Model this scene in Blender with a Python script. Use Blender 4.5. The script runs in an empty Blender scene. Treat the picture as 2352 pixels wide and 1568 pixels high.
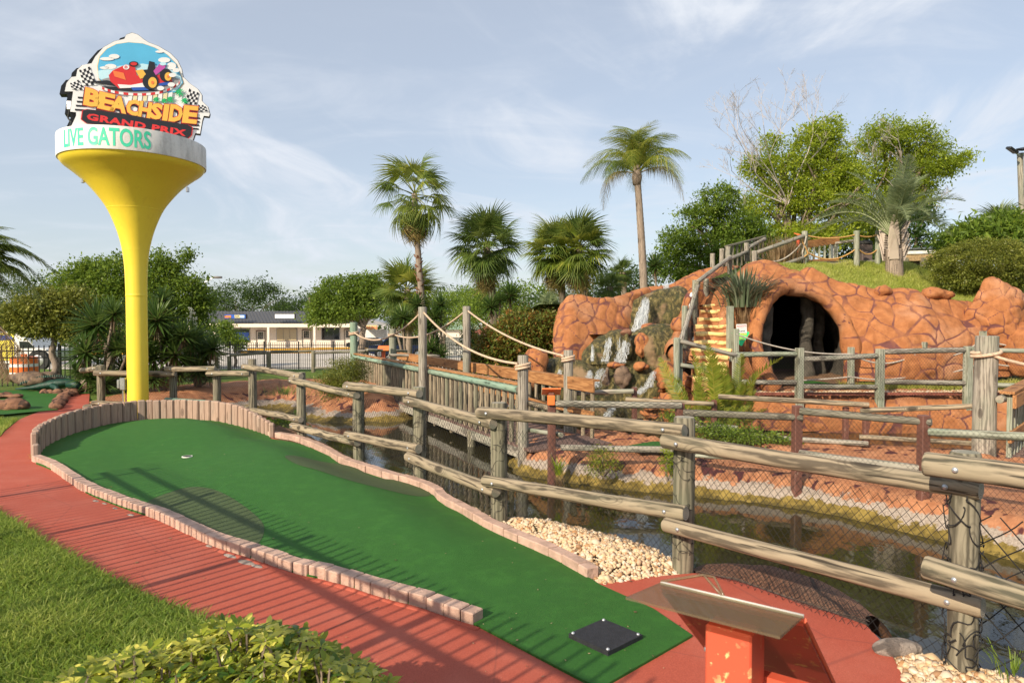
import bpy, bmesh, math, random
import numpy as np
from mathutils import Vector, Matrix, noise, geometry, kdtree
R = math.radians
scene = bpy.context.scene
COL = scene.collection
rnd = random.Random(7)
# ---------------------------------------------------------------- camera
F, CX, CY = 1568.0, 1176.0, 784.0          # the photograph read at 2352 x 1568
PITCH = math.atan(44.0 / F)
EYE = Vector((0, 0, 1.75))
cam_d = bpy.data.cameras.new('camera')
cam = bpy.data.objects.new('camera', cam_d)
COL.objects.link(cam)
cam.location = EYE
cam.rotation_euler = (math.pi / 2 - PITCH, 0, 0)
cam_d.sensor_width = 36
cam_d.lens = 36 * F / 2352
cam_d.clip_end = 3000
cam_d.clip_start = 0.05
cam_d.dof.use_dof = True
cam_d.dof.focus_distance = 9.0
cam_d.dof.aperture_fstop = 8.0
scene.camera = cam
# ---------------------------------------------------------------- sky and sun
SUN_EL, SUN_AZ = R(30), R(220)             # azimuth clockwise from +Y, where the sun stands
world = bpy.data.worlds.new('World')
scene.world = world
world.use_nodes = True
wn, wl = world.node_tree.nodes, world.node_tree.links
wn.clear()
wo = wn.new('ShaderNodeOutputWorld'); bg = wn.new('ShaderNodeBackground')
sky = wn.new('ShaderNodeTexSky'); sky.sky_type = 'NISHITA'; sky.sun_disc = False
sky.sun_elevation = SUN_EL; sky.sun_rotation = SUN_AZ
sky.air_density = 1.0; sky.dust_density = 1.2; sky.ozone_density = 1.0
bg.inputs['Strength'].default_value = 0.105
tc = wn.new('ShaderNodeTexCoord'); sx = wn.new('ShaderNodeSeparateXYZ')
wl.new(tc.outputs['Generated'], sx.inputs[0])
def wmath(op, a, b=None, clamp=False):
    n = wn.new('ShaderNodeMath'); n.operation = op; n.use_clamp = clamp
    for i, v in enumerate((a, b)):
        if v is None: continue
        if isinstance(v, (int, float)): n.inputs[i].default_value = v
        else: wl.new(v, n.inputs[i])
    return n.outputs[0]
zz = wmath('ADD', wmath('MAXIMUM', sx.outputs[2], 0.0), 0.16)
cxy = wn.new('ShaderNodeCombineXYZ')
wl.new(wmath('DIVIDE', sx.outputs[0], zz), cxy.inputs[0]); wl.new(wmath('DIVIDE', sx.outputs[1], zz), cxy.inputs[1])
def cirrus(rot, sc, seed, nscale, lo, hi, dist):
    mp = wn.new('ShaderNodeMapping'); mp.inputs['Rotation'].default_value = (0, 0, R(rot)); mp.inputs['Scale'].default_value = sc
    mp.inputs['Location'].default_value = (seed, seed * .7, seed)
    wl.new(cxy.outputs[0], mp.inputs[0])
    nz = wn.new('ShaderNodeTexNoise'); nz.inputs['Scale'].default_value = nscale; nz.inputs['Detail'].default_value = 9
    nz.inputs['Roughness'].default_value = .58; nz.inputs['Distortion'].default_value = dist
    wl.new(mp.outputs[0], nz.inputs[0])
    mr = wn.new('ShaderNodeMapRange'); mr.inputs[1].default_value = lo; mr.inputs[2].default_value = hi
    mr.interpolation_type = 'SMOOTHSTEP'
    wl.new(nz.outputs[0], mr.inputs[0])
    return mr.outputs[0]
c1 = cirrus(-30, (1.15, .70, 1), 3.1, 1.05, .42, .78, 1.6)
c2 = cirrus(28, (.60, 1.7, 1), 8.3, 1.5, .44, .82, 1.0)
c3 = cirrus(40, (.9, .9, 1), 1.7, .35, .35, .70, .2)
cl = wmath('MULTIPLY', wmath('ADD', wmath('MULTIPLY', c1, .75), wmath('MULTIPLY', c2, .35)), wmath('ADD', wmath('MULTIPLY', c3, .75), .35), True)
cl = wmath('MINIMUM', wmath('ADD', wmath('MULTIPLY', cl, .85), .46), 1.0)
mx = wn.new('ShaderNodeMix'); mx.data_type = 'RGBA'
wl.new(cl, mx.inputs['Factor']); wl.new(sky.outputs[0], mx.inputs[6]); mx.inputs[7].default_value = (5.75, 6.1, 6.7, 1)
wl.new(mx.outputs[2], bg.inputs['Color']); wl.new(bg.outputs[0], wo.inputs[0])
sun_d = bpy.data.lights.new('sun', 'SUN'); sun = bpy.data.objects.new('sun', sun_d); COL.objects.link(sun)
sun_d.energy = 4.7; sun_d.angle = R(.55); sun_d.color = (1.0, .86, .66)
sdir = Vector((math.sin(SUN_AZ) * math.cos(SUN_EL), math.cos(SUN_AZ) * math.cos(SUN_EL), math.sin(SUN_EL)))
sun.rotation_euler = sdir.to_track_quat('Z', 'Y').to_euler()
scene.view_settings.view_transform = 'Standard'
scene.view_settings.look = 'None'
scene.view_settings.exposure = 0.42
scene.view_settings.gamma = 1
scene.view_settings.use_curve_mapping = False
scene.cycles.max_bounces = 8
scene.cycles.transparent_max_bounces = 16
# ---------------------------------------------------------------- from photo pixel to place
_f = Vector((0, math.cos(PITCH), -math.sin(PITCH))); _u = Vector((0, math.sin(PITCH), math.cos(PITCH)))
def ray(x, y): return _f * F + Vector((1, 0, 0)) * (x - CX) - _u * (y - CY)
def pz(x, y, z=0.0):
    d = ray(x, y); return EYE + d * ((z - EYE.z) / d.z)
def pd(x, y, Y):
    d = ray(x, y); return EYE + d * (Y / d.y)
def ppl(x, y, o, n):                        # on the plane through o with normal n
    d = ray(x, y); return EYE + d * ((o - EYE).dot(n) / d.dot(n))
# ---------------------------------------------------------------- materials
MATS = {}
class NT:
    def __init__(s, name):
        s.m = bpy.data.materials.new(name); s.m.use_nodes = True
        s.n, s.l = s.m.node_tree.nodes, s.m.node_tree.links
        s.n.clear(); s.out = s.n.new('ShaderNodeOutputMaterial')
        s.b = s.n.new('ShaderNodeBsdfPrincipled'); s.l.new(s.b.outputs[0], s.out.inputs[0])
        MATS[name] = s.m
    def put(s, sock, v):
        if v is None: return
        if hasattr(v, 'node'): s.l.new(v, sock)
        elif isinstance(v, (tuple, list)): sock.default_value = (tuple(v) + (1,))[:4] if sock.type == 'RGBA' else tuple(v)[:3]
        else: sock.default_value = v
    def node(s, t, **kw):
        n = s.n.new(t)
        for k, v in kw.items(): setattr(n, k, v)
        return n
    def coord(s, kind='Object', scale=(1, 1, 1), rnd_off=False, rot=(0, 0, 0)):
        t = s.node('ShaderNodeTexCoord'); m = s.node('ShaderNodeMapping')
        if kind == 'World':
            g = s.node('ShaderNodeNewGeometry'); s.l.new(g.outputs['Position'], m.inputs[0])
        else: s.l.new(t.outputs[kind], m.inputs[0])
        m.inputs['Scale'].default_value = scale; m.inputs['Rotation'].default_value = rot
        if rnd_off:
            oi = s.node('ShaderNodeObjectInfo'); v = s.node('ShaderNodeVectorMath', operation='SCALE')
            v.inputs[0].default_value = (37.1, 17.3, 11.9); s.l.new(oi.outputs['Random'], v.inputs['Scale'])
            s.l.new(v.outputs[0], m.inputs['Location'])
        return m.outputs[0]
    def noise(s, vec, scale=5, detail=5, rough=.55, dist=0.0):
        n = s.node('ShaderNodeTexNoise'); n.inputs['Scale'].default_value = scale; n.inputs['Detail'].default_value = detail
        n.inputs['Roughness'].default_value = rough; n.inputs['Distortion'].default_value = dist
        if vec is not None: s.l.new(vec, n.inputs['Vector'])
        return n.outputs[0]
    def vor(s, vec, scale, feature='F1', out='Distance', rand=1.0):
        n = s.node('ShaderNodeTexVoronoi', feature=feature); n.inputs['Scale'].default_value = scale
        n.inputs['Randomness'].default_value = rand
        s.l.new(vec, n.inputs['Vector']); return n.outputs[out]
    def math(s, op, a, b=None, clamp=False):
        n = s.node('ShaderNodeMath', operation=op, use_clamp=clamp); s.put(n.inputs[0], a); s.put(n.inputs[1], b); return n.outputs[0]
    def rng(s, v, lo, hi, a=0.0, b=1.0, smooth=True):
        n = s.node('ShaderNodeMapRange'); n.interpolation_type = 'SMOOTHSTEP' if smooth else 'LINEAR'
        s.put(n.inputs[0], v)
        for i, q in enumerate((lo, hi, a, b)): n.inputs[i + 1].default_value = q
        return n.outputs[0]
    def mix(s, f, a, b, mode='MIX'):
        n = s.node('ShaderNodeMix', data_type='RGBA', blend_type=mode)
        s.put(n.inputs[0], f); s.put(n.inputs[6], a); s.put(n.inputs[7], b); return n.outputs[2]
    def ramp(s, f, stops):
        n = s.node('ShaderNodeValToRGB'); e = n.color_ramp.elements
        while len(e) < len(stops): e.new(.5)
        for i, (p, c) in enumerate(stops): e[i].position = p; e[i].color = tuple(c) + (1,)
        s.put(n.inputs[0], f); return n.outputs[0]
    def attr(s, name, out='Fac'):
        n = s.node('ShaderNodeAttribute'); n.attribute_name = name; return n.outputs[out]
    def orand(s): return s.node('ShaderNodeObjectInfo').outputs['Random']
    def worldz(s):
        g = s.node('ShaderNodeNewGeometry'); x = s.node('ShaderNodeSeparateXYZ'); s.l.new(g.outputs['Position'], x.inputs[0]); return x.outputs[2]
    def bump(s, h, strength=.4, dist=.02):
        n = s.node('ShaderNodeBump'); n.inputs['Strength'].default_value = strength; n.inputs['Distance'].default_value = dist
        s.l.new(h, n.inputs['Height']); s.l.new(n.outputs[0], s.b.inputs['Normal']); return n.outputs[0]
    def done(s, col=None, rough=.7, metal=0.0, spec=None, alpha=None):
        s.put(s.b.inputs['Base Color'], col); s.put(s.b.inputs['Roughness'], rough); s.put(s.b.inputs['Metallic'], metal)
        if spec is not None: s.put(s.b.inputs['Specular IOR Level'], spec)
        return s.m
def plain(name, c, rough=.6, metal=0.0, var=.18, scale=6, bump=.15, spec=None):
    t = NT(name); v = t.coord(rnd_off=True); n = t.noise(v, scale, 6)
    dark = tuple(q * (1 - var) for q in c); lite = tuple(min(1, q * (1 + var)) for q in c)
    n2 = t.noise(v, scale * 6, 4)
    if bump: t.bump(n2, bump, .01)
    return t.done(t.mix(t.rng(n, .3, .7), dark, lite), rough, metal, spec)
def wood(name, lite, dark, green=None, gamt=.4, rough=.8, longscale=.9, grain=26):
    t = NT(name); v = t.coord(scale=(1, 1, .14), rnd_off=True); v2 = t.coord(scale=(1, 1, .35), rnd_off=True)
    swirl = t.noise(v2, 7, 3, .5, 1.2)
    w = t.node('ShaderNodeTexWave', wave_type='BANDS'); w.inputs['Scale'].default_value = 9; w.inputs['Distortion'].default_value = 9
    w.inputs['Detail'].default_value = 3; w.inputs['Detail Scale'].default_value = 1.2
    t.l.new(v, w.inputs['Vector'])
    g = t.noise(v, grain, 6, .65, .6); big = t.noise(t.coord(scale=(1, 1, .5), rnd_off=True), 3, 4)
    f = t.math('ADD', t.math('MULTIPLY', g, .55), t.math('MULTIPLY', w.outputs[0], .26))
    f = t.math('ADD', f, t.math('MULTIPLY', swirl, .25))
    c = t.ramp(f, [(.40, dark), (.50, tuple(a * .6 + b * .4 for a, b in zip(lite, dark))), (.62, lite)])
    if green: c = t.mix(t.math('MULTIPLY', t.rng(big, .42, .68), gamt), c, green)
    c = t.mix(t.math('MULTIPLY', t.orand(), .28), c, tuple(q * .6 for q in lite))
    kn = t.vor(t.coord(scale=(1, 1, .45), rnd_off=True), 4.5, out='Distance'); c = t.mix(t.rng(kn, .10, .20, .85, 0), c, tuple(q * .5 for q in dark)); ring = t.rng(t.math('SINE', t.math('MULTIPLY', kn, 90)), .2, .9); c = t.mix(t.math('MULTIPLY', ring, t.rng(kn, .16, .42, .6, 0)), c, dark)
    cr = t.rng(t.noise(t.coord(scale=(1, 1, .04), rnd_off=True), 38, 2), .66, .70)
    c = t.mix(t.math('MULTIPLY', cr, .75), c, tuple(q * .3 for q in dark))
    t.bump(t.math('SUBTRACT', f, cr), .55, .006)
    return t.done(c, rough, spec=.25)
wood('log_wood', (.35, .285, .20), (.065, .052, .038), (.14, .155, .10), .28)
wood('post_wood', (.27, .24, .175), (.075, .066, .048), (.13, .16, .10), .45)
wood('grey_wood', (.37, .335, .28), (.14, .12, .10), (.17, .22, .16), .35)
wood('green_wood', (.25, .37, .29), (.11, .17, .13), (.35, .36, .26), .35)
wood('weathered_green_wood', (.37, .375, .30), (.15, .15, .11), (.17, .24, .16), .45)
wood('brown_plank', (.44, .22, .09), (.26, .115, .045), None, rough=.6)
wood('dark_plank', (.20, .13, .11), (.10, .065, .055), None)
wood('dark_rail_wood', (.20, .18, .14), (.12, .105, .08), (.14, .17, .1), .3)
wood('palisade_wood', (.45, .31, .24), (.31, .21, .16), (.30, .26, .22), .4)
wood('bark', (.28, .22, .17), (.11, .085, .065), None)
wood('palm_bark', (.34, .27, .215), (.14, .11, .085), None); wood('dark_palm_bark', (.20, .16, .12), (.07, .055, .04), None)
def endgrain():
    t = NT('end_grain'); v = t.coord(rnd_off=False)
    w = t.node('ShaderNodeTexWave', wave_type='RINGS', rings_direction='Z'); w.inputs['Scale'].default_value = 26; w.inputs['Distortion'].default_value = 1.5
    t.l.new(v, w.inputs['Vector'])
    c = t.mix(w.outputs[0], (.20, .17, .13), (.42, .38, .30)); c = t.mix(t.rng(t.noise(v, 9), .4, .65), c, (.2, .2, .15))
    t.bump(w.outputs[0], .3, .004); return t.done(c, .85)
endgrain()
def turf(name, a, b, c2):
    t = NT(name); v = t.coord('World'); fine = t.noise(v, 260, 3, .7); mid = t.noise(v, 45, 4, .7); big = t.noise(v, .9, 4)
    c = t.mix(t.rng(fine, .3, .7), a, b); c = t.mix(t.math('MULTIPLY', t.rng(mid, .35, .75), .45), c, c2)
    c = t.mix(t.math('MULTIPLY', t.rng(big, .35, .7), .45), c, tuple(q * 1.7 for q in a)); c = t.mix(t.math('MULTIPLY', t.rng(t.noise(v, 7, 5, .7), .45, .7), .3), c, tuple(q * 1.15 for q in b))
    c = t.mix(t.math('MULTIPLY', t.rng(t.noise(v, 120, 2), .74, .78), .5), c, (.25, .27, .12))
    t.bump(fine, 1.0, .006); return t.done(c, .75, spec=.25)
turf('turf_green', (.017, .075, .012), (.050, .180, .026), (.024, .105, .015))
turf('turf_patch', (.040, .062, .024), (.088, .125, .052), (.058, .085, .034))
def redpath():
    t = NT('red_coating'); v = t.coord('World'); g = t.noise(v, 170, 4, .7); m = t.noise(v, 2.2, 6, .6); s = t.noise(v, .5, 3)
    c = t.mix(t.rng(g, .35, .7), (.34, .068, .040), (.47, .103, .062)); c = t.mix(t.math('MULTIPLY', t.rng(m, .4, .75), .35), c, (.50, .17, .12))
    c = t.mix(t.math('MULTIPLY', t.rng(s, .45, .7), .3), c, (.29, .075, .05))
    cr = t.rng(t.vor(t.mix(.06, v, t.node('ShaderNodeTexNoise').outputs[1]), .8, 'DISTANCE_TO_EDGE'), .0, .006, 1, 0)
    c = t.mix(t.math('MULTIPLY', cr, .35), c, (.16, .05, .04))
    spk = t.rng(t.noise(v, 60, 2), .76, .79); c = t.mix(t.math('MULTIPLY', spk, .6), c, (.6, .4, .33))
    t.bump(t.math('ADD', g, t.math('MULTIPLY', m, .8)), .5, .004); return t.done(c, .75, spec=.3)
redpath()
def rock(name='orange_rock', lite=(.50, .205, .078), dark=(.34, .125, .045), crack=(.15, .055, .055), pale=(.62, .36, .23)):
    t = NT(name); v = t.coord('World'); big = t.noise(v, 1.1, 5); mid = t.noise(v, 5, 8, .65); fine = t.noise(v, 48, 6, .7)
    c = t.mix(t.rng(mid, .3, .7), dark, lite); c = t.mix(t.math('MULTIPLY', t.rng(big, .5, .75), .5), c, pale)
    c = t.mix(t.math('MULTIPLY', t.rng(t.noise(t.coord('World', (1, 1, .25)), 6, 6, .7), .55, .75), .45), c, tuple(q * .45 for q in dark))
    k = t.attr('crack'); kn = t.math('ADD', k, t.math('MULTIPLY', t.math('SUBTRACT', t.noise(v, 22, 5), .5), .35))
    c = t.mix(t.math('MULTIPLY', t.rng(kn, .48, .74), t.rng(t.noise(v, 1.8, 3), .34, .58, .30, .95)), c, crack); c = t.mix(t.math('MULTIPLY', t.rng(t.noise(t.coord('World', (1, 1, .18)), 3.2, 6, .7), .54, .72), .42), c, tuple(q * .42 for q in dark))
    t.bump(t.math('ADD', t.math('MULTIPLY', fine, .7), t.math('MULTIPLY', mid, 1.2)), .9, .05)
    return t.done(c, .72, spec=.3)
rock()
rock('brown_rock', (.34, .17, .10), (.15, .070, .045), (.05, .03, .025), (.30, .24, .18))
rock('tan_stone', (.27, .18, .12), (.13, .09, .065), (.10, .07, .06), (.42, .34, .28))
rock('grey_concrete', (.47, .40, .35), (.28, .23, .20), (.12, .10, .09), (.55, .50, .46))
def bank():
    t = NT('bank_rock'); v = t.coord('World'); z = t.worldz(); mid = t.noise(v, 6, 8, .65); fine = t.noise(v, 40, 5, .7); big = t.noise(v, 1.3, 4)
    o = t.mix(t.rng(mid, .3, .7), (.35, .14, .065), (.54, .25, .125)); k = t.attr('crack')
    o = t.mix(t.rng(t.math('ADD', k, t.math('MULTIPLY', t.math('SUBTRACT', t.noise(v, 20, 4), .5), .3)), .5, .7), o, (.10, .03, .03))
    zj = t.math('ADD', z, t.math('MULTIPLY', t.math('SUBTRACT', t.noise(v, 3.2, 8, .75), .5), .42))
    g = t.mix(t.rng(fine, .3, .7), (.26, .21, .17), (.46, .385, .32)); m = t.mix(t.rng(mid, .35, .65), (.12, .085, .018), (.30, .215, .055))
    c = t.mix(t.rng(zj, -.40, -.375), g, o); c = t.mix(t.rng(zj, -.50, -.48), m, c); c = t.mix(t.rng(zj, -.60, -.57), (.10, .075, .02), c)
    t.bump(t.math('ADD', fine, mid), .8, .03); return t.done(c, .75, spec=.25)
bank()
def moss():
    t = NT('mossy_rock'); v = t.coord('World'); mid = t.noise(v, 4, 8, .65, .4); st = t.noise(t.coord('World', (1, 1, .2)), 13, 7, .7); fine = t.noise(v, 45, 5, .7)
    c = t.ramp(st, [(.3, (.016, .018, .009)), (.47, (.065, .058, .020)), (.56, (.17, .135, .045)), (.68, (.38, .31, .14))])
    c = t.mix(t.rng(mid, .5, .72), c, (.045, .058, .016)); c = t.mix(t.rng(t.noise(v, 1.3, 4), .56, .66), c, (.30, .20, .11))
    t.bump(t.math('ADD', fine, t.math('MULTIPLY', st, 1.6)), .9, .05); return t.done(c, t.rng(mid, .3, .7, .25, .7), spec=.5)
moss()
def soil():
    t = NT('soil'); v = t.coord('World'); m = t.noise(v, 4, 8, .7); f = t.noise(v, 60, 5, .7)
    c = t.ramp(m, [(.3, (.10, .055, .03)), (.5, (.21, .12, .07)), (.7, (.32, .22, .14))]); c = t.mix(t.rng(f, .5, .75), c, (.36, .28, .2))
    t.bump(f, .8, .02); return t.done(c, .9, spec=.15)
soil()
def grassground():
    t = NT('grass_ground'); v = t.coord('World'); m = t.noise(v, 3, 6, .65); f = t.noise(v, 80, 5, .7)
    c = t.mix(t.rng(f, .3, .7), (.06, .11, .016), (.18, .25, .050)); c = t.mix(t.rng(m, .55, .72), c, (.22, .20, .08))
    t.bump(f, 1, .03); return t.done(c, .85, spec=.15)
grassground()
def farground():
    t = NT('lot_concrete'); v = t.coord('World'); m = t.noise(v, .25, 6, .6); f = t.noise(v, 12, 5, .7)
    c = t.mix(t.rng(m, .35, .65), (.46, .42, .37), (.58, .53, .47)); c = t.mix(t.math('MULTIPLY', f, .3), c, (.35, .32, .28))
    return t.done(c, .85, spec=.2)
farground()
def leafmat(name, c1, c2, c3, trans=.35, rough=.5):
    t = NT(name); a = t.attr('var'); r = t.orand()
    f = t.math('ADD', t.math('MULTIPLY', a, .85), t.math('MULTIPLY', r, .15))
    c = t.ramp(f, [(.1, c1), (.5, c2), (.92, c3)])
    t.done(c, rough, spec=.35)
    tr = t.node('ShaderNodeBsdfTranslucent'); t.l.new(t.mix(.4, c, tuple(min(1, q * 1.6) for q in c3)), tr.inputs[0])
    ms = t.node('ShaderNodeMixShader'); ms.inputs[0].default_value = trans
    t.l.new(t.b.outputs[0], ms.inputs[1]); t.l.new(tr.outputs[0], ms.inputs[2]); t.l.new(ms.outputs[0], t.out.inputs[0])
    return t.m
leafmat('leaf_dark', (.018, .040, .008), (.045, .090, .016), (.11, .17, .028))
leafmat('leaf_mid', (.050, .095, .012), (.125, .20, .024), (.27, .35, .045), .4)
leafmat('leaf_bright', (.10, .15, .012), (.25, .33, .024), (.46, .50, .06), .5)
leafmat('leaf_topiary', (.06, .085, .012), (.15, .17, .022), (.28, .28, .05), .25)
leafmat('leaf_red_bush', (.055, .095, .014), (.130, .180, .025), (.42, .13, .045))
leafmat('leaf_variegated', (.045, .12, .012), (.30, .35, .03), (.82, .74, .16), .35, .30)
leafmat('leaf_fern', (.07, .12, .012), (.19, .25, .025), (.40, .34, .06), .4)
leafmat('leaf_grass', (.07, .13, .014), (.19, .30, .034), (.44, .48, .12), .5)
leafmat('leaf_hill_grass', (.20, .26, .03), (.38, .43, .08), (.58, .56, .20), .5)
leafmat('leaf_dry', (.12, .075, .035), (.26, .17, .09), (.42, .32, .20), .3)
leafmat('palm_green', (.035, .070, .012), (.095, .150, .026), (.27, .31, .08), .38)
leafmat('palm_bright', (.06, .10, .012), (.17, .23, .028), (.45, .42, .08), .42)
leafmat('palm_silver', (.09, .13, .055), (.20, .25, .12), (.38, .42, .22), .35)
leafmat('palm_old', (.10, .09, .03), (.26, .20, .07), (.50, .38, .16), .3)
leafmat('yucca_green', (.018, .045, .010), (.050, .100, .020), (.18, .26, .06), .3, .4)
leafmat('agave_green', (.035, .060, .030), (.090, .125, .065), (.26, .28, .20), .2, .45)
leafmat('rosette_boots', (.30, .26, .20), (.48, .40, .34), (.60, .58, .42), .1)
def ypaint():
    t = NT('yellow_paint'); s1 = t.noise(t.coord('World', (1, 1, .10)), 16, 6, .65); b1 = t.noise(t.coord('World'), 1.4, 5); sp = t.noise(t.coord('World'), 55, 3)
    c = t.mix(t.math('MULTIPLY', t.rng(s1, .50, .74), .22), (.86, .66, .055), (.62, .42, .045)); c = t.mix(t.math('MULTIPLY', t.rng(b1, .45, .7), .2), c, (.80, .56, .04))
    c = t.mix(t.math('MULTIPLY', t.rng(sp, .72, .76), .5), c, (.35, .24, .06)); t.bump(t.noise(t.coord('World'), 3.5, 3), .12, .03); return t.done(c, t.rng(b1, .3, .7, .3, .5), spec=.5)
ypaint()
def band():
    t = NT('white_band'); v = t.coord('World', (1, 1, .25)); n = t.noise(v, 5, 8, .7); q = t.noise(t.coord('World'), 25, 6, .7)
    sx_ = t.node('ShaderNodeSeparateXYZ'); t.l.new(t.coord('World'), sx_.inputs[0])
    side = t.rng(sx_.outputs[0], -7.2, -6.3)
    d = t.math('MULTIPLY', t.math('MULTIPLY', t.rng(t.math('ADD', n, t.math('MULTIPLY', q, .3)), .50, .85), side), .5)
    return t.done(t.mix(d, (.78, .77, .74), (.24, .22, .20)), .5)
band()
plain('white_paint', (.74, .72, .68), .5); plain('cream_wall', (.70, .62, .52), .7, var=.06); plain('pink_brick', (.45, .30, .235), .85, var=.22, scale=9, bump=.7)
plain('brick_wet', (.40, .27, .20), .85, var=.3, scale=14, bump=.8)
plain('black_metal', (.012, .013, .015), .4, .3); plain('black_mat', (.016, .017, .022), .7, var=.3, scale=30, bump=.5)
plain('steel', (.55, .55, .56), .3, .9); plain('bolt_metal', (.50, .52, .55), .35, .7)
plain('rubber', (.02, .02, .02), .8); plain('net_black', (.018, .017, .018), .8, bump=0); plain('net_brown', (.075, .055, .045), .85, bump=0)
plain('rope_tan', (.52, .39, .28), .9, var=.2, scale=20); plain('rope_orange', (.50, .29, .10), .9, var=.2, scale=20); plain('rope_grey', (.42, .38, .33), .9, var=.2, scale=20)
plain('roof_metal', (.095, .092, .09), .45, .3, .1); plain('kerb_yellow', (.78, .42, .03), .7); plain('orange_plastic', (.85, .17, .025), .5, var=.06)
plain('red_paint', (.60, .095, .040), .5, var=.12); plain('dark_red_paint', (.24, .075, .05), .7, var=.35, scale=14, bump=.6); plain('deep_red', (.28, .03, .02), .5)
def flaked(name, base, fleck):
    t = NT(name); v = t.coord('Object'); n = t.rng(t.noise(v, 42, 3, .5), .61, .66); m = t.rng(t.noise(v, 5, 4), .47, .62)
    c = t.mix(t.math('MULTIPLY', n, m), base, fleck); t.bump(n, .3, .002); return t.done(c, .45)
flaked('red_flaked', (.62, .105, .055), (.80, .55, .25)); flaked('shaded_red_flaked', (.33, .04, .025), (.50, .25, .08))  # second one is the sign board's red with its underside shade painted in
flaked('old_red_wood', (.15, .065, .048), (.28, .22, .17))
for nm, c in dict(sign_white=(.80, .80, .80), sign_black=(.015, .015, .018), sign_gold=(.78, .45, .07), sign_red=(.62, .03, .03), sign_blue=(.10, .45, .72), sign_pale=(.50, .76, .86),
                  sign_darkblue=(.02, .09, .42), sign_green=(.02, .42, .14), sign_teal=(.06, .62, .38), sign_yellow=(.90, .75, .10), sign_grey=(.30, .30, .31), sign_sand=(.72, .66, .38),
                  sign_purple=(.50, .08, .38), sign_caution=(.02, .62, .24), sign_orange=(.80, .20, .05)).items():
    plain(nm, c, .35, 0, .04, 3, 0)
plain('plastic_roof', (.52, .50, .46), .5); plain('blue_car', (.02, .045, .14), .2, .2); plain('black_car', (.01, .011, .013), .2, .2); plain('white_car', (.72, .73, .74), .25)
plain('alligator_green', (.006, .045, .028), .45, var=.4, scale=12, bump=1.0); plain('lamp_grey', (.16, .15, .14), .6); plain('bin_brown', (.10, .075, .07), .6); plain('thatch', (.36, .25, .13), .9, var=.3, scale=12, bump=.8)
plain('step_orange', (.52, .24, .11), .8, var=.2, scale=8, bump=.8)
def yedge():
    t = NT('step_yellow'); v = t.coord('World'); n = t.rng(t.noise(v, 11, 5, .6), .54, .62)
    return t.done(t.mix(n, (.78, .59, .24), (.52, .25, .11)), .6)
yedge()
def glass(name, tint, rough=.05, trans=.0):
    t = NT(name); t.done(tint, rough, spec=.8)
    if trans:
        t.b.inputs['Transmission Weight'].default_value = trans; t.b.inputs['IOR'].default_value = 1.45
    return t.m
glass('dark_glass', (.01, .014, .018)); glass('tan_blind', (.42, .34, .20), .3); 
def perspex():
    t = NT('perspex'); v = t.coord('Object', (30, 3, 3)); n = t.noise(v, 3, 5)
    t.done((.26, .21, .14), t.rng(n, .3, .7, .12, .3), spec=.6); g = t.node('ShaderNodeBsdfTransparent'); g.inputs[0].default_value = (.80, .76, .62, 1)
    ms = t.node('ShaderNodeMixShader'); ms.inputs[0].default_value = .62
    t.l.new(t.b.outputs[0], ms.inputs[1]); t.l.new(g.outputs[0], ms.inputs[2]); t.l.new(ms.outputs[0], t.out.inputs[0])
perspex()
def water():
    t = NT('pond_water'); v = t.coord('World', (1, 1, 1)); n1 = t.noise(t.coord('World', (1, .55, 1), rot=(0, 0, R(20))), 7, 3, .5, .4); n2 = t.noise(v, 1.5, 3)
    t.b.inputs['Base Color'].default_value = (.022, .019, .006, 1); t.b.inputs['Roughness'].default_value = .035; t.b.inputs['IOR'].default_value = 1.33
    t.b.inputs['Specular IOR Level'].default_value = .5
    bm = t.bump(t.math('ADD', n1, t.math('MULTIPLY', n2, 1.2)), .075, .03)
    tr = t.node('ShaderNodeBsdfTransparent'); tr.inputs[0].default_value = (.30, .25, .10, 1)
    fr = t.node('ShaderNodeFresnel'); fr.inputs[0].default_value = 1.33; t.l.new(bm, fr.inputs['Normal'])
    gl = t.node('ShaderNodeBsdfGlossy'); gl.inputs['Roughness'].default_value = .03; gl.inputs[0].default_value = (.92, .95, 1, 1); t.l.new(bm, gl.inputs['Normal'])
    m1 = t.node('ShaderNodeMixShader'); m1.inputs[0].default_value = .38
    df = t.node('ShaderNodeBsdfDiffuse'); df.inputs[0].default_value = (.048, .043, .016, 1)
    t.l.new(df.outputs[0], m1.inputs[1]); t.l.new(tr.outputs[0], m1.inputs[2])
    m2 = t.node('ShaderNodeMixShader'); t.l.new(t.math('MINIMUM', t.math('MULTIPLY', fr.outputs[0], 1.2), .95), m2.inputs[0]); t.l.new(m1.outputs[0], m2.inputs[1]); t.l.new(gl.outputs[0], m2.inputs[2])
    t.l.new(m2.outputs[0], t.out.inputs[0])
water()
def whitewater():
    t = NT('falling_water'); t.done((.80, .84, .86), .3, spec=.6); g = t.node('ShaderNodeBsdfTransparent'); ms = t.node('ShaderNodeMixShader'); ms.inputs[0].default_value = .50
    t.l.new(t.b.outputs[0], ms.inputs[1]); t.l.new(g.outputs[0], ms.inputs[2]); t.l.new(ms.outputs[0], t.out.inputs[0])
whitewater()
def pebble():
    t = NT('pebble'); t.done(t.mix(t.math('MULTIPLY', t.noise(t.coord('World'), 90, 4), .3), t.ramp(t.attr('var'), [(0, (.64, .50, .34)), (.45, (.60, .42, .24)), (.7, (.70, .62, .50)), (.88, (.42, .21, .08)), (1, (.24, .13, .07))]), (.35, .25, .15)), .65)
pebble()
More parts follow.
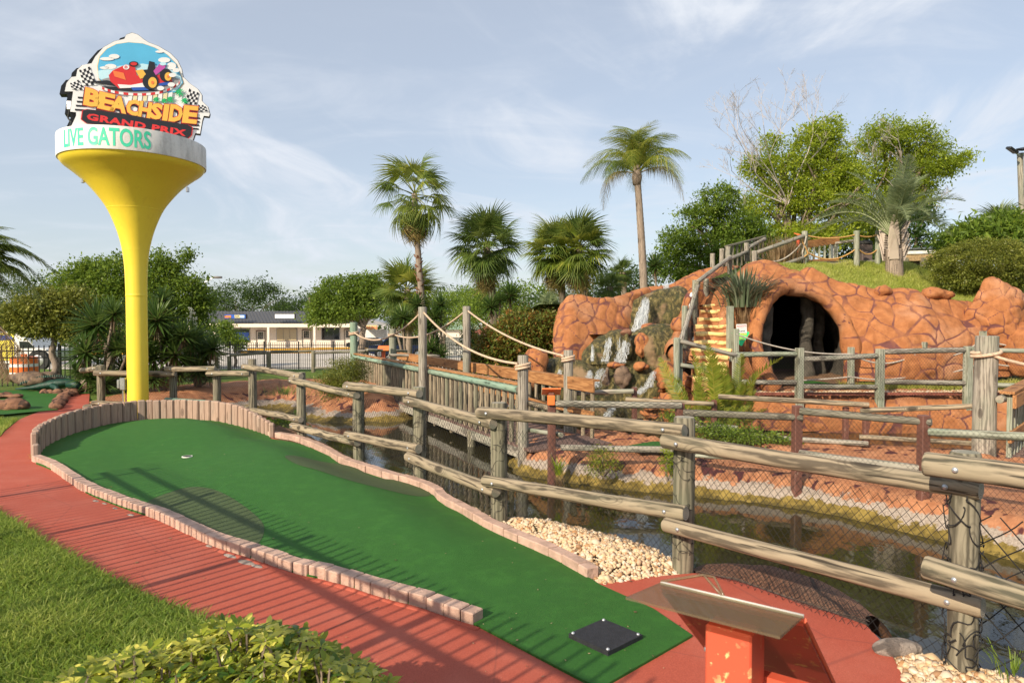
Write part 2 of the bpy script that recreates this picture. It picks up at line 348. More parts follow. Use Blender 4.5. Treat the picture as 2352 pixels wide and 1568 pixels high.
# ---------------------------------------------------------------- mesh and object helpers
W = {}
def mesh_of(name, V, Fc, mats, fm=None, smooth=False, attrs=None):
    me = bpy.data.meshes.new(name)
    if isinstance(Fc, np.ndarray):
        V = np.asarray(V, dtype=np.float32); n, k = Fc.shape
        me.vertices.add(len(V)); me.vertices.foreach_set('co', V.ravel())
        me.loops.add(n * k); me.loops.foreach_set('vertex_index', Fc.astype(np.int32).ravel())
        me.polygons.add(n); me.polygons.foreach_set('loop_start', (np.arange(n) * k).astype(np.int32))
        me.update(calc_edges=True)
    else: me.from_pydata([tuple(v) for v in V], [], [tuple(f) for f in Fc])
    for m in (mats if isinstance(mats, (list, tuple)) else [mats]): me.materials.append(MATS[m])
    if fm is not None: me.polygons.foreach_set('material_index', np.asarray(fm, dtype=np.int32))
    if smooth: me.polygons.foreach_set('use_smooth', np.ones(len(me.polygons), dtype=bool))
    for k, (dom, a) in (attrs or {}).items():
        at = me.attributes.new(k, 'FLOAT', dom); at.data.foreach_set('value', np.asarray(a, dtype=np.float32))
    me.update(); return me
def place(name, me, parent=None, M=None, kind=None):
    o = bpy.data.objects.new(name, me); COL.objects.link(o)
    M = M or Matrix.Identity(4); W[o] = M
    if parent is not None:
        o.parent = parent; o.matrix_parent_inverse = W[parent].inverted()
    o.matrix_basis = M
    if kind: o['kind'] = kind
    return o
def info(o, label, cat=None, group=None):
    o['label'] = label
    if cat: o['category'] = cat
    if group: o['group'] = group
    return o
def thing(name, loc, label, cat, group=None):
    return info(place(name, None, None, Matrix.Translation(loc)), label, cat, group)
def obj(name, V, Fc, mats, parent=None, **kw):
    kind = kw.pop('kind', None)
    o = Vector(np.mean(np.asarray([tuple(v) for v in V[:400:7]]), axis=0)) if len(V) else Vector()
    M = Matrix.Translation(o)
    if isinstance(Fc, np.ndarray): V = np.asarray(V, dtype=np.float64) - np.array(o)
    else: V = [Vector(v) - o for v in V]
    return place(name, mesh_of(name, V, Fc, mats, **kw), parent, M, kind)
class MB:
    def __init__(s): s.V, s.F, s.m = [], [], []
    def add(s, V, Fc, mi=0):
        o = len(s.V); s.V += [Vector(v) for v in V]
        for f in Fc: s.F.append(tuple(o + i for i in f)); s.m.append(mi)
    def box(s, c, size, M=None, mi=0, bev=0):
        c = Vector(c); hx, hy, hz = (q / 2 for q in size); M = M or Matrix.Identity(3)
        if bev <= 0:
            P = [Vector((a * hx, b * hy, d * hz)) for a in (-1, 1) for b in (-1, 1) for d in (-1, 1)]
            s.add([c + M @ p for p in P], [(0, 1, 3, 2), (4, 6, 7, 5), (0, 4, 5, 1), (2, 3, 7, 6), (0, 2, 6, 4), (1, 5, 7, 3)], mi)
        else:
            P, idx = [], {}
            for a in (-1, 1):
                for b in (-1, 1):
                    for d in (-1, 1):
                        for ax in range(3):
                            h = [a * (hx - bev), b * (hy - bev), d * (hz - bev)]; h[ax] = (a * hx, b * hy, d * hz)[ax]
                            idx[(a, b, d, ax)] = len(P); P.append(c + M @ Vector(h))
            Fc = [(idx[(a, b, d, 0)], idx[(a, b, d, 1)], idx[(a, b, d, 2)]) for a in (-1, 1) for b in (-1, 1) for d in (-1, 1)]
            for sg in (-1, 1):
                Fc.append((idx[(sg, -1, -1, 0)], idx[(sg, 1, -1, 0)], idx[(sg, 1, 1, 0)], idx[(sg, -1, 1, 0)]))
                Fc.append((idx[(-1, sg, -1, 1)], idx[(1, sg, -1, 1)], idx[(1, sg, 1, 1)], idx[(-1, sg, 1, 1)]))
                Fc.append((idx[(-1, -1, sg, 2)], idx[(1, -1, sg, 2)], idx[(1, 1, sg, 2)], idx[(-1, 1, sg, 2)]))
            for a in (-1, 1):
                for b in (-1, 1):
                    Fc.append((idx[(a, b, -1, 0)], idx[(a, b, 1, 0)], idx[(a, b, 1, 1)], idx[(a, b, -1, 1)]))
                    Fc.append((idx[(a, -1, b, 0)], idx[(a, 1, b, 0)], idx[(a, 1, b, 2)], idx[(a, -1, b, 2)]))
                    Fc.append((idx[(-1, a, b, 1)], idx[(1, a, b, 1)], idx[(1, a, b, 2)], idx[(-1, a, b, 2)]))
            s.add(P, Fc, mi)
    def tube(s, path, rad, n=8, caps=True, mi=0, cap_mi=None, squash=1.0):
        path = [Vector(p) for p in path]; L = len(path); rad = rad if hasattr(rad, '__len__') else [rad] * L
        o = len(s.V); prev = None
        for i, p in enumerate(path):
            d = (path[min(i + 1, L - 1)] - path[max(i - 1, 0)]).normalized()
            if prev is None: u = d.orthogonal().normalized() if abs(d.z) > .9 else d.cross(Vector((0, 0, 1))).normalized()
            else:
                u = prev - d * prev.dot(d); u = u.normalized() if u.length > 1e-6 else d.orthogonal().normalized()
            prev = u; v = d.cross(u)
            for k in range(n):
                a = 2 * math.pi * k / n; s.V.append(p + (u * math.cos(a) + v * math.sin(a) * squash) * rad[i])
        for i in range(L - 1):
            for k in range(n):
                a, b = o + i * n + k, o + i * n + (k + 1) % n; s.F.append((a, b, b + n, a + n)); s.m.append(mi)
        if caps:
            for st, fl in ((o, True), (o + (L - 1) * n, False)):
                f = tuple(range(st, st + n)); s.F.append(f[::-1] if fl else f); s.m.append(mi if cap_mi is None else cap_mi)
    def lathe(s, prof, c=(0, 0, 0), n=32, mi=0, M=None):
        c = Vector(c); M = M or Matrix.Identity(3); o = len(s.V)
        for r, z in prof:
            for k in range(n):
                a = 2 * math.pi * k / n; s.V.append(c + M @ Vector((r * math.cos(a), r * math.sin(a), z)))
        for i in range(len(prof) - 1):
            for k in range(n):
                a, b = o + i * n + k, o + i * n + (k + 1) % n; s.F.append((a, b, b + n, a + n)); s.m.append(mi)
    def prism(s, pts, ext, mi=0, side_mi=None):       # planar polygon pushed along ext
        n = len(pts); o = len(s.V); s.V += [Vector(p) for p in pts] + [Vector(p) + Vector(ext) for p in pts]
        tris = geometry.tessellate_polygon([[Vector(p) for p in pts]])
        for t in tris:
            s.F.append(tuple(o + i for i in t)); s.m.append(mi); s.F.append(tuple(o + n + i for i in t[::-1])); s.m.append(mi)
        for i in range(n):
            j = (i + 1) % n; s.F.append((o + i, o + j, o + n + j, o + n + i)); s.m.append(mi if side_mi is None else side_mi)
    def build(s, name, mats, parent=None, smooth=False, kind=None, attrs=None):
        return obj(name, s.V, s.F, mats, parent, fm=s.m, smooth=smooth, kind=kind, attrs=attrs)
def autosmooth(o, ang=35):
    me = o.data; me.polygons.foreach_set('use_smooth', np.ones(len(me.polygons), dtype=bool))
    bm = bmesh.new(); bm.from_mesh(me)
    for e in bm.edges:
        if len(e.link_faces) == 2 and e.calc_face_angle(0) > R(ang): e.smooth = False
    bm.to_mesh(me); bm.free(); return o
def along(p0, p1):
    d = (p1 - p0).normalized(); q = d.to_track_quat('Z', 'Y'); return Matrix.Translation(p0) @ q.to_matrix().to_4x4()
def log(name, p0, p1, r, mat='log_wood', parent=None, n=14, r1=None, wob=.05, endmat='end_grain', bend=0.0, rings=7):
    p0, p1 = Vector(p0), Vector(p1); L = (p1 - p0).length; r1 = r1 or r
    if name != 'rail' and n == 14 and abs(p1.z - p0.z) > .8 * L: pass
    V, Fc, m = [], [], []; zs = [0, .012] + [L * i / rings for i in range(1, rings)] + [L - .012, L]; ph = [rnd.uniform(0, 6) for _ in range(3)]
    for z in zs:
        t = z / L; rr = r + (r1 - r) * t
        if z in (0, L): rr *= .90
        ox, oy = bend * math.sin(math.pi * t) + wob * r * math.sin(3 * t + ph[0]), wob * r * math.sin(4 * t + ph[1])
        for k in range(n):
            a = 2 * math.pi * k / n; q = rr * (1 + wob * .6 * math.sin(2 * a + ph[2] + 2 * t) + wob * .3 * math.sin(5 * a + 9 * t))
            V.append((ox + q * math.cos(a), oy + q * math.sin(a), z))
    for i in range(len(zs) - 1):
        for k in range(n):
            a, b = i * n + k, i * n + (k + 1) % n; Fc.append((a, b, b + n, a + n)); m.append(0)
    e = (len(zs) - 1) * n; Fc.append(tuple(range(n))[::-1]); m.append(1); Fc.append(tuple(range(e, e + n))); m.append(1)
    o = place(name, mesh_of(name, V, Fc, [mat, endmat], fm=m), parent, along(p0, p1))
    if n > 6: autosmooth(o, 40)
    return o
def plank(name, p0, p1, w, h, mat, parent=None, up=Vector((0, 0, 1)), bev=.004):
    p0, p1 = Vector(p0), Vector(p1); d = (p1 - p0); L = d.length; d.normalize(); x = d.cross(up).normalized(); y = x.cross(d)
    M = Matrix((x, y, d)).transposed().to_4x4(); M.translation = p0
    b = MB(); b.box((0, 0, L / 2), (w, h, L), bev=bev)
    return place(name, mesh_of(name, b.V, b.F, mat), parent, M)
def sqpost(name, base, top, w, mat, parent=None, rot=0.0):
    base, top = Vector(base), Vector(top); L = (top - base).length; M = along(base, top) @ Matrix.Rotation(rot, 4, 'Z')
    b = MB(); b.box((0, 0, L / 2), (w, w, L), bev=.008); return place(name, mesh_of(name, b.V, b.F, mat), parent, M)
def bolt(p, n, parent, r=.013):
    b = MB(); b.lathe([(r, 0), (r, .005), (r * .5, .009), (0.0005, .010)], n=10)
    return place('bolt', mesh_of('bolt', b.V, b.F, 'bolt_metal', smooth=True), parent, along(p, p + n))
def tubes_np(P, r, sides=3):
    """P (L,n,3) polylines -> verts, quads"""
    P = np.asarray(P); Ln, n, _ = P.shape; d = np.gradient(P, axis=1); d /= np.linalg.norm(d, axis=2, keepdims=True) + 1e-9
    ref = np.where(np.abs(d[..., 2:3]) > .9, np.array([1., 0, 0]), np.array([0, 0, 1.])); u = np.cross(d, ref); u /= np.linalg.norm(u, axis=2, keepdims=True) + 1e-9
    v = np.cross(d, u); a = np.arange(sides) * 2 * np.pi / sides
    r = np.asarray(r); r = r.reshape(r.shape + (1,) * (4 - r.ndim)) if r.ndim else r
    V = P[:, :, None, :] + (u[:, :, None, :] * np.cos(a)[None, None, :, None] + v[:, :, None, :] * np.sin(a)[None, None, :, None]) * r
    idx = np.arange(Ln * n * sides).reshape(Ln, n, sides); A = idx[:, :-1]; B = idx[:, 1:]
    Q = np.stack([A, np.roll(A, -1, 2), np.roll(B, -1, 2), B], -1).reshape(-1, 4)
    return V.reshape(-1, 3), Q
def net(poly, parent, cell=.045, r=.0016, seed=1, mat='net_black', sag=.02, off=0.0):
    """poly: list of (top point, bottom point) along the run"""
    T = np.array([tuple(a) for a, b in poly]); B = np.array([tuple(b) for a, b in poly]); s = np.concatenate([[0], np.cumsum(np.linalg.norm(np.diff(T[:, :2], axis=0), axis=1))])
    S = s[-1]; H = float(np.mean(np.linalg.norm(T - B, axis=1))); n = max(4, int(H / .09)) + 1; t = np.linspace(0, 1, n); c = cell * 1.25
    starts = np.arange(-H * .8, S, c); paths = []
    for sg in (1, -1):
        s0 = starts if sg == 1 else starts + H * .8
        K_ = sg * H * .8; ta, tb = (0 - s0) / K_, (S - s0) / K_; lo_, hi_ = np.clip(np.minimum(ta, tb), 0, 1), np.clip(np.maximum(ta, tb), 0, 1); ok = hi_ - lo_ > .04
        tt = lo_[ok, None] + (hi_ - lo_)[ok, None] * t[None, :]; ss = np.clip(s0[ok, None] + K_ * tt, 0, S)
        a = np.stack([np.interp(ss, s, T[:, k]) for k in range(3)], -1); b = np.stack([np.interp(ss, s, B[:, k]) for k in range(3)], -1)
        p = b + (a - b) * tt[..., None]; w = (np.sin(ss * 5.1 + seed) * np.cos(tt * 6 + ss * 2.3) + .6 * np.sin(ss * 11 + tt * 9)) * sag
        p[..., 1] += w; p[..., 0] += w * .4; p[..., 2] += sag * .5 * np.sin(ss * 7 + tt * 3); paths.append(p)
    P = np.concatenate(paths); V, Q = tubes_np(P, r, 3)
    return obj('netting', V, Q, mat, parent, kind='stuff')
def rope_path(a, b, sag, n=60):
    a, b = Vector(a), Vector(b); return [a.lerp(b, i / n) - Vector((0, 0, sag * 4 * (i / n) * (1 - i / n))) for i in range(n + 1)]
def rope_mesh(path, r, pitch=.05):
    pts = np.array([tuple(p) for p in path]); sl = np.concatenate([[0], np.cumsum(np.linalg.norm(np.diff(pts, axis=0), axis=1))]); L = sl[-1]
    n = max(8, int(L / (pitch / 7))); q = np.linspace(0, L, n); C = np.stack([np.interp(q, sl, pts[:, k]) for k in range(3)], -1)
    d = np.gradient(C, axis=0); d /= np.linalg.norm(d, axis=1, keepdims=True); ref = np.where(np.abs(d[:, 2:3]) > .95, np.array([1., 0, 0]), np.array([0, 0, 1.]))
    u = np.cross(d, ref); u /= np.linalg.norm(u, axis=1, keepdims=True); v = np.cross(d, u); Ps = []
    for k in range(3):
        a = q / pitch * 2 * np.pi + k * 2 * np.pi / 3; Ps.append(C + (u * np.cos(a)[:, None] + v * np.sin(a)[:, None]) * r * .5)
    return tubes_np(np.array(Ps), r * .56, 5)
def rope(name, path, r, mat, parent=None): 
    V, Q = rope_mesh(path, r); return obj(name, V, Q, mat, parent, smooth=True)
def coil(c, R0, turns, r, dz=None, tilt=0.0):
    dz = dz or r * 2.0; n = int(turns * 22)
    return [Vector((c[0] + R0 * math.cos(i / 22 * 2 * math.pi), c[1] + R0 * math.sin(i / 22 * 2 * math.pi), c[2] + dz * i / 22 + tilt * math.cos(i / 22 * 2 * math.pi))) for i in range(n + 1)]
FONT_CACHE = {}
def text_geo(s, bold=0.0, res=2, space=1.0, ext=.0):
    cu = bpy.data.curves.new('t', 'FONT'); cu.body = s; cu.offset = bold; cu.resolution_u = res; cu.space_character = space; cu.extrude = ext
    o = bpy.data.objects.new('t', cu); COL.objects.link(o); bpy.context.view_layer.update()
    me = bpy.data.meshes.new_from_object(o.evaluated_get(bpy.context.evaluated_depsgraph_get()))
    V = [v.co.copy() for v in me.vertices]; Fc = [tuple(p.vertices) for p in me.polygons]
    bpy.data.objects.remove(o); bpy.data.curves.remove(cu); bpy.data.meshes.remove(me)
    x0, x1 = min(v.x for v in V), max(v.x for v in V); y0, y1 = min(v.y for v in V), max(v.y for v in V)
    return [Vector(((v.x - x0) / (x1 - x0), (v.y - y0) / (y1 - y0), v.z)) for v in V], Fc
def text_on(s, bl, br, tl, lift, mat, parent, name='lettering', bold=.0, shear=0.0, space=1.0, th=.004):
    V, Fc = text_geo(s, bold, space=space); bl, br, tl, lift = Vector(bl), Vector(br), Vector(tl), Vector(lift); nrm = lift.normalized()
    U = [bl + (br - bl) * (v.x + shear * v.y) + (tl - bl) * v.y + lift for v in V]
    b = MB(); b.add(U, Fc); 
    return b.build(name, mat, parent)
# ---------------------------------------------------------------- noise and rock relief
def fbm(P, scale, octs=3, seed=0.0):
    out = np.zeros(len(P)); amp = 1.0
    for o in range(octs):
        s = scale * 2 ** o; out += amp * np.array([noise.noise(Vector((p[0] * s + seed, p[1] * s + seed * .7, p[2] * s - seed))) for p in P]); amp *= .5
    return out
def cells(P, size, seed=3, warp=.30, squash=(1, 1, 1)):
    """distance to the border between neighbouring cells (as F2-F1) and an id per point"""
    P = np.asarray(P, float); sq = np.array(squash); rg = np.random.default_rng(seed); lo, hi = (P / sq).min(0) - size, (P / sq).max(0) + size
    n = np.maximum(1, np.ceil((hi - lo) / size)).astype(int); g = np.stack(np.meshgrid(*[np.arange(k) for k in n], indexing='ij'), -1).reshape(-1, 3)
    C = lo + (g + .5 + rg.uniform(-.46, .46, g.shape)) * size
    kd = kdtree.KDTree(len(C))
    for i, c in enumerate(C): kd.insert(c, i)
    kd.balance(); wx = fbm(P, 1.6 / size * .4, 2, 5) * size * warp; wy = fbm(P, 1.6 / size * .4, 2, 15) * size * warp
    Q = P / sq; Q = Q + np.stack([wx, wy, (wx - wy) * .7], -1); e = np.zeros(len(P)); ids = np.zeros(len(P), int)
    for i, q in enumerate(Q):
        r = kd.find_n(q, 3); a, ids[i] = r[0][2] ** 2, r[0][1]; e[i] = min((r[k][2] ** 2 - a) / (2 * (r[k][0] - r[0][0]).length + 1e-6) for k in (1, 2))
    return e, ids
def relief(P, N, cell=.42, crack_w=.03, depth=.035, lump=.10, seed=3, facet=.03, fs=1.0, squash=(1, 1, 1)):
    depth, facet, crack_w, cell, lump = depth * .32, facet * .30, crack_w, cell, lump
    e, ids = cells(P, cell, seed, squash=squash); rg = np.random.default_rng(seed + 1); cr = 1 - np.clip(e / (crack_w * 1.5), 0, 1)
    pil = np.clip(e / (cell * .35), 0, 1) ** .5
    d = lump * fbm(P, .9 * fs, 2, seed) + lump * .35 * fbm(P, 3.2 * fs, 2, seed + 9) + facet * pil - depth * np.clip(1 - e / (crack_w * 1.6), 0, 1) + rg.uniform(-1, 1, ids.max() + 1)[ids] * facet * .5
    return P + N * d[:, None], cr
def grid_normals(G):
    du = np.gradient(G, axis=0); dv = np.gradient(G, axis=1); n = np.cross(du, dv); n /= np.linalg.norm(n, axis=2, keepdims=True) + 1e-9; return n
def gridfaces(nu, nv, wrap=False):
    i = np.arange(nu * nv).reshape(nu, nv)
    if wrap: i = np.concatenate([i, i[:1]], 0)
    return np.stack([i[:-1, :-1], i[1:, :-1], i[1:, 1:], i[:-1, 1:]], -1).reshape(-1, 4)
def rockblob(name, c, rad, label=None, cat=None, group=None, parent=None, mat='orange_rock', cell=.35, seed=1, sub=5, lump=.12, kind=None, flat=0.0, crack_w=.02, power=1.0, facet=.03):
    bm = bmesh.new(); bmesh.ops.create_icosphere(bm, subdivisions=sub, radius=1); D = np.array([tuple(v.co) for v in bm.verts]); Fc = np.array([[v.index for v in f.verts] for f in bm.faces]); bm.free()
    if power != 1.0: D = np.sign(D) * np.abs(D) ** power
    N = D / np.linalg.norm(D, axis=1, keepdims=True); P = D * np.array(rad) + np.array(c)
    P, cr = relief(P, N, cell, crack_w=crack_w, lump=lump, seed=seed, fs=1.0 / max(.3, min(rad)) * .5, facet=facet, depth=facet)
    o = obj(name, P, Fc, mat, parent, smooth=True, attrs={'crack': ('POINT', cr)}, kind=kind)
    if label: info(o, label, cat, group)
    return o
# ---------------------------------------------------------------- flat sheets with any outline
def in_poly(P, poly):
    x, y = P[:, 0], P[:, 1]; ins = np.zeros(len(P), bool); n = len(poly)
    for i in range(n):
        x0, y0 = poly[i][0], poly[i][1]; x1, y1 = poly[(i + 1) % n][0], poly[(i + 1) % n][1]
        c = (y0 > y) != (y1 > y)
        with np.errstate(divide='ignore', invalid='ignore'): ins ^= c & (x < (x1 - x0) * (y - y0) / (y1 - y0 + 1e-12) + x0)
    return ins
def sdf_poly(P, poly):
    d = np.full(len(P), 1e9); n = len(poly)
    for i in range(n):
        a = np.array(poly[i][:2], float); b = np.array(poly[(i + 1) % n][:2], float); ab = b - a
        t = np.clip(((P - a) @ ab) / (ab @ ab + 1e-12), 0, 1); d = np.minimum(d, np.linalg.norm(P - a - t[:, None] * ab, axis=1))
    return np.where(in_poly(P, poly), -d, d)
def smooth_poly(pts, n=8, closed=True):
    pts = [Vector(p[:2]).to_3d() if len(p) == 2 else Vector(p) for p in pts]; out = []; N = len(pts)
    for i in range(N if closed else N - 1):
        g = lambda k: pts[k % N] if closed else pts[max(0, min(N - 1, k))]
        p0, p1, p2, p3 = g(i - 1), g(i), g(i + 1), g(i + 2)
        for k in range(n):
            t = k / n; out.append(.5 * ((2 * p1) + (p2 - p0) * t + (2 * p0 - 5 * p1 + 4 * p2 - p3) * t * t + (3 * p1 - p0 - 3 * p2 + p3) * t ** 3))
    if not closed: out.append(pts[-1])
    return out
def sheet(name, poly, zf, mat, step=.15, parent=None, kind='structure', smooth=True, edge=0.0):
    poly = [(p[0], p[1]) for p in poly]; A = np.array(poly); lo, hi = A.min(0), A.max(0)
    g = np.stack(np.meshgrid(np.arange(lo[0], hi[0], step), np.arange(lo[1], hi[1], step)), -1).reshape(-1, 2)
    g = g + np.random.default_rng(1).uniform(-.12, .12, g.shape) * step; g = g[sdf_poly(g, poly) < -step * .35]
    V = [Vector(p) for p in poly] + [Vector(p) for p in g]; n = len(poly)
    r = geometry.delaunay_2d_cdt(V, [(i, (i + 1) % n) for i in range(n)], [], 1, 1e-6)
    P = np.array([tuple(v) for v in r[0]]); Z = zf(P) if callable(zf) else np.full(len(P), zf)
    V3 = [Vector((p[0], p[1], z)) for p, z in zip(P, Z)]; Fc = [tuple(f) for f in r[2]]
    if edge:
        k = len(V3); ring = [i for i in range(len(r[0])) if any(q < n for q in r[3][i])]
        b = {}
        for f in Fc:
            for i in range(3):
                e = (f[i], f[(i + 1) % 3]); b[e] = b.get(e, 0) + 1
        low = {}
        for (i, j) in list(b):
            if (j, i) not in b:
                for q in (i, j):
                    if q not in low: low[q] = len(V3); V3.append(V3[q] - Vector((0, 0, edge)))
                Fc.append((i, low[i], low[j], j))
    o = obj(name, V3, Fc, mat, parent, smooth=False, kind=kind)
    if smooth: autosmooth(o, 40)
    # faces up
    return o
# ---------------------------------------------------------------- ground, pond, island
WZ = -0.6
POND = [(6.5, -1.0), (2.75, 1.2), (2.62, 2.6), (2.35, 3.55), (1.38, 4.98), (0.10, 6.15), (-0.78, 7.75), (-1.72, 8.85), (-3.05, 10.95), (-4.75, 13.05), (-5.6, 13.7), (-6.4, 14.8), (-7.1, 16.8), (-6.7, 18.5), (-5.9, 17.6),
        (-4.9, 16.25), (-4.3, 15.9), (-3.4, 15.9), (-2.6, 16.1), (-2.3, 17.2), (-2.4, 19.3), (-1.2, 19.6), (-.3, 18.2), (.4, 17.1), (2.4, 17.0), (3.4, 16.3), (4.1, 15.4), (5.4, 15.0), (9.5, 14.9), (14, 14.6), (15, -1)]
ISLE = [(-.08, 11.4), (-.03, 10.9), (.03, 10.5), (.35, 10.2), (.65, 10.05), (1.34, 9.6), (2.15, 9.25), (3.3, 8.75), (3.95, 8.2), (4.6, 7.25), (4.95, 6.6), (5.6, 5.2), (6.4, 3.4), (9.5, 2.2), (12.0, 5.0), (11, 8.2), (8.6, 10.6), (6.8, 11.4),
        (4.5, 11.85), (2.9, 12.15), (1.9, 13.2), (1.1, 13.35), (.35, 12.7)]
POND = [tuple(p[:2]) for p in smooth_poly(POND, 4)]; ISLE = [tuple(p[:2]) for p in smooth_poly(ISLE, 4)]
def sst(x, a, b): t = np.clip((x - a) / (b - a), 0, 1); return t * t * (3 - 2 * t)
def ground_z(P):
    P = np.asarray(P, float)[:, :2]; x, y = P[:, 0], P[:, 1]
    dp = sdf_poly(P, POND); di = sdf_poly(P, ISLE); d = np.maximum(dp, -di)
    back = -sst(y, 24, 38) * .86 - sst(y, 40, 90) * .62
    lf = np.where(y < 24, 0, back)
    rt = .10 + .28 * sst(y, 14.6, 17.0) + 0 * x
    rt = np.where(y > 26, rt * (1 - sst(y, 26, 36)) + back, rt)
    k = sst(x, 1.0, 3.0) * sst(y, 10, 13); base = lf * (1 - k) + rt * k
    base = np.where(di < 0, -.30, base); base = np.where((x < 3) & (y < 14) & (di > 0) & (x > -7), -.012, base) ; base = np.where((x <= -7) & (y < 24), -.012, base)
    left = (x < -2) & (y > 12.8)
    w = np.where(di < 1.5, .42, .30); w = np.where(left, 1.3, w); w = np.where((x > 3) & (y > 13), .22, w)
    n = np.zeros(len(P)); m = (np.abs(d) < 3) & (np.abs(x) < 14); n[m] = fbm(np.c_[P[m], np.zeros(m.sum())], 1.7, 3, 4)
    up = WZ + (base - WZ) * sst(d + .04 * n, 0, 1.0 * w) + .035 * n * (d > .1) * ((di < 0) | left | ((x > 2) & (y > 12)))
    dn = WZ - np.minimum(.75, -d * .9) + .03 * n
    return np.where(d > 0, up, dn)
def build_ground():
    xs = np.unique(np.concatenate([[-900, -400, -180, -90, -60, -40, -28, -20, -15, -12], np.arange(-10, 12.01, .085), [13, 15, 18, 24, 32, 45, 70, 120, 250, 500, 900]]))
    ys = np.unique(np.concatenate([[-60, -20, -8, -3], np.arange(-1, 22, .085), np.arange(22, 44, .8), np.arange(44, 100, 4), [110, 140, 200, 300, 500, 900, 1500]]))
    G = np.stack(np.meshgrid(xs, ys, indexing='ij'), -1); P = G.reshape(-1, 2); Z = ground_z(P)
    P3 = np.c_[P, Z]; nx, ny = len(xs), len(ys)
    di = sdf_poly(P, ISLE); dp = sdf_poly(P, POND); d = np.maximum(dp, -di)
    zone = (d > .08) & (d < 1.1) & ((di < 0) | ((P[:, 0] < -1.0) & (P[:, 1] > 12.8)) | ((P[:, 0] > -.5) & (P[:, 1] > 13))) & (np.abs(P[:, 0]) < 11)
    cr = np.zeros(len(P)); idx = np.where(zone)[0]; Q = P3[idx]; e, ids = cells(Q, .30, 8, squash=(1, 1, 1)); rg = np.random.default_rng(4)
    h = np.clip(e / .07, 0, 1) ** .6 * (.025 + .05 * rg.random(ids.max() + 1)[ids]); fade = sst(d[idx], .10, .25) * (1 - sst(d[idx], .75, 1.05) * (di[idx] > 0))
    P3[idx, 2] += h * fade; cr[idx] = (1 - np.clip(e / .035, 0, 1)) * fade
    Fc = gridfaces(nx, ny); fc = P3[Fc].mean(1); fdi = sdf_poly(fc[:, :2], ISLE); fdp = sdf_poly(fc[:, :2], POND); fd = np.maximum(fdp, -fdi)
    m = np.zeros(len(Fc), int)                                   # 0 soil 1 bank 2 grass 3 lot
    x, y = fc[:, 0], fc[:, 1]
    bankz = ((fdi < .6) | ((x < -1.5) & (y > 12.9)) | ((x > -.6) & (y > 12.5))) & (fd < np.where(fdi < 0, 5, np.where(x < -1.5, 2.6, .9)))
    m[:] = np.where(y > 38.2, 3, np.where((y > 20) | (x < -8.2), 2, 0)); m[bankz] = 1; m[(x > 12)&(y<38)] = 2
    m[(fd < .05)] = 1
    o = obj('ground', P3, Fc, ['soil', 'bank_rock', 'grass_ground', 'lot_concrete'], fm=m, smooth=True, attrs={'crack': ('POINT', cr)}, kind='structure')
build_ground()
WP = [(p[0], p[1]) for p in [(-9, -1.2), (15.2, -1.2), (15.2, 21), (-9, 21)]]
obj('pond_water', [Vector((x, y, WZ)) for x, y in [(-.8, -1.2), (15.2, -1.2), (15.2, 21), (-9, 21), (-9, 12.6), (-5, 12.2), (-2.2, 8)]], [tuple(range(7))], 'pond_water', kind='structure')
# ---------------------------------------------------------------- red path
PATHPX = [(-60, 1165), (0, 1192), (25, 1208), (83, 1246), (145, 1283), (224, 1328), (323, 1374), (406, 1415), (520, 1462), (660, 1530), (800, 1610), (1000, 1740), (2150, 1740), (2095, 1610), (2068, 1545), (2040, 1490), (1983, 1432), (1800, 1371), (1720, 1340), (1640, 1320), (1590, 1318), (1480, 1328), (1372, 1343),
          (1180, 1265), (1040, 1200), (985, 1150), (900, 1110), (780, 1070), (640, 1010), (600, 1000), (500, 980), (300, 975), (215, 985), (196, 968), (203, 940), (206, 905), (150, 903), (120, 935), (60, 957), (41, 966), (12, 990), (0, 1004), (-60, 1015)]
PATH = [(pz(x, y).x, pz(x, y).y) for x, y in PATHPX]
sheet('red_path', PATH, .008, 'red_coating', step=.5, smooth=False)
pp = [(pz(x, y).x, pz(x, y).y) for x, y in [(-400, 900), (-60, 900), (0, 952), (19, 954), (60, 948), (131, 943), (141, 936), (119, 934), (137, 907), (56, 899), (-60, 899), (-400, 880)]]
for (x0, y0, x1, y1) in ((105, 1262, 288, 1207), (392, 1333, 520, 1292), (700, 1470, 868, 1394), (0, 1140, 175, 1117)):
    a, c = pz(x0, y0, .0092), pz(x1, y1, .0092); n_ = 24; w_ = Vector((-(c - a).y, (c - a).x, 0)).normalized(); L_, R_ = [], []
    for i in range(n_ + 1):
        p = a.lerp(c, i / n_) + w_ * .010 * noise.noise(Vector((i * .7, x0, 0))); h_ = .0025 + .003 * abs(noise.noise(Vector((i * .9, y0, 3)))); L_.append(p + w_ * h_); R_.append(p - w_ * h_)
    V = [Vector((q.x, q.y, .0122)) for q in L_ + R_]; obj('path_joint', V, [(i, i + 1, n_ + 2 + i, n_ + 1 + i) for i in range(n_)], 'dark_red_paint', kind='structure')
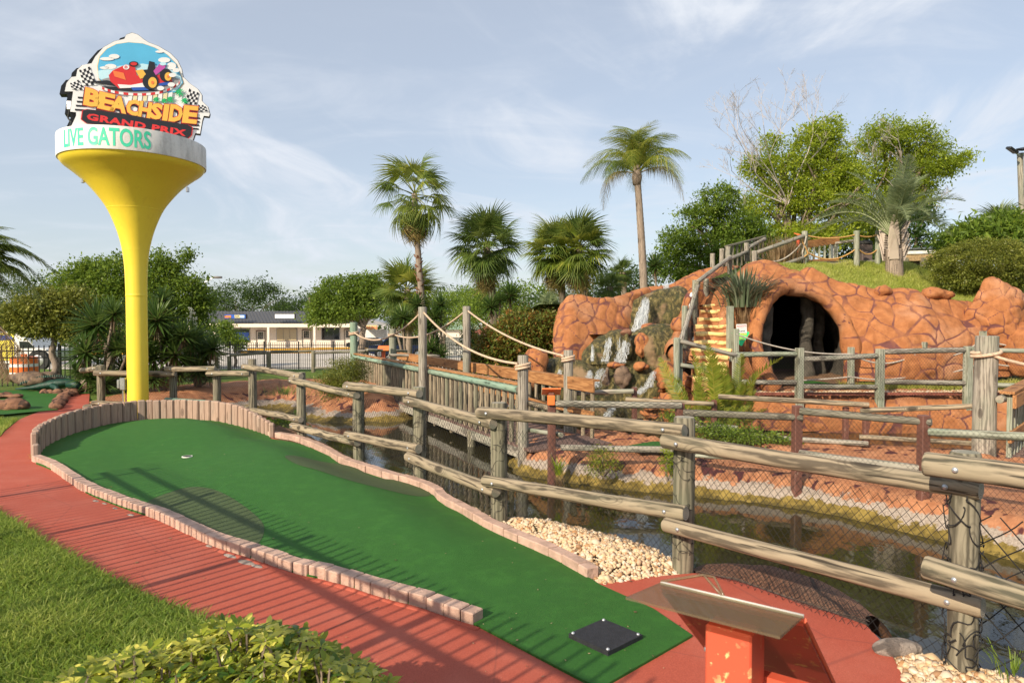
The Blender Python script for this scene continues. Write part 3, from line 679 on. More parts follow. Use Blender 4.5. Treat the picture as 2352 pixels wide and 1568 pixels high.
# ---------------------------------------------------------------- putting green
KL = [(83, 1059), (124, 1076), (178, 1113), (215, 1134), (290, 1163), (364, 1188), (435, 1221), (497, 1250), (600, 1283), (683, 1312), (769, 1331), (886, 1367), (983, 1394), (1098, 1434)]
KR = [(620, 1002), (683, 1013), (753, 1041), (780, 1060), (847, 1084), (909, 1103), (964, 1119), (1003, 1138), (1023, 1158), (1062, 1177), (1120, 1212), (1198, 1248), (1277, 1283), (1362, 1330)]
PAL = [(84, 1052), (92, 1035), (120, 1017), (160, 1000), (200, 988), (245, 977), (290, 970), (345, 966), (400, 965), (450, 966), (500, 969), (550, 980), (585, 990), (622, 1003)]
kl = smooth_poly([pz(x, y + 8) for x, y in KL], 10, False); kr = smooth_poly([pz(x, y + 8) for x, y in KR], 10, False); pal = smooth_poly([pz(x, y) for x, y in PAL], 10, False)
ends = [pz(x, y) for x, y in [(1335, 1568), (1380, 1588), (1410, 1570), (1590, 1466), (1500, 1404), (1375, 1347)]]
GREEN = [(p.x, p.y) for p in (kl[::-1] + [Vector((p.x, p.y, 0)) for p in pal[1:-1]] + kr)]
GREEN = GREEN + [(p.x, p.y) for p in ends[::-1]]
def green_z(P):
    P = np.asarray(P, float); x, y = P[:, 0], P[:, 1]; d = np.clip(-sdf_poly(P[:, :2], GREEN), 0, 3)
    q = (x + y * .9); h = .045 * np.sin(q * 1.55 + .6) + .03 * np.sin((x * 1.2 - y) * 1.1 + 1) + .025
    return .022 + np.clip(sst(d, .02, .7), 0, 1) * np.maximum(h + .055, .0) * sst(y, 4.2, 6.5)
sheet('putting_green', GREEN, green_z, 'turf_green', step=.09, edge=.02)
for pxs in ([(655, 1080), (700, 1070), (765, 1068), (815, 1078), (860, 1100), (920, 1108), (960, 1120), (990, 1140), (960, 1147), (900, 1144), (800, 1128), (730, 1112), (680, 1100)],
            [(395, 1186), (335, 1163), (420, 1140), (480, 1142), (540, 1165), (600, 1205), (603, 1240), (575, 1262), (520, 1243), (455, 1212)]):
    poly = [(p.x, p.y) for p in smooth_poly([pz(x, y) for x, y in pxs], 5)]
    sheet('turf_patch', poly, lambda P: green_z(P) + .0025, 'turf_patch', step=.08)
cup = thing('golf_hole', pz(430, 1053, .05), 'white rimmed golf hole sunk in the large putting green', 'golf hole')
zc = float(green_z([[W[cup].translation.x, W[cup].translation.y]])[0]); cc = Vector((W[cup].translation.x, W[cup].translation.y, zc + .003))
b = MB(); b.lathe([(.054, .012), (.062, .012), (.062, .0)], cc, 24); b.build('rim', 'white_paint', cup)
b = MB(); b.lathe([(.052, .010), (.001, .010)], cc, 24); b.build('cup', 'rubber', cup)
mt = thing('tee_mat', pz(1390, 1455, .02), 'square black rubber tee mat screwed to the near end of the green', 'tee mat')
c4 = [pz(x, y, .05) for x, y in [(1306, 1452), (1386, 1418), (1476, 1455), (1397, 1494)]]
for p in c4: p.z = .034
bm_ = MB(); bm_.prism([p - Vector((0, 0, .014)) for p in c4], (0, 0, .026)); m_ = bm_.build('mat', 'black_mat', mt)
cen = sum(c4, Vector()) / 4
for p in c4: bolt(p.lerp(cen, .12) + Vector((0, 0, .012)), Vector((0, 0, 1)), mt, .010)
# ---------------------------------------------------------------- brick kerbs
def brick_kerb(pts, label, group, n0=.17, h=.085, w=.10, zf=None):
    pts = [Vector((p.x, p.y, 0)) for p in pts]; t = thing('brick_kerb', pts[0], label, 'kerb', group)
    s = [0]
    for a, b_ in zip(pts, pts[1:]): s.append(s[-1] + (b_ - a).length)
    S = s[-1]; at = lambda q: Vector((np.interp(q, s, [p.x for p in pts]), np.interp(q, s, [p.y for p in pts]), 0)); q = 0
    while q < S - .03:
        L = min(n0 * rnd.uniform(.85, 1.12), S - q); a, c = at(q + .003), at(q + L - .003); d = (c - a); l = d.length
        if l < .02: break
        M = Matrix.Translation((a + c) / 2 + Vector((rnd.uniform(-.004, .004), rnd.uniform(-.004, .004), h / 2 - .002 + rnd.uniform(-.004, .004)))) @ Matrix.Rotation(math.atan2(d.y, d.x) + rnd.uniform(-.015, .015), 4, 'Z') @ Matrix.Rotation(rnd.uniform(-.02, .02), 4, 'X')
        b = MB(); b.box((0, 0, 0), (l, w, h), bev=.006); place('brick', mesh_of('brick', b.V, b.F, 'pink_brick'), t, M); q += L
    return t
brick_kerb(smooth_poly([pz(x, y) for x, y in KL], 8, False), 'low pink brick edging between the red path and the putting green', 'brick kerbs of the putting green', n0=.15)
brick_kerb(smooth_poly([pz(x, y) for x, y in KR], 8, False), 'low pink brick edging on the pond side of the putting green', 'brick kerbs of the putting green', n0=.19)
# mortar haunch along the near kerb
b = MB(); hp = smooth_poly([pz(x, y + 14) for x, y in KL[7:]], 5, False); b.tube([p + Vector((0, 0, -.012)) for p in hp], [.030 + .003 * math.sin(i * .9) for i in range(len(hp))], 8); o = b.build('path_haunch', 'red_coating', kind='structure', smooth=True)
b = MB()
for (x, y, l) in [(300, 1178, .05), (265, 1163, .04), (565, 1287, .09), (530, 1272, .08), (480, 1250, .04), (590, 1296, .06), (220, 1146, .05), (240, 1152, .04)]:
    p = pz(x, y + 6); b.lathe([(.0, .012), (l * .5, .009), (l * .8, .0)], p + Vector((0, 0, .004)), 9, M=Matrix.Rotation(-.6, 3, 'Z') @ Matrix.Diagonal((1.5, .6, 1)))
o = b.build('mortar_spill', 'grey_concrete', kind='stuff', smooth=True); o['label'] = 'smeared white mortar along the foot of the brick kerb'
# ---------------------------------------------------------------- palisade of upright planks
pl = thing('palisade_edging', pz(350, 966), 'curved edging of upright pinkish planks around the far end of the putting green', 'timber edging')
ptsp = smooth_poly([pz(x, y) for x, y in [(80, 1056)] + PAL[1:] + [(624, 1006)]], 10, False); s = [0]
for a, c in zip(ptsp, ptsp[1:]): s.append(s[-1] + (Vector((c.x, c.y, 0)) - Vector((a.x, a.y, 0))).length)
q, i = .03, 0
while q < s[-1]:
    at = lambda v: Vector((np.interp(v, s, [p.x for p in ptsp]), np.interp(v, s, [p.y for p in ptsp]), 0))
    p = at(q); d = (at(q + .05) - at(q - .05)).normalized(); nrm = Vector((-d.y, d.x, 0)); u = q / s[-1]
    h = (.34 + .03 * math.sin(u * 3.14)) * (1 if u < .80 else 1 - .38 * (u - .80) / .2) + rnd.uniform(-.008, .008); wdt = .118 if u < .82 else .085
    if u < .02: h = .20
    stag = .012 if i % 2 else -.010
    M = Matrix((d, nrm, Vector((0, 0, 1)))).transposed().to_4x4(); M.translation = p + nrm * (.0 + stag)
    b = MB(); b.box((0, 0, h / 2 - .02), (wdt * .995, .075, h + .04), bev=.016); place('plank', mesh_of('plank', b.V, b.F, 'palisade_wood'), pl, M @ Matrix.Rotation(rnd.uniform(-.05, .05), 4, 'Z'))
    q += wdt + .004; i += 1
# ---------------------------------------------------------------- pebbles
def pebbles(name, px, n, size, label, seed, z0=0.0, heap=.05, world=None, sub=1):
    rg = np.random.default_rng(seed); poly = world or [(pz(x, y, z0).x, pz(x, y, z0).y) for x, y in px]; A = np.array(poly); lo, hi = A.min(0), A.max(0); pts = []
    while len(pts) < n:
        c = rg.uniform(lo, hi, (n * 2, 2)); c = c[in_poly(c, poly)]; pts += list(c)
    P = np.array(pts[:n]); d = -sdf_poly(P, poly); Z = z0 + heap * sst(d, 0, .22) + rg.uniform(-.012, .012, n)
    bm = bmesh.new(); bmesh.ops.create_icosphere(bm, subdivisions=sub, radius=1); D = np.array([tuple(v.co) for v in bm.verts]); Fc = np.array([[v.index for v in f.verts] for f in bm.faces]); bm.free()
    k = len(D); sc = size * rg.lognormal(0, .28, (n, 1, 1)) * rg.uniform(.6, 1.25, (n, 1, 3)); V = D[None] * (1 + rg.uniform(-.16, .16, (n, k, 1))) * sc
    a = rg.uniform(0, 6.28, n); ca, sa = np.cos(a)[:, None], np.sin(a)[:, None]; tl = rg.uniform(-.5, .5, (n, 1)); x = V[..., 0] * ca - V[..., 1] * sa; y = V[..., 0] * sa + V[..., 1] * ca; z = V[..., 2] * .75 + x * tl
    V = np.stack([x + P[:, 0:1], y + P[:, 1:2], z + Z[:, None]], -1); Q = (Fc[None] + (np.arange(n) * k)[:, None, None]).reshape(-1, 3)
    o = obj(name, V.reshape(-1, 3), Q, 'pebble', kind='stuff', smooth=True, attrs={'var': ('FACE', np.repeat(rg.random(n), len(Fc)))}); o['label'] = label; return o
pebbles('gravel', [(1155, 1190), (1250, 1195), (1400, 1230), (1500, 1260), (1570, 1298), (1585, 1315), (1480, 1330), (1378, 1345), (1340, 1305), (1200, 1235)], 3600, .0165, 'cream and tan river pebbles between the brick kerb and the pond', 1, heap=.055)
pebbles('gravel', [(1110, 1178), (1160, 1200), (1200, 1232), (1050, 1165), (1040, 1150)], 260, .014, 'thin strip of small reddish pebbles by the brick kerb', 3, heap=.02)
pebbles('gravel', [(2050, 1488), (2100, 1500), (2200, 1530), (2352, 1560), (2420, 1640), (2100, 1640), (2070, 1550)], 1300, .018, 'cream river pebbles in the near right corner by the fence post', 2, heap=.04, z0=.0)
# grassy islands of ground (left)
GL = [(-60, 1165), (0, 1192), (25, 1208), (83, 1246), (145, 1283), (224, 1328), (323, 1374), (406, 1415), (520, 1462), (660, 1530), (800, 1610), (800, 1720), (-900, 1720), (-900, 1130)]
LAWN = [(pz(x, y).x, pz(x, y).y) for x, y in GL]
sheet('lawn_ground', LAWN, .016, 'grass_ground', step=.6, smooth=False)
LAWN2 = [(pz(x, y).x, pz(x, y).y) for x, y in [(-100, 960), (0, 964), (41, 966), (12, 990), (0, 1004), (-100, 1010)]]
sheet('lawn_ground', LAWN2, .014, 'grass_ground', step=.6, smooth=False)
SG = [(pz(x, y).x, pz(x, y).y) for x, y in [(-250, 900), (0, 899), (56, 897), (137, 905), (204, 893), (206, 905), (150, 907), (137, 909), (119, 934), (137, 937), (131, 943), (60, 949), (19, 954), (-100, 956), (-250, 958)]]
sheet('small_putting_green', SG, .02, 'turf_green', step=.4, smooth=False)
def blades(name, poly, n, h, w, mat, zf, label, seed=1, lean=.6, zone=None, near=None):
    rg = np.random.default_rng(seed); A = np.array(poly); lo, hi = A.min(0), A.max(0); P = np.zeros((0, 2))
    while len(P) < n:
        c = rg.uniform(lo, hi, (n * 2, 2)); c = c[in_poly(c, poly)]
        if near is not None:
            v = c[:, 1]; ok = (v > .3) & (np.abs(c[:, 0]) < v * .82 + .3); c = c[ok]
        P = np.concatenate([P, c])
    P = P[:n]; Z = zf(P) if callable(zf) else np.full(n, zf); cl = np.array([noise.noise(Vector((p[0] * 1.3, p[1] * 1.3, seed))) for p in P])
    H = h * rg.uniform(.5, 1.3, n) * (1 + .5 * cl); a = rg.uniform(0, 6.28, n); ln = rg.uniform(.1, lean * 1.6, n) * H; dx, dy = np.cos(a), np.sin(a); b_ = rg.uniform(0, 6.28, n); wx, wy = np.cos(b_) * w / 2, np.sin(b_) * w / 2
    B = np.c_[P, Z]; O = np.zeros((n, 5, 3)); O[:, 0] = B + np.c_[wx, wy, 0 * wx]; O[:, 1] = B - np.c_[wx, wy, 0 * wx]
    Mid = B + np.c_[dx * ln * .35, dy * ln * .35, H * .6]; O[:, 2] = Mid - np.c_[wx, wy, 0 * wx] * .8; O[:, 3] = Mid + np.c_[wx, wy, 0 * wx] * .8; O[:, 4] = B + np.c_[dx * ln, dy * ln, H]
    i = np.arange(n)[:, None] * 5; T = np.concatenate([i + [0, 1, 2], i + [0, 2, 3], i + [3, 2, 4]], 0); var = np.clip(rg.normal(.5, .2, n) + cl * .4, 0, 1)
    o = obj(name, O.reshape(-1, 3), T, mat, kind='stuff', attrs={'var': ('FACE', np.concatenate([var] * 3))}); o['label'] = label; return o
blades('lawn_grass', LAWN, 60000, .074, .0125, 'leaf_grass', .016, 'thick green grass in the sunny near left corner', 1, near=True, lean=.9)
blades('lawn_grass', LAWN2, 2500, .07, .008, 'leaf_grass', .014, 'small patch of grass beside the far left end of the red path', 2)
# ---------------------------------------------------------------- front log fence
def logfence(name, label, cat, group, posts, rails, nets=None, pr=.07, postmat='post_wood', railmat='log_wood', sq=False, netcell=.045, netr=.0016, netmat='net_black', gz=None, boltson=True, netoff=.06, dz=0.0, dig=.35):
    P0 = posts[0]; t = thing(name, pd(P0[0], P0[2], P0[3]), label, cat, group); W3 = []
    for p in posts:
        x, yt, yb, Z = p[:4]; Z += dz; top = pd(x, yt, Z); bot = pd(x, yb, Z); bot.x = top.x = (top.x + bot.x) / 2; m = p[4] if len(p) > 4 else postmat
        low = bot - Vector((0, 0, dig)); W3.append((top, bot))
        if sq: sqpost('post', low, top, pr * 2, m, t, .15)
        else: log('post', low, top, pr * rnd.uniform(.95, 1.05), m, t, n=16, wob=.03)
    for r in rails:
        (x0, y0, Z0), (x1, y1, Z1), rr = r[:3]; m = r[3] if len(r) > 3 else railmat
        Z0 += dz; Z1 += dz; a, c = pd(x0, y0, Z0), pd(x1, y1, Z1); ra = log('rail', a, c, rr, m, t, n=16, r1=rr * rnd.uniform(.9, 1.05), bend=rnd.uniform(-.012, .012), wob=.07)
        if boltson:
            d = (c - a).normalized(); nn = Vector((d.y, -d.x, 0)).normalized(); nn = nn if nn.y < 0 else -nn
            for q in (a + d * .14, c - d * .14): bolt(q + nn * (rr * .99), nn, ra, .014)
    return t, W3
RA = .052
APOSTS = [(232, 838, 936, 13.0), (398, 842, 938, 13.15), (498, 848, 938, 12.9), (580, 824, 940, 12.6), (692, 855, 1013, 10.5), (824, 879, 1066, 8.55), (963, 888, 1108, 7.42), (1146, 924, 1203, 5.97), (1570, 957, 1318, 4.76), (2214, 1037, 1562, 3.36)]
ARAILS = [((187, 851, 13.9), (225, 846, 12.93), RA), ((216, 857, 12.86), (403, 858, 13.0), RA), ((380, 848, 13.02), (495, 846, 12.78), RA), ((476, 858, 12.78), (575, 858, 12.55), RA), ((560, 842, 12.50), (691, 864, 10.38), RA),
          ((667, 873, 10.55), (820, 907, 8.45), RA), ((794, 886, 8.62), (963, 904, 7.30), RA), ((936, 919, 7.35), (1132, 974, 5.87), RA), ((1100, 946, 6.0), (1573, 989, 4.64), RA * 1.04), ((1524, 1012, 4.72), (2254, 1126, 3.28), RA), ((2123, 1065, 3.28), (2700, 1140, 2.66), RA * 1.08),
          ((212, 926, 12.86), (402, 929, 13.0), RA), ((380, 918, 13.02), (495, 927, 12.78), RA, 'green_wood'), ((560, 938, 12.46), (691, 964, 10.36), RA), ((670, 977, 10.45), (822, 1016, 8.42), RA, 'log_wood'), ((796, 998, 8.5), (962, 1031, 7.28), RA), ((937, 1047, 7.32), (1139, 1130, 5.85), RA),
          ((1112, 1104, 5.90), (1576, 1178, 4.63), RA, 'log_wood'), ((1527, 1202, 4.68), (2259, 1396, 3.26), RA), ((2123, 1302, 3.22), (2650, 1455, 2.62), RA * 1.05), ((195, 935, 13.6), (222, 930, 12.95), RA)]
fa, wa = logfence('log_fence', 'weathered round log fence with black netting along the near side of the pond', 'fence', None, APOSTS, ARAILS)
run = [(Vector((t_.x, t_.y, .82)) + Vector((0, .03, 0)), Vector((b_.x, b_.y, 0.0)) + Vector((.02, .10, 0))) for t_, b_ in wa] 
net(run, fa, .040, .0016, 1, sag=.015)
run2 = [run[-1], (Vector((3.3, 2.55, .85)), Vector((3.4, 2.6, -.02)))]
net(run2, fa, .095, .0036, 3, sag=.03)
# crumpled net wrapped round the nearest posts
for (x, yt, yb, Z) in [(2214, 1120, 1540, 3.36), (1570, 1030, 1310, 4.76), (1146, 985, 1200, 5.97), (963, 950, 1100, 7.42), (824, 915, 1060, 8.55)]:
    tp, bp = pd(x, yt, Z), pd(x, yb, Z); paths = []; H = tp.z - bp.z; near = Z < 4
    for k in range(26 if near else 22):
        a0 = rnd.uniform(0, 6.28); dr = rnd.choice((-1, 1)) * rnd.uniform(2.0, 4.0); z0 = rnd.uniform(-.3, .85); hl = rnd.uniform(.15, .5)
        q = np.linspace(0, 1, 26); an = a0 + dr * q + .25 * np.sin(q * 17 + k); zz_ = bp.z + H * np.clip(z0 + hl * q + .02 * np.sin(q * 23 + k), 0, 1); rr = .078 + .008 * np.sin(q * 13 + k)
        paths.append(np.stack([tp.x + rr * np.cos(an), tp.y + rr * np.sin(an), zz_], -1))
    V, Q = tubes_np(np.array(paths), .0034 if near else .0018, 4); obj('netting', V, Q, 'net_black', fa, kind='stuff')
# ---------------------------------------------------------------- island fence (red square posts)
RB = .045
fb, wb = logfence('netted_fence', 'peeling dark red posts with net wrapped log rails on the near island edge', 'fence', 'fences around the island',
    [(1267, 925, 1085, 9.55), (1561, 925, 1090, 9.25), (1830, 931, 1134, 8.55), (2120, 953, 1182, 7.6), (2560, 985, 1290, 6.4)],
    [((1212, 925, 10.9), (1262, 937, 9.6), RB), ((1276, 927, 9.5), (1566, 931, 9.2), RB, 'grey_wood'), ((1570, 947, 9.2), (1845, 959, 8.5), RB, 'dark_rail_wood'), ((1838, 944, 8.5), (2140, 969, 7.55), RB, 'dark_rail_wood'), ((2133, 991, 7.5), (2560, 1014, 6.4), RB, 'weathered_green_wood'),
     ((1214, 987, 10.9), (1290, 999, 9.5), RB * .8, 'weathered_green_wood'), ((1288, 1028, 9.5), (1575, 1032, 9.2), RB, 'grey_wood'), ((1570, 1043, 9.2), (1834, 1056, 8.5), RB * .9, 'weathered_green_wood'), ((1836, 1040, 8.5), (2112, 1076, 7.6), RB, 'grey_wood'), ((2125, 1080, 7.55), (2560, 1120, 6.4), RB, 'weathered_green_wood')],
    pr=.052, postmat='old_red_wood', sq=True, boltson=False, dz=.20, dig=.34)
run = [(Vector((t_.x, t_.y, .62)), Vector((b_.x, b_.y - .05, b_.z + .05))) for t_, b_ in wb]
for i, r in enumerate([(927, 1.0), (935, 1), (950, 1), (975, 1), (1005, 1)]):
    pxs = [1267, 1561, 1830, 2120, 2560][i]; Zs = [9.45, 9.15, 8.45, 7.5, 6.3][i]; q = pd(pxs, r[0] + 6, Zs + .20); run[i] = (q, run[i][1])
net(run, fb, .045, .0014, 4, sag=.012)
def wrapnet(a, c, rr, parent, k=26, r=.0017):
    a, c = Vector(a), Vector(c); L = (c - a).length; d = (c - a) / L; u = d.orthogonal().normalized(); v = d.cross(u); paths = []; q = np.linspace(0, 1, int(L / .03) + 2); A, D, U, Vv = (np.array(z) for z in (a, d, u, v))
    for s_ in (-1, 1):
        for j in range(6):
            an = s_ * q * L / .11 + j * 1.047; rad = rr * (1.05 + .06 * np.sin(q * 31 + j)); paths.append(A + D * (q * L)[:, None] + (U * np.cos(an)[:, None] + Vv * np.sin(an)[:, None]) * rad[:, None])
    V, Q = tubes_np(np.array(paths), r, 3); obj('netting', V, Q, 'net_black', parent, kind='stuff')
for (p, q_, rr) in [((1276, 927, 9.5), (1566, 931, 9.2), RB), ((1570, 947, 9.2), (1845, 959, 8.5), RB), ((1838, 944, 8.5), (2140, 969, 7.55), RB), ((2150, 992, 7.5), (2560, 1014, 6.4), RB), ((1212, 925, 10.9), (1262, 937, 9.6), RB)]:
    wrapnet(pd(p[0], p[1], p[2] + .20), pd(q_[0], q_[1], q_[2] + .20), rr, fb)
# ---------------------------------------------------------------- fence on the far edge of the island
fc_, wc = logfence('netted_fence', 'low log fence with thin dark posts behind the netted island fence', 'fence', 'fences around the island',
    [(1457, 889, 1000, 12.3), (1640, 918, 1030, 11.9), (1988, 930, 1040, 11.1), (1942, 934, 1035, 11.2)],
    [((1316, 903, 12.5), (1456, 898, 12.2), .042, 'grey_wood'), ((1437, 916, 12.2), (1640, 928, 11.8), .045), ((1650, 910, 11.8), (1996, 930, 11.0), .047), ((1976, 944, 11.1), (2252, 931, 10.5), .045),
     ((1592, 977, 11.9), (1695, 983, 11.7), .045, 'grey_wood'), ((1684, 998, 11.6), (1994, 1019, 11.0), .042, 'grey_wood'), ((1974, 1003, 11.1), (2252, 1019, 10.5), .042)],
    pr=.04, postmat='old_red_wood', sq=True, boltson=False)
net([(Vector((pd(x, y, Z).x, Z + .06, pd(x, y, Z).z)), Vector((pd(x, y, Z).x, Z + .06, -.28))) for x, y, Z in [(1437, 920, 12.2), (1640, 930, 11.8), (1990, 936, 11.05), (2252, 936, 10.5)]], fc_, .05, .0014, 6, sag=.01)
# ---------------------------------------------------------------- fence along the gravel walk
fd_, wd = logfence('netted_fence', 'pale green wood fence with net wrapped rails in front of the tunnel', 'fence', 'fences by the tunnel',
    [(1558, 775, 862, 14.2), (1691, 815, 915, 14.5), (1836, 799, 911, 14.6), (2021, 801, 916, 14.6), (2223, 795, 913, 14.5), (2420, 790, 915, 14.3)],
    [((1561, 783, 14.1), (1690, 816, 14.45), .05, 'grey_wood'), ((1690, 814, 14.5), (1829, 813, 14.6), .055, 'weathered_green_wood'), ((1842, 825, 14.6), (2015, 817, 14.6), .055, 'grey_wood'), ((2027, 808, 14.6), (2216, 803, 14.5), .055, 'grey_wood'), ((2230, 802, 14.5), (2420, 808, 14.3), .05, 'weathered_green_wood'),
     ((1562, 838, 14.1), (1645, 849, 14.3), .045, 'weathered_green_wood'), ((1692, 877, 14.5), (1831, 878, 14.6), .055, 'grey_wood'), ((1844, 887, 14.6), (2015, 889, 14.6), .055, 'grey_wood'), ((2030, 876, 14.6), (2216, 880, 14.5), .055, 'grey_wood'), ((2230, 883, 14.5), (2420, 887, 14.3), .05, 'weathered_green_wood')],
    pr=.07, postmat='weathered_green_wood', sq=True, boltson=False)
net([(Vector((pd(x, y, 14.55).x, 14.5, pd(x, y, 14.55).z)), Vector((pd(x, y, 14.55).x, 14.5, .10))) for x, y in [(1692, 816), (1836, 818), (2021, 812), (2223, 804), (2420, 808)]], fd_, .05, .0018, 9, sag=.006)
for (p, q_) in [((1842, 825, 14.6), (2015, 817, 14.6)), ((2027, 808, 14.6), (2216, 803, 14.5)), ((1692, 877, 14.5), (1831, 878, 14.6)), ((1844, 887, 14.6), (2015, 889, 14.6)), ((2030, 876, 14.6), (2216, 880, 14.5)), ((1690, 814, 14.5), (1829, 813, 14.6))]: wrapnet(pd(*p), pd(*q_), .056, fd_, r=.002)
# rope rail just behind it
t = thing('rope_fence', pd(1955, 883, 15.7), 'square green posts joined by two sagging grey ropes below the orange rock wall', 'fence', 'fences by the tunnel')
RP = [(1690, 755, 905, 15.0), (1955, 797, 884, 15.6), (2122, 785, 876, 15.8), (2258, 760, 850, 15.9), (2440, 735, 860, 16)]
for (x, yt, yb, Z) in RP:
    a = pd(x, yb + 8, Z); c = pd(x, yt, Z); a.x = c.x; sqpost('post', a, c, .115, 'weathered_green_wood', t, .1)
for i in range(4):
    for f0, sg in ((.18, .30), (.78, .12)):
        x0, yt0, yb0, Z0 = RP[i]; x1, yt1, yb1, Z1 = RP[i + 1]; p, q_ = pd(x0, yt0 + (yb0 - yt0) * f0 * (.45 if i == 0 and f0 < .5 else 1), Z0 - .05), pd(x1, yt1 + (yb1 - yt1) * f0, Z1 - .05)
        rope('rope', rope_path(p, q_, sg * (.9 if i else .45), 30), .018, 'rope_grey', t)
# ---------------------------------------------------------------- long fence beyond the left bank
ff, _ = logfence('rope_fence', 'thin grey post fence with net wrapped rails beyond the left bank', 'fence', None,
    [(527, 818, 885, 24), (498, 812, 880, 24), (618, 807, 880, 24), (720, 805, 884, 24), (841, 803, 882, 24.5), (932, 805, 870, 26), (895, 822, 912, 21), (960, 812, 880, 25)],
    [((470, 818, 24), (525, 812, 24), .05, 'grey_wood'), ((530, 815, 24), (616, 810, 24), .05, 'grey_wood'), ((545, 806, 24), (612, 807, 24), .04, 'grey_wood'), ((622, 808, 24), (718, 806, 24), .05, 'dark_rail_wood'), ((722, 810, 24), (838, 806, 24.4), .05, 'grey_wood'), ((843, 803, 24.4), (935, 806, 25.8), .05, 'grey_wood'),
     ((893, 815, 21), (1010, 818, 21.5), .05, 'grey_wood'), ((893, 862, 21), (980, 863, 21.3), .05, 'grey_wood'), ((722, 845, 24), (838, 843, 24.4), .04, 'grey_wood'), ((843, 838, 24.4), (930, 836, 26), .04, 'grey_wood')], pr=.07, postmat='post_wood', boltson=False)
# ---------------------------------------------------------------- black picket fences (far)
def picket(px0, Z0, px1, Z1, label, top=785, zb=None, posts=None, kindstuff=True, h=1.45, group='black metal picket fences'):
    a = pd(px0, top, Z0); c = pd(px1, top, Z1); t = thing('picket_fence', (a.x, a.y, a.z - h), label, 'fence', group); L = math.hypot(c.x - a.x, c.y - a.y); n = int(L / .12); V = MB()
    for i in range(n + 1):
        p = a.lerp(c, i / n); 
        if i % 16 == 0:
            b = MB(); b.box((0, 0, (-h + .05) / 2), (.065, .065, h + .05)); place('post', mesh_of('post', b.V, b.F, 'black_metal'), t, Matrix.Translation((p.x, p.y, p.z)))
        else: V.box((p.x, p.y, p.z - h / 2), (.022, .022, h))
    V.build('pickets', 'black_metal', t, kind='stuff')
    for dz in (.16, .34, h - .12):
        plank('rail', a - Vector((0, 0, dz)), c - Vector((0, 0, dz)), .03, .035, 'black_metal', t)
    return t
picket(450, 37.5, 1130, 36.5, 'long black metal picket fence between the mini golf course and the building lot', 786, h=1.5)
picket(-60, 18.5, 195, 19.5, 'black metal picket fence behind the alligator statue at the left', 793, h=1.45)
# the tall fence whose shadow stripes the path (stands left of and behind the photographer)
nrm = Vector((.7071, .7071, 0)); dr = Vector((.7071, -.7071, 0)); off = -.30
t = thing('picket_fence', nrm * off + dr * (-6), 'tall black picket fence casting striped shadows over the red path', 'fence', 'black metal picket fences'); V = MB()
h1, h2 = 1.66, 1.49; n = int(13 / .105)
for i in range(n + 1):
    p = nrm * off + dr * (-8.6 + i * .105)
    if i % 17 == 3: sqpost('post', p, p + Vector((0, 0, h1 + .12)), .07, 'black_metal', t, R(45))
    else: V.box((p.x, p.y, (h1 + .16) / 2), (.019, .019, h1 + .16), Matrix.Rotation(R(45), 3, 'Z'))
V.build('pickets', 'black_metal', t, kind='stuff')
for z in (h1, h2 - .02, .12): plank('rail', nrm * off + dr * (-8.6) + Vector((0, 0, z)), nrm * off + dr * 4.4 + Vector((0, 0, z)), .04, .04, 'black_metal', t)
# ---------------------------------------------------------------- rope bridge
DZ = -.25
A0, A1 = Vector((.17, 10.96, DZ)), Vector((-5.05, 21.8, DZ)); B0, B1 = Vector((1.03, 12.5, DZ)), Vector((-4.06, 23.2, DZ)); Am = Vector((-1.96, 15.1, DZ))
dirb = (A1 - A0).normalized(); side = Vector((-dirb.y, dirb.x, 0)); side = side if side.x > 0 else -side
t = thing('rope_bridge', A0.lerp(A1, .5), 'long wooden footbridge with rope strung posts crossing the pond', 'bridge')
def onA(px, z, extra=0.0):                    # point over line A whose photo column is px
    d = ray(px, 740); k = (px - CX) / F; s_ = (A0.x - k * A0.y) / (k * dirb.y - dirb.x); p = A0 + dirb * s_; return Vector((p.x, p.y, z))
Lb = (A1 - A0).length; nb = int(Lb / .14); mp = None
for i in range(nb):
    p = A0 + dirb * (Lb * (i + .5) / nb) + side * .73 - dirb * .35
    M = Matrix((side, dirb, Vector((0, 0, 1)))).transposed().to_4x4(); M.translation = p + Vector((0, 0, -.02 + rnd.uniform(-.003, .003)))
    if mp is None: b = MB(); b.box((0, 0, 0), (1.52, .132, .04), bev=.004); mp = mesh_of('deck_board', b.V, b.F, 'dark_plank')
    place('deck_board', mp, t, M)
for s_ in (-.02, 1.48): plank('beam', A0 + side * s_ + Vector((0, 0, -.115)), A1 + side * s_ + Vector((0, 0, -.115)), .05, .16, 'grey_wood', t)
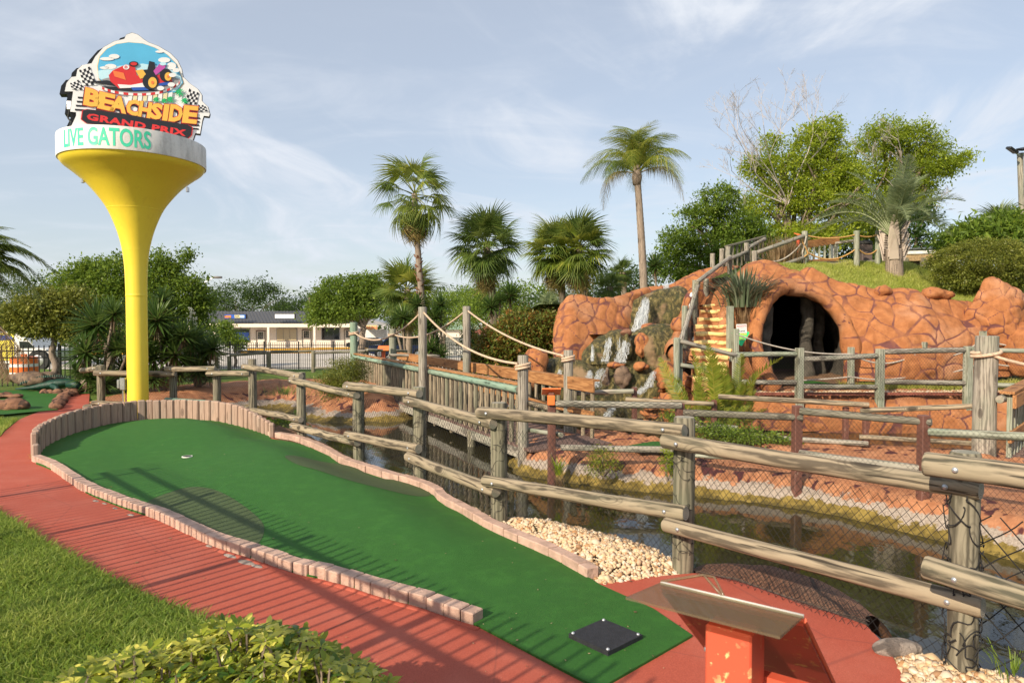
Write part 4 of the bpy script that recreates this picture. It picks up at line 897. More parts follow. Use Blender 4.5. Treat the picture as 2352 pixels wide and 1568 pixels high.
for s_, rail in ((0.03, 'A'), (1.46, 'B')):
    a, c = A0 + side * s_, A1 + side * s_
    for u0, u1 in ((0.008, .375), (.385, .995)):
        q0, q1 = a.lerp(c, u0), a.lerp(c, u1)
        plank('cap_rail', q0 + Vector((0, 0, 1.0)), q1 + Vector((0, 0, 1.0)), .15, .035, 'brown_plank', t)
        if rail == 'A': log('rail', q0 + Vector((0, 0, .91)) - side * .05, q1 + Vector((0, 0, .91)) - side * .05, .06, 'green_wood', t, n=12)
        else:
            plank('side_rail', q0 + Vector((0, 0, .89)) - side * .05, q1 + Vector((0, 0, .89)) - side * .05, .045, .19, 'brown_plank', t)
        plank('kick_rail', q0 + Vector((0, 0, .42)) + side * (-.05 if rail == 'B' else .06), q1 + Vector((0, 0, .42)) + side * (-.05 if rail == 'B' else .06), .04, .10, 'brown_plank', t) if rail == 'B' else None
    nn = 46 if rail == 'A' else 40
    for i in range(nn):
        p = a.lerp(c, .018 + .965 * i / (nn - 1)); lo = -.22 if i % 4 else -.26; log('baluster', p + Vector((0, 0, lo)), p + Vector((0, 0, .88 + rnd.uniform(-.02, .02))), .043 if rail == 'A' else .038, rnd.choice(('log_wood', 'post_wood', 'log_wood')), t, n=8, rings=3)
PO = dict(a0=(A0 - dirb * .02, 1.22, .088), am=(Am - side * .02, 2.09, .095), a1=(A1, 1.75, .12), b0=(B0, 1.24, .085), bm=(Vector((-1.1, 16.6, DZ)), 2.14, .095), b1=(B1, 1.52, .12))
for k, (p, zt, r_) in PO.items():
    log('post', Vector((p.x, p.y, -1.3)), Vector((p.x, p.y, zt)), r_, 'green_wood' if k in ('a1',) else 'grey_wood' if k != 'b1' else 'weathered_green_wood', t, n=16, wob=.03)
for (u, s_) in ((.18, 0), (.62, 0), (.82, 0), (.18, 1.46), (.62, 1.46), (.36, 1.46)):
    p = A0 + dirb * Lb * u + side * s_; log('pile', Vector((p.x, p.y, -1.4)), Vector((p.x, p.y, DZ - .05)), .085, 'post_wood', t, n=12)
def top(k, dz=.0): p, zt, r_ = PO[k]; return Vector((p.x, p.y, zt - dz))
for a, c, sg, da, dc in (('am', 'a0', .26, .09, .14), ('am', 'a1', .42, .09, .32), ('bm', 'b0', .16, .09, .12), ('bm', 'b1', .34, .09, .17)):
    rp = rope_path(top(a, da), top(c, dc), sg, 50); ro = rope('rope', rp, .022, 'rope_tan', t)
    rope('rope_coil', coil(top(c, dc + .09), PO[c][2] + .022, 2.6, .02, .045, .015), .024, 'rope_tan', t)
# ---------------------------------------------------------------- second bridge at the right
t = thing('wooden_bridge', pd(2265, 1045, 10.4), 'short brown railed bridge leaving the island at the right edge', 'bridge')
P0 = pd(2264, 1050, 10.4); tp = pd(2266, 771, 10.4); log('post', Vector((tp.x, tp.y, -.9)), tp, .155, 'grey_wood', t, n=16)
P2 = pd(2255, 1000, 11.8); tp2 = pd(2256, 762, 11.8)
c0, c1 = Vector((7.38, 10.15, .66)), Vector((10.6, 13.1, .92)); dd = (c1 - c0).normalized(); L2 = (c1 - c0).length
plank('cap_rail', c0 + Vector((0, 0, .04)), c1 + Vector((0, 0, .04)), .19, .04, 'brown_plank', t); plank('side_rail', c0 + Vector((.06, -.07, -.09)), c1 + Vector((.06, -.07, -.09)), .05, .2, 'brown_plank', t); plank('side_rail', c0 + Vector((.0, -.07, -.62)), c1 + Vector((.0, -.07, -.62)), .05, .17, 'brown_plank', t)
for i in range(22):
    p = c0.lerp(c1, (i + .6) / 22); plank('baluster', Vector((p.x + .02, p.y, p.z - 1.02)), Vector((p.x + .02, p.y, p.z - .02)), .07, .07, 'weathered_green_wood', t, up=dd)
log('rail_end', c0 + Vector((-.10, .02, -.06)), c0 + Vector((.12, .2, -.06)), .06, 'grey_wood', t)
s2 = Vector((dd.y, -dd.x, 0))
for i in range(26):
    p = c0 + Vector((dd.x, dd.y, 0)).normalized() * (.06 + i * .15); M = Matrix((s2, Vector((dd.x, dd.y, 0)).normalized(), Vector((0, 0, 1)))).transposed().to_4x4(); M.translation = Vector((p.x, p.y, -.30 + i * .010)) + s2 * .78
    b = MB(); b.box((0, 0, 0), (1.6, .14, .045), bev=.004); place('deck_board', mesh_of('deck_board', b.V, b.F, 'dark_plank'), t, M)
rope('rope', rope_path(Vector((tp.x, tp.y - .16, tp.z - .30)), Vector((9.6, 9.6, 1.35)), .25, 30), .026, 'rope_tan', t)
rope('rope_coil', coil(Vector((tp.x, tp.y, tp.z - .31)), .185, 1.6, .02, .05, .03), .027, 'rope_tan', t)
# ---------------------------------------------------------------- rock walls (lofts along columns read from the photograph)
def loft(name, cols, label=None, cat=None, mat='orange_rock', step=.035, cell=.42, seed=1, crack_w=.03, lump=.10, depth=.04, backdrop=.9, hole=None, parent=None, kind=None, group=None, facet=.03, lean=1.0):
    A, B, bl = [], [], []
    for c in cols:
        tp = pd(c[0], c[1], c[2]); bs = pd(c[0], c[3], c[4]); A.append(tuple(bs)); B.append(tuple(tp)); bl.append(c[5] if len(c) > 5 else .1)
    A, B, bl = np.array(A), np.array(B), np.array(bl); s = np.concatenate([[0], np.cumsum(np.linalg.norm(np.diff((A + B) / 2, axis=0), axis=1))]); nu = int(s[-1] / step) + 2; q = np.linspace(0, s[-1], nu)
    sm = lambda a: np.convolve(np.pad(a, 3, 'edge'), np.ones(7) / 7, 'valid')
    a = np.stack([sm(np.interp(q, s, A[:, k])) for k in range(3)], -1); b_ = np.stack([sm(np.interp(q, s, B[:, k])) for k in range(3)], -1); w = sm(np.interp(q, s, bl))
    H = float(np.mean(np.linalg.norm(B - A, axis=1))); nf = int(H / step) + 2; t = np.linspace(0, 1, nf)
    d = np.gradient((a + b_)[:, :2], axis=0); nn = np.stack([d[:, 1], -d[:, 0]], -1); nn /= np.linalg.norm(nn, axis=1, keepdims=True); nn = np.c_[nn, np.zeros(len(nn))]
    tt = t[None, :, None]; Fr = a[:, None] * (1 - tt) + b_[:, None] * tt + nn[:, None] * (w[:, None] * np.sin(np.pi * np.clip(t, 0, 1))[None, :])[..., None]
    nb = int(backdrop / step / 1.5) + 3; u = np.linspace(0, 1, nb)[1:]; off = np.stack([u * 0, u * 0, -u ** 2 * .28], -1)[None] - nn[:, None] * (u * backdrop)[None, :, None]; Bk = b_[:, None] + off
    G = np.concatenate([Fr, Bk], 1); G2 = G.copy()
    for _ in range(3): G2[:, 1:-1] = (G2[:, :-2] + G2[:, 1:-1] * 2 + G2[:, 2:]) / 4
    G = G2; N = -grid_normals(G).reshape(-1, 3); P = G.reshape(-1, 3)
    if np.mean(N @ np.array([0, -1, .3])) < 0: N = -N
    P2, cr = relief(P, N, cell, crack_w=crack_w, lump=lump, depth=depth, seed=seed, facet=facet, squash=(1, 2.6, 1)); Fc = gridfaces(G.shape[0], G.shape[1])
    if hole is not None:
        c = P[Fc].mean(1); Fc = Fc[~hole(c)]
    o = obj(name, P2, Fc, mat, parent, smooth=True, attrs={'crack': ('POINT', cr)}, kind=kind)
    if label: info(o, label, cat, group)
    return o
XC, HW, ZF, ZS, ZT = 6.86, 1.12, .30, 1.22, 2.50
def fy(z): return 16.0 + (z - .3) / 2.6 * 1.15 - .1
def arch(n=80):
    pts = []
    for i in range(n):
        th = math.pi * (1.22 - 1.44 * i / (n - 1)); x = XC + HW * math.cos(th); z = ZS + (ZT - ZS) * math.sin(th) if math.sin(th) >= 0 else ZS + .98 * math.sin(th) * 1.45
        pts.append(Vector((x, fy(z), z)))
    return pts
def inhole(c):
    x, z = (c[:, 0] - XC) / (HW + .04), c[:, 2]; up = x * x + (np.maximum(z - ZS, 0) / (ZT - ZS + .04)) ** 2 < 1
    return up & (np.abs(x) < 1) & (c[:, 1] < 17.6)
loft('rock_wall', [(1640, 760, 16.9, 905, 15.0), (1662, 700, 17.1, 908, 15.1, .1), (1690, 655, 17.3, 905, 15.5, .1), (1712, 635, 17.3, 900, 15.8, .1), (1735, 628, 17.2, 890, 16), (1790, 624, 17.2, 882, 16), (1843, 623, 17.2, 878, 16), (1865, 611, 17.2, 878, 16), (1893, 622, 17.2, 878, 16), (1917, 640, 17.2, 878, 16),
     (1980, 658, 17.0, 876, 15.8, .15), (2021, 664, 17, 876, 15.7, .3), (2060, 668, 16.9, 875, 15.7, .45), (2100, 664, 16.9, 873, 15.7, .5), (2150, 682, 16.9, 872, 15.8, .5), (2215, 690, 16.9, 870, 15.9, .4), (2260, 700, 16.9, 868, 16, .3), (2310, 712, 16.9, 864, 16.1, .3), (2360, 716, 16.9, 858, 16.2, .3), (2500, 720, 16.9, 850, 16.5, .2)],
     'orange sculpted rock wall with dark painted cracks around the tunnel mouth', 'rock wall', hole=inhole, seed=5, cell=.44, lump=.09, step=.030, group='orange rock walls')
rock('tunnel_shade_concrete', (.13, .115, .095), (.06, .055, .045), (.05, .04, .04), (.45, .42, .38))  # concrete with the shade of the tunnel interior put into its colour
# lip of the tunnel
ar = arch(90); P = []; D_ = np.array([tuple(p) for p in ar]); tg = np.gradient(D_, axis=0); tg /= np.linalg.norm(tg, axis=1, keepdims=True); outw = np.stack([tg[:, 2] * -1, tg[:, 0] * 0, tg[:, 0]], -1); outw /= np.linalg.norm(outw, axis=1, keepdims=True)
nr = 26; th = np.linspace(0, 2 * np.pi, nr, endpoint=False); yv = np.array([0, 1., 0]); rx, ry = .17, .26
G = D_[:, None] + outw[:, None] * (.13 + rx * np.cos(th))[None, :, None] + yv * (ry * np.sin(th))[None, :, None]; G[..., 1] -= (.55 * sst(XC - D_[:, 0], -.2, 1.0))[:, None]
N = outw[:, None] * np.cos(th)[None, :, None] + yv * np.sin(th)[None, :, None]; P2, cr = relief(G.reshape(-1, 3), N.reshape(-1, 3), .40, lump=.09, depth=.03, seed=12, squash=(1, 2.6, 1))
idx = np.arange(90 * nr).reshape(90, nr); Q = np.stack([idx[:-1], np.roll(idx[:-1], -1, 1), np.roll(idx[1:], -1, 1), idx[1:]], -1).reshape(-1, 4)
tun = thing('tunnel', (XC, 16.2, ZF), 'dark walk through tunnel under the orange rock hill with rough rounded mouth', 'tunnel')
obj('tunnel_lip', P2, Q, 'orange_rock', tun, smooth=True, attrs={'crack': ('POINT', cr)})
nd = 40; ys = np.linspace(0, 1, nd) ** 1.4; dirT = np.array([.34, 1, 0]) * 11.0
G = D_[:, None] + dirT[None, None] * ys[None, :, None] + np.array([0, .05, 0]); ctr = np.array([XC, 0, ZS]); rad = D_ - ctr; rad[:, 1] = 0; N = -rad / np.linalg.norm(rad, axis=1, keepdims=True)
P = (G + N[:, None] * (-.10)).reshape(-1, 3); P = P + np.repeat(N, nd, 0) * (.10 * fbm(P, 1.4, 3, 2))[:, None]
obj('inner_wall', P, gridfaces(90, nd), 'tunnel_shade_concrete', tun, smooth=True, attrs={'crack': ('POINT', np.zeros(len(P)))})
e = dirT * .98; b = MB(); b.add([Vector((XC - 1.5 + e[0], 16 + e[1], 0)), Vector((XC + 1.5 + e[0], 16 + e[1], 0)), Vector((XC + 1.5 + e[0], 16 + e[1], 2.9)), Vector((XC - 1.5 + e[0], 16 + e[1], 2.9))], [(0, 1, 2, 3)]); b.build('dark_end_sheet', 'rubber', tun)  # black sheet added to stand in for darkness deep inside, not rubber
b = MB(); b.add([Vector((XC - 1.2, 15.8, .335)), Vector((XC + 1.15, 15.8, .335)), Vector((XC + .1, 22, .335)), Vector((XC - 2.6, 22, .335))], [(0, 1, 2, 3)]); b.build('tunnel_floor', 'soil', tun)
b = MB(); b.add([Vector((XC - .35, 15.7, .345)), Vector((XC + .5, 15.7, .345)), Vector((XC + .3, 17.2, .345)), Vector((XC - .6, 17.2, .345))], [(0, 1, 2, 3)]); b.build('turf_strip', 'turf_green', tun)
for (px, Z, r_) in ((1852, 17.6, .16), (1757, 17.4, .17), (1880, 18.3, .14)):
    bs = pd(px, 800, Z); pts = [Vector((bs.x + .03 * math.sin(k), bs.y, .3 + k * .2)) for k in range(13)]; b = MB(); b.tube(pts, [r_ * (1.6 if k == 0 else 1.25 if k == 1 else 1 + .12 * math.sin(k * 2.3) + (.25 if k > 10 else 0)) for k in range(13)], 14); b.build('stone_pillar', 'tunnel_shade_concrete', tun, smooth=True, attrs={'crack': ('POINT', [0] * len(b.V))})
# upper rock left of the tunnel top
loft('rock_wall', [(1640, 660, 18.2, 740, 17.6), (1690, 630, 18.4, 720, 17.4), (1714, 606, 18.5, 700, 17.3, .2), (1739, 596, 18.5, 700, 17.3, .2), (1775, 594, 18.5, 690, 17.3, .2), (1799, 606, 18.4, 680, 17.4), (1820, 618, 18.2, 670, 17.4), (1862, 640, 18, 670, 17.5)],
     'orange sculpted rock hump above the agave, left of the tunnel roof', 'rock wall', seed=9, cell=.5, group='orange rock walls')
# left wall beside the waterfall
loft('rock_wall', [(1277, 730, 17.9, 862, 17.3, .1), (1283, 700, 17.9, 870, 17.2, .2), (1292, 684, 17.9, 880, 17.0, .25), (1310, 674, 17.9, 885, 16.9, .3), (1336, 679, 18, 892, 16.9, .25), (1380, 685, 18.1, 880, 17.1, .2), (1430, 680, 18.4, 860, 17.5, .1), (1470, 671, 18.9, 850, 18.1, .05), (1490, 661, 19.4, 840, 18.6, .05), (1550, 651, 19.7, 800, 18.9, .05),
     (1590, 633, 19.8, 770, 19.0), (1614, 618, 19.9, 750, 19.0), (1645, 613, 19.9, 740, 19.0), (1700, 615, 20, 740, 19)], 'orange sculpted rock wall with dark painted cracks left of the waterfall', 'rock wall', seed=21, cell=.35, lump=.08, group='orange rock walls')
rockblob('boulder', pd(2282, 735, 16.4), (.68, .6, 1.12), 'tall pointed orange boulder on the right end of the rock wall', 'boulder', None, cell=.34, seed=31, sub=6, lump=.22, mat='orange_rock', power=1.22, facet=.035)
rockblob('boulder', pd(2356, 800, 15.9), (.45, .4, .72), 'orange boulder cut by the right edge of the view behind the rope fence', 'boulder', None, cell=.45, seed=33, sub=5, lump=.12)
rockblob('boulder', pd(2026, 672, 16.9), (.24, .25, .15), 'small orange stone sticking out of the grass above the rock wall', 'boulder', None, cell=.3, seed=34, sub=4)
rockblob('boulder', pd(2150, 676, 16.9), (.40, .3, .10), 'low flat orange stone on top of the rock wall left of the pointed boulder', 'boulder', None, cell=.35, seed=35, sub=4, lump=.15)
# low rock wall under the gravel walk, at the far water's edge
loft('retaining_rock', [(1480, 930, 15.6, 975, 15.4), (1530, 905, 15.2, 975, 15.0), (1600, 900, 15.0, 980, 14.9), (1700, 915, 14.75, 986, 14.7, .1), (1800, 918, 14.7, 990, 14.55, .1), (1950, 916, 14.7, 995, 14.5, .12), (2100, 914, 14.7, 998, 14.4, .12), (2250, 912, 14.6, 1000, 14.3, .1), (2450, 910, 14.4, 1005, 14.2, .1)],
     'low orange cracked rock ledge along the far water channel', 'rock ledge', seed=41, cell=.42, lump=.06, backdrop=.35)
# lumps beneath the stairs and beside the lower falls
for i, (x, y, Z, r_) in enumerate([(1555, 885, 14.9, (.36, .3, .26)), (1590, 905, 14.8, (.5, .3, .22)), (1530, 880, 15.3, (.22, .3, .30)), (1530, 925, 15.1, (.42, .3, .2)), (1620, 925, 14.7, (.45, .3, .2)), (1495, 945, 15.4, (.3, .3, .16)), (1660, 915, 14.8, (.4, .3, .25))]):
    rockblob('boulder', pd(x, y, Z), r_, ['rounded orange boulder at the foot of the stairs', 'wide orange boulder under the stair fence', 'upright orange boulder between the lower falls and the stairs', 'flat orange boulder above the grass by the falls', 'low orange boulder behind the tall ferns', 'small flat orange boulder nearest the falling water', 'orange boulder to the right of the stair foot'][i], 'boulder', 'orange boulders below the stairs', cell=.22, seed=50 + i, sub=5, lump=.26, crack_w=.016, facet=.06)
# ---------------------------------------------------------------- stairs
st = thing('stairway', pd(1620, 867, 14.3), 'narrow rock staircase with worn yellow step edges climbing the hill', 'stairs')
SY = [867, 849, 834, 817.6, 800, 783, 763, 746.5, 730, 712, 699, 684]; SX0 = [1590, 1600, 1588, 1592, 1583, 1588, 1594, 1594, 1601, 1606, 1613, 1632]; SX1 = [1665, 1668, 1672, 1676, 1682, 1684, 1686, 1684, 1680, 1674, 1672, 1670]
for i in range(12):
    Z = 14.3 + i * .31; e0, e1 = pd(SX0[i], SY[i], Z), pd(SX1[i], SY[i], Z); zt = (e0.z + e1.z) / 2; n = 14; V = MB(); rows = []
    for k in range(n):
        u = k / (n - 1); x = e0.x + (e1.x - e0.x) * u; jy = .03 * math.sin(u * 9 + i * 2) + rnd.uniform(-.008, .008); jz = .012 * math.sin(u * 7 + i)
        rows.append([(x, Z + .05 + jy, zt - .28), (x, Z + .02 + jy, zt - .075), (x, Z + jy - .015, zt - .03 + jz), (x, Z + jy + .02, zt + jz), (x, Z + .5, zt + jz)])
    V.add([p for r in rows for p in r], [(a * 5 + j, a * 5 + 5 + j, a * 5 + 6 + j, a * 5 + 1 + j) for a in range(n - 1) for j in range(4)]); s_ = V.build('step', 'step_orange', st, smooth=True)
    V = MB(); rows = []
    for k in range(n):
        u = .04 + .92 * k / (n - 1); x = e0.x + (e1.x - e0.x) * u; jy = .03 * math.sin(u * 9 + i * 2); jz = .012 * math.sin(u * 7 + i); h = .078 + .012 * math.sin(u * 12 + i)
        rows.append([(x, Z - .002 + jy, zt - h), (x, Z + jy - .028, zt - .035 + jz), (x, Z + jy + .015, zt + .008 + jz), (x, Z + .17 + jy * 2, zt + .009 + jz)])
    V.add([p for r in rows for p in r], [(a * 4 + j, a * 4 + 4 + j, a * 4 + 5 + j, a * 4 + 1 + j) for a in range(n - 1) for j in range(3)]); V.build('yellow_nosing', 'step_yellow', s_, smooth=True)
loft('rock_wall', [(1545, 790, 15.6, 885, 14.7, .1), (1565, 745, 16.4, 880, 14.9, .1), (1578, 705, 17.3, 840, 15.6, .1), (1590, 670, 18.0, 790, 16.7, .08), (1604, 650, 18.4, 740, 17.6), (1620, 640, 18.6, 715, 18.0), (1636, 640, 18.9, 705, 18.3)],
     'orange rock curb between the waterfall and the yellow edged stairs', 'rock wall', seed=61, cell=.34, lump=.08, group='orange rock walls', backdrop=.25)
hand = thing('stair_railing', pd(1554, 857, 14.0), 'weathered log handrail with netting up the left side of the rock stairs', 'railing')
for a, c, r_ in [((1564, 783, 14.1), (1604, 652, 17.2), .055), ((1600, 649, 17.0), (1676, 592, 19.3), .06), ((1672, 596, 19.2), (1717, 578, 20.4), .055), ((1717, 570, 20.4), (1757, 549, 21.5), .06)]: log('rail', pd(*a), pd(*c), r_, 'grey_wood', hand, n=12)
for x, yt, yb, Z in [(1555, 777, 872, 14.1), (1573, 702, 800, 15.6), (1597, 643, 745, 17.1), (1622, 640, 690, 18.2), (1676, 586, 640, 19.4)]:
    a, c = pd(x, yb, Z), pd(x, yt, Z); a.x = c.x; log('post', a, c, .07, 'weathered_green_wood' if x < 1600 else 'grey_wood', hand, n=12)
net([(pd(1564, 790, 14.15), pd(1566, 868, 14.2)), (pd(1604, 660, 17.1), pd(1606, 740, 17.2)), (pd(1676, 598, 19.2), pd(1676, 650, 19.2)), (pd(1757, 555, 21.4), pd(1757, 606, 21.4))], hand, .06, .003, 11, sag=.01)
p_ = thing('square_post', pd(1680, 800, 15.6), 'square grey post standing at the right of the rock stairs above the ropes', 'post')
a, c = pd(1677, 830, 15.6), pd(1677, 703, 15.6); a.x = c.x; sqpost('post', a, c, .13, 'weathered_green_wood', p_, .1)
# ---------------------------------------------------------------- waterfall
wf = thing('waterfall', pd(1420, 950, 16.8), 'mossy three tier waterfall of white water between orange rock walls', 'waterfall')
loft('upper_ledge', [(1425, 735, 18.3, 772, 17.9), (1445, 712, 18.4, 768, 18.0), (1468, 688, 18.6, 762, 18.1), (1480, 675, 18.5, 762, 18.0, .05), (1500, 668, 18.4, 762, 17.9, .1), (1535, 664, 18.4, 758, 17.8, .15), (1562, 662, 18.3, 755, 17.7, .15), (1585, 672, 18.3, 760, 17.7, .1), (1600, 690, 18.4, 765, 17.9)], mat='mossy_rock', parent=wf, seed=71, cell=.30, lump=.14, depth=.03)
loft('middle_ledge', [(q[0], q[1], q[2] - 0.95, q[3], q[4] - 0.95) + tuple(q[5:]) for q in [(1340, 815, 17.6, 850, 17.3), (1352, 785, 17.6, 850, 17.2, .1), (1370, 770, 17.6, 850, 17.1, .15), (1410, 766, 17.6, 850, 17.1, .2), (1450, 766, 17.7, 850, 17.1, .15), (1475, 758, 17.6, 850, 17.1, .1), (1490, 752, 17.4, 850, 16.9, .2), (1520, 748, 17.4, 850, 16.8, .25), (1548, 750, 17.4, 850, 16.8, .2), (1565, 760, 17.4, 850, 17)]], mat='mossy_rock', parent=wf, seed=72, cell=.3, lump=.16, depth=.03)
loft('lower_ledge', [(q[0], q[1], q[2] - 0.9, q[3], q[4] - 0.9) + tuple(q[5:]) for q in [(1200, 850, 17.4, 965, 16.9), (1235, 838, 17.2, 965, 16.8, .1), (1270, 832, 17.1, 965, 16.7, .2), (1330, 836, 17, 965, 16.4, .3), (1400, 838, 16.9, 966, 16.2, .3), (1460, 838, 16.8, 966, 16.1, .3), (1500, 842, 16.6, 966, 15.9, .2), (1525, 860, 16.4, 966, 15.8)]], mat='mossy_rock', parent=wf, seed=73, cell=.35, lump=.20, depth=.04, backdrop=1.0)
for i, (x, y, Z, r_, m) in enumerate([(1474, 795, 17.0, (.17, .15, .38), 'orange_rock'), (1440, 792, 17.1, (.11, .15, .30), 'mossy_rock'), (1500, 750, 17.3, (.24, .15, .06), 'orange_rock'), (1560, 745, 17.1, (.12, .2, .16), 'orange_rock'), (1395, 870, 16.4, (.09, .12, .32), 'tan_stone'), (1430, 870, 16.3, (.12, .12, .28), 'tan_stone'),
      (1478, 842, 16.4, (.12, .12, .05), 'orange_rock'), (1420, 838, 16.6, (.24, .2, .08), 'orange_rock'), (1222, 850, 16.7, (.35, .3, .48), 'orange_rock'), (1556, 810, 16.6, (.10, .2, .36), 'orange_rock'), (1434, 764, 17.2, (.09, .08, .03), 'brown_rock')]):
    rockblob('ledge_stone', pd(x, y, Z - (.85 if i != 2 else .5)), r_, parent=wf, mat=m, cell=.28, seed=80 + i, sub=4, lump=.16)
obj('ledge_pool', [pd(1352, 768, 17.0), pd(1575, 764, 17.0), pd(1575, 764, 18.2), pd(1352, 768, 18.2)], [(0, 1, 2, 3)], 'pond_water', wf)
obj('ledge_pool', [pd(1240, 836, 16.2), pd(1530, 838, 16.0), pd(1530, 838, 16.8), pd(1240, 836, 16.8)], [(0, 1, 2, 3)], 'pond_water', wf)
def fall(px_top, px_bot, Z0, Z1, n, name, seed, spread=.02, thick=.010):
    """px_top/px_bot: (x left, x right, y)"""
    rg = np.random.default_rng(seed); Ps = []
    for k in range(n):
        u = float(np.clip(rg.normal(.5, .26), -.1, 1.1)); t0, t1 = sorted(rg.uniform(-.05, 1.05, 2)); t1 = min(1.05, t0 + rg.uniform(.25, .9)); q = np.linspace(t0, t1, 10)
        a = pd(px_top[0] + (px_top[1] - px_top[0]) * u, px_top[2], Z0); c = pd(px_bot[0] + (px_bot[1] - px_bot[0]) * np.clip(u + rg.normal(0, .08), 0, 1), px_bot[2], Z1); a, c = np.array(a), np.array(c)
        p = a + (c - a) * q[:, None]; arc = np.clip(q, 0, 1); p[:, 1] -= .10 * np.sin(np.pi * arc * .8); p[:, 2] += .05 * np.sin(np.pi * arc); p += rg.normal(0, spread * .5, p.shape) * np.linspace(.3, 1.3, 10)[:, None]; Ps.append(p)
    r = np.abs(rg.normal(thick, thick * .35, n))[:, None] * np.sin(np.linspace(.25, 2.95, 10))[None]; V, Q = tubes_np(np.array(Ps), r, 4)
    dn = 500 if n > 100 else 160; c = rg.random(dn); V2 = []
    x = px_bot[0] + (px_bot[1] - px_bot[0]) * c; b = MB(); 
    for j in range(dn // 2):
        p = pd(px_bot[0] + (px_bot[1] - px_bot[0]) * rg.random() * 1.0, px_bot[2] - abs(rg.normal(0, 5)), Z1 - .1 + rg.normal(0, .05)); s_ = rg.uniform(.005, .013); b.add([p + Vector(v) * s_ for v in ((1, 0, 0), (-1, 0, 0), (0, 1, 0), (0, -1, 0), (0, 0, 1.3), (0, 0, -1.3))], [(0, 2, 4), (2, 1, 4), (1, 3, 4), (3, 0, 4), (2, 0, 5), (1, 2, 5), (3, 1, 5), (0, 3, 5)])
    V_ = np.concatenate([V, np.array([tuple(v) for v in b.V])]); Fq = [tuple(f) for f in Q] + [tuple(i + len(V) for i in f) for f in b.F]
    o = obj(name, [Vector(v) for v in V_], Fq, 'falling_water', wf, kind='stuff', smooth=True); return o
fall((1476, 1496, 684), (1450, 1480, 764), 18.0, 16.9, 110, 'cascade', 1, .05, .0075); fall((1480, 1492, 690), (1456, 1480, 764), 17.9, 16.85, 50, 'cascade', 2, .06, .006)
fall((1396, 1404, 772), (1381, 1398, 830), 16.35, 15.95, 34, 'cascade', 3, .03, .006); fall((1421, 1449, 776), (1411, 1438, 832), 16.3, 15.9, 60, 'cascade', 4, .04, .006); fall((1356, 1362, 790), (1357, 1364, 828), 16.3, 16.0, 30, 'cascade', 5, .02, .0035)
fall((1350, 1362, 850), (1338, 1354, 886), 15.6, 15.2, 50, 'cascade', 6, .05, .0035); fall((1376, 1392, 845), (1352, 1378, 888), 15.6, 15.1, 45, 'cascade', 7, .06, .0035); fall((1498, 1508, 852), (1480, 1498, 888), 15.3, 14.9, 45, 'cascade', 8, .04, .0035); fall((1484, 1496, 888), (1454, 1474, 904), 14.9, 14.8, 50, 'cascade', 9, .03, .0035)
fall((1404, 1424, 930), (1386, 1402, 958), 15.2, 15.0, 60, 'cascade', 10, .04, .0035); fall((1530, 1534, 655), (1524, 1536, 664), 18.9, 18.6, 30, 'cascade', 11, .02, .004); fall((1282, 1290, 848), (1276, 1290, 880), 15.8, 15.5, 30, 'cascade', 12, .03, .0035)
# ---------------------------------------------------------------- grassy hill
HC = [(1300, 702, 18.9), (1430, 700, 19.3), (1490, 680, 20), (1560, 668, 20.4), (1640, 626, 20.8), (1720, 612, 20), (1800, 612, 20), (1850, 608, 21), (1960, 605, 22), (2060, 604, 22), (2150, 620, 21.5), (2200, 640, 21), (2250, 665, 20), (2290, 690, 19), (2400, 700, 19), (1740, 630, 18.6), (1850, 632, 17.9), (1920, 652, 17.6), (1980, 664, 17.5), (2040, 676, 17.3), (2130, 680, 17.3), (2215, 697, 17.3),
      (2300, 714, 17.3), (2450, 722, 17.3), (2000, 625, 25), (2200, 650, 26), (1700, 640, 25), (1500, 700, 25), (1300, 745, 23), (1300, 800, 27), (1700, 760, 30), (2200, 740, 31)]
HP = np.array([tuple(pd(*c)) for c in HC])
def hill_z(P):
    P = np.asarray(P)[:, :2]; d = np.linalg.norm(P[:, None] - HP[None, :, :2], axis=2) + .25; w = d ** -3.2; return (w * HP[None, :, 2]).sum(1) / w.sum(1) + .02
HPOLY = [(2.2, 18.7), (3.4, 19.2), (4.4, 20.4), (5.6, 20.4), (5.6, 18.9), (7.0, 18.1), (7.6, 17.45), (8.6, 17.4), (10.2, 17.3), (12.5, 17.3), (15.5, 17.5), (18, 22), (17, 28), (13, 32), (5, 32), (0, 28), (-.2, 24), (.8, 20)]
sheet('grass_hill', HPOLY, hill_z, 'grass_ground', step=.35)
HV = [(7.0, 18.2), (7.7, 17.5), (8.6, 17.45), (10.2, 17.35), (12.5, 17.35), (15, 17.5), (14.5, 20.5), (12.5, 23), (7.2, 22.4), (6.8, 19.5)]
blades('hill_grass', HV, 52000, .10, .018, 'leaf_hill_grass', hill_z, 'sunny green grass on the rounded hill above the tunnel', 7, lean=.8)
# ---------------------------------------------------------------- gravel walk in front of the tunnel
gzf = lambda P: ground_z(P) + .012
pebbles('gravel', None, 3600, .028, 'thin pale gravel bed in front of the tunnel and rock wall', 8, z0=.17, heap=.02, world=[(5.2, 14.85), (10.5, 14.85), (14, 14.9), (14, 15.5), (10, 15.6), (5.2, 15.5)], sub=0)
plank('red_edging', Vector((4.9, 14.78, .20)), Vector((10.6, 14.78, .20)), .07, .06, 'dark_red_paint', None)
bpy.data.objects['red_edging']['label'] = 'long dark red timber edging in front of the pale gravel bed'; bpy.data.objects['red_edging']['category'] = 'edging'
blades('verge_grass', [(7.6, 15.5), (14, 15.5), (14, 16.1), (10, 15.9), (7.6, 15.85)], 9000, .13, .016, 'leaf_hill_grass', lambda P: ground_z(P), 'band of grass growing along the foot of the orange rock wall', 9)
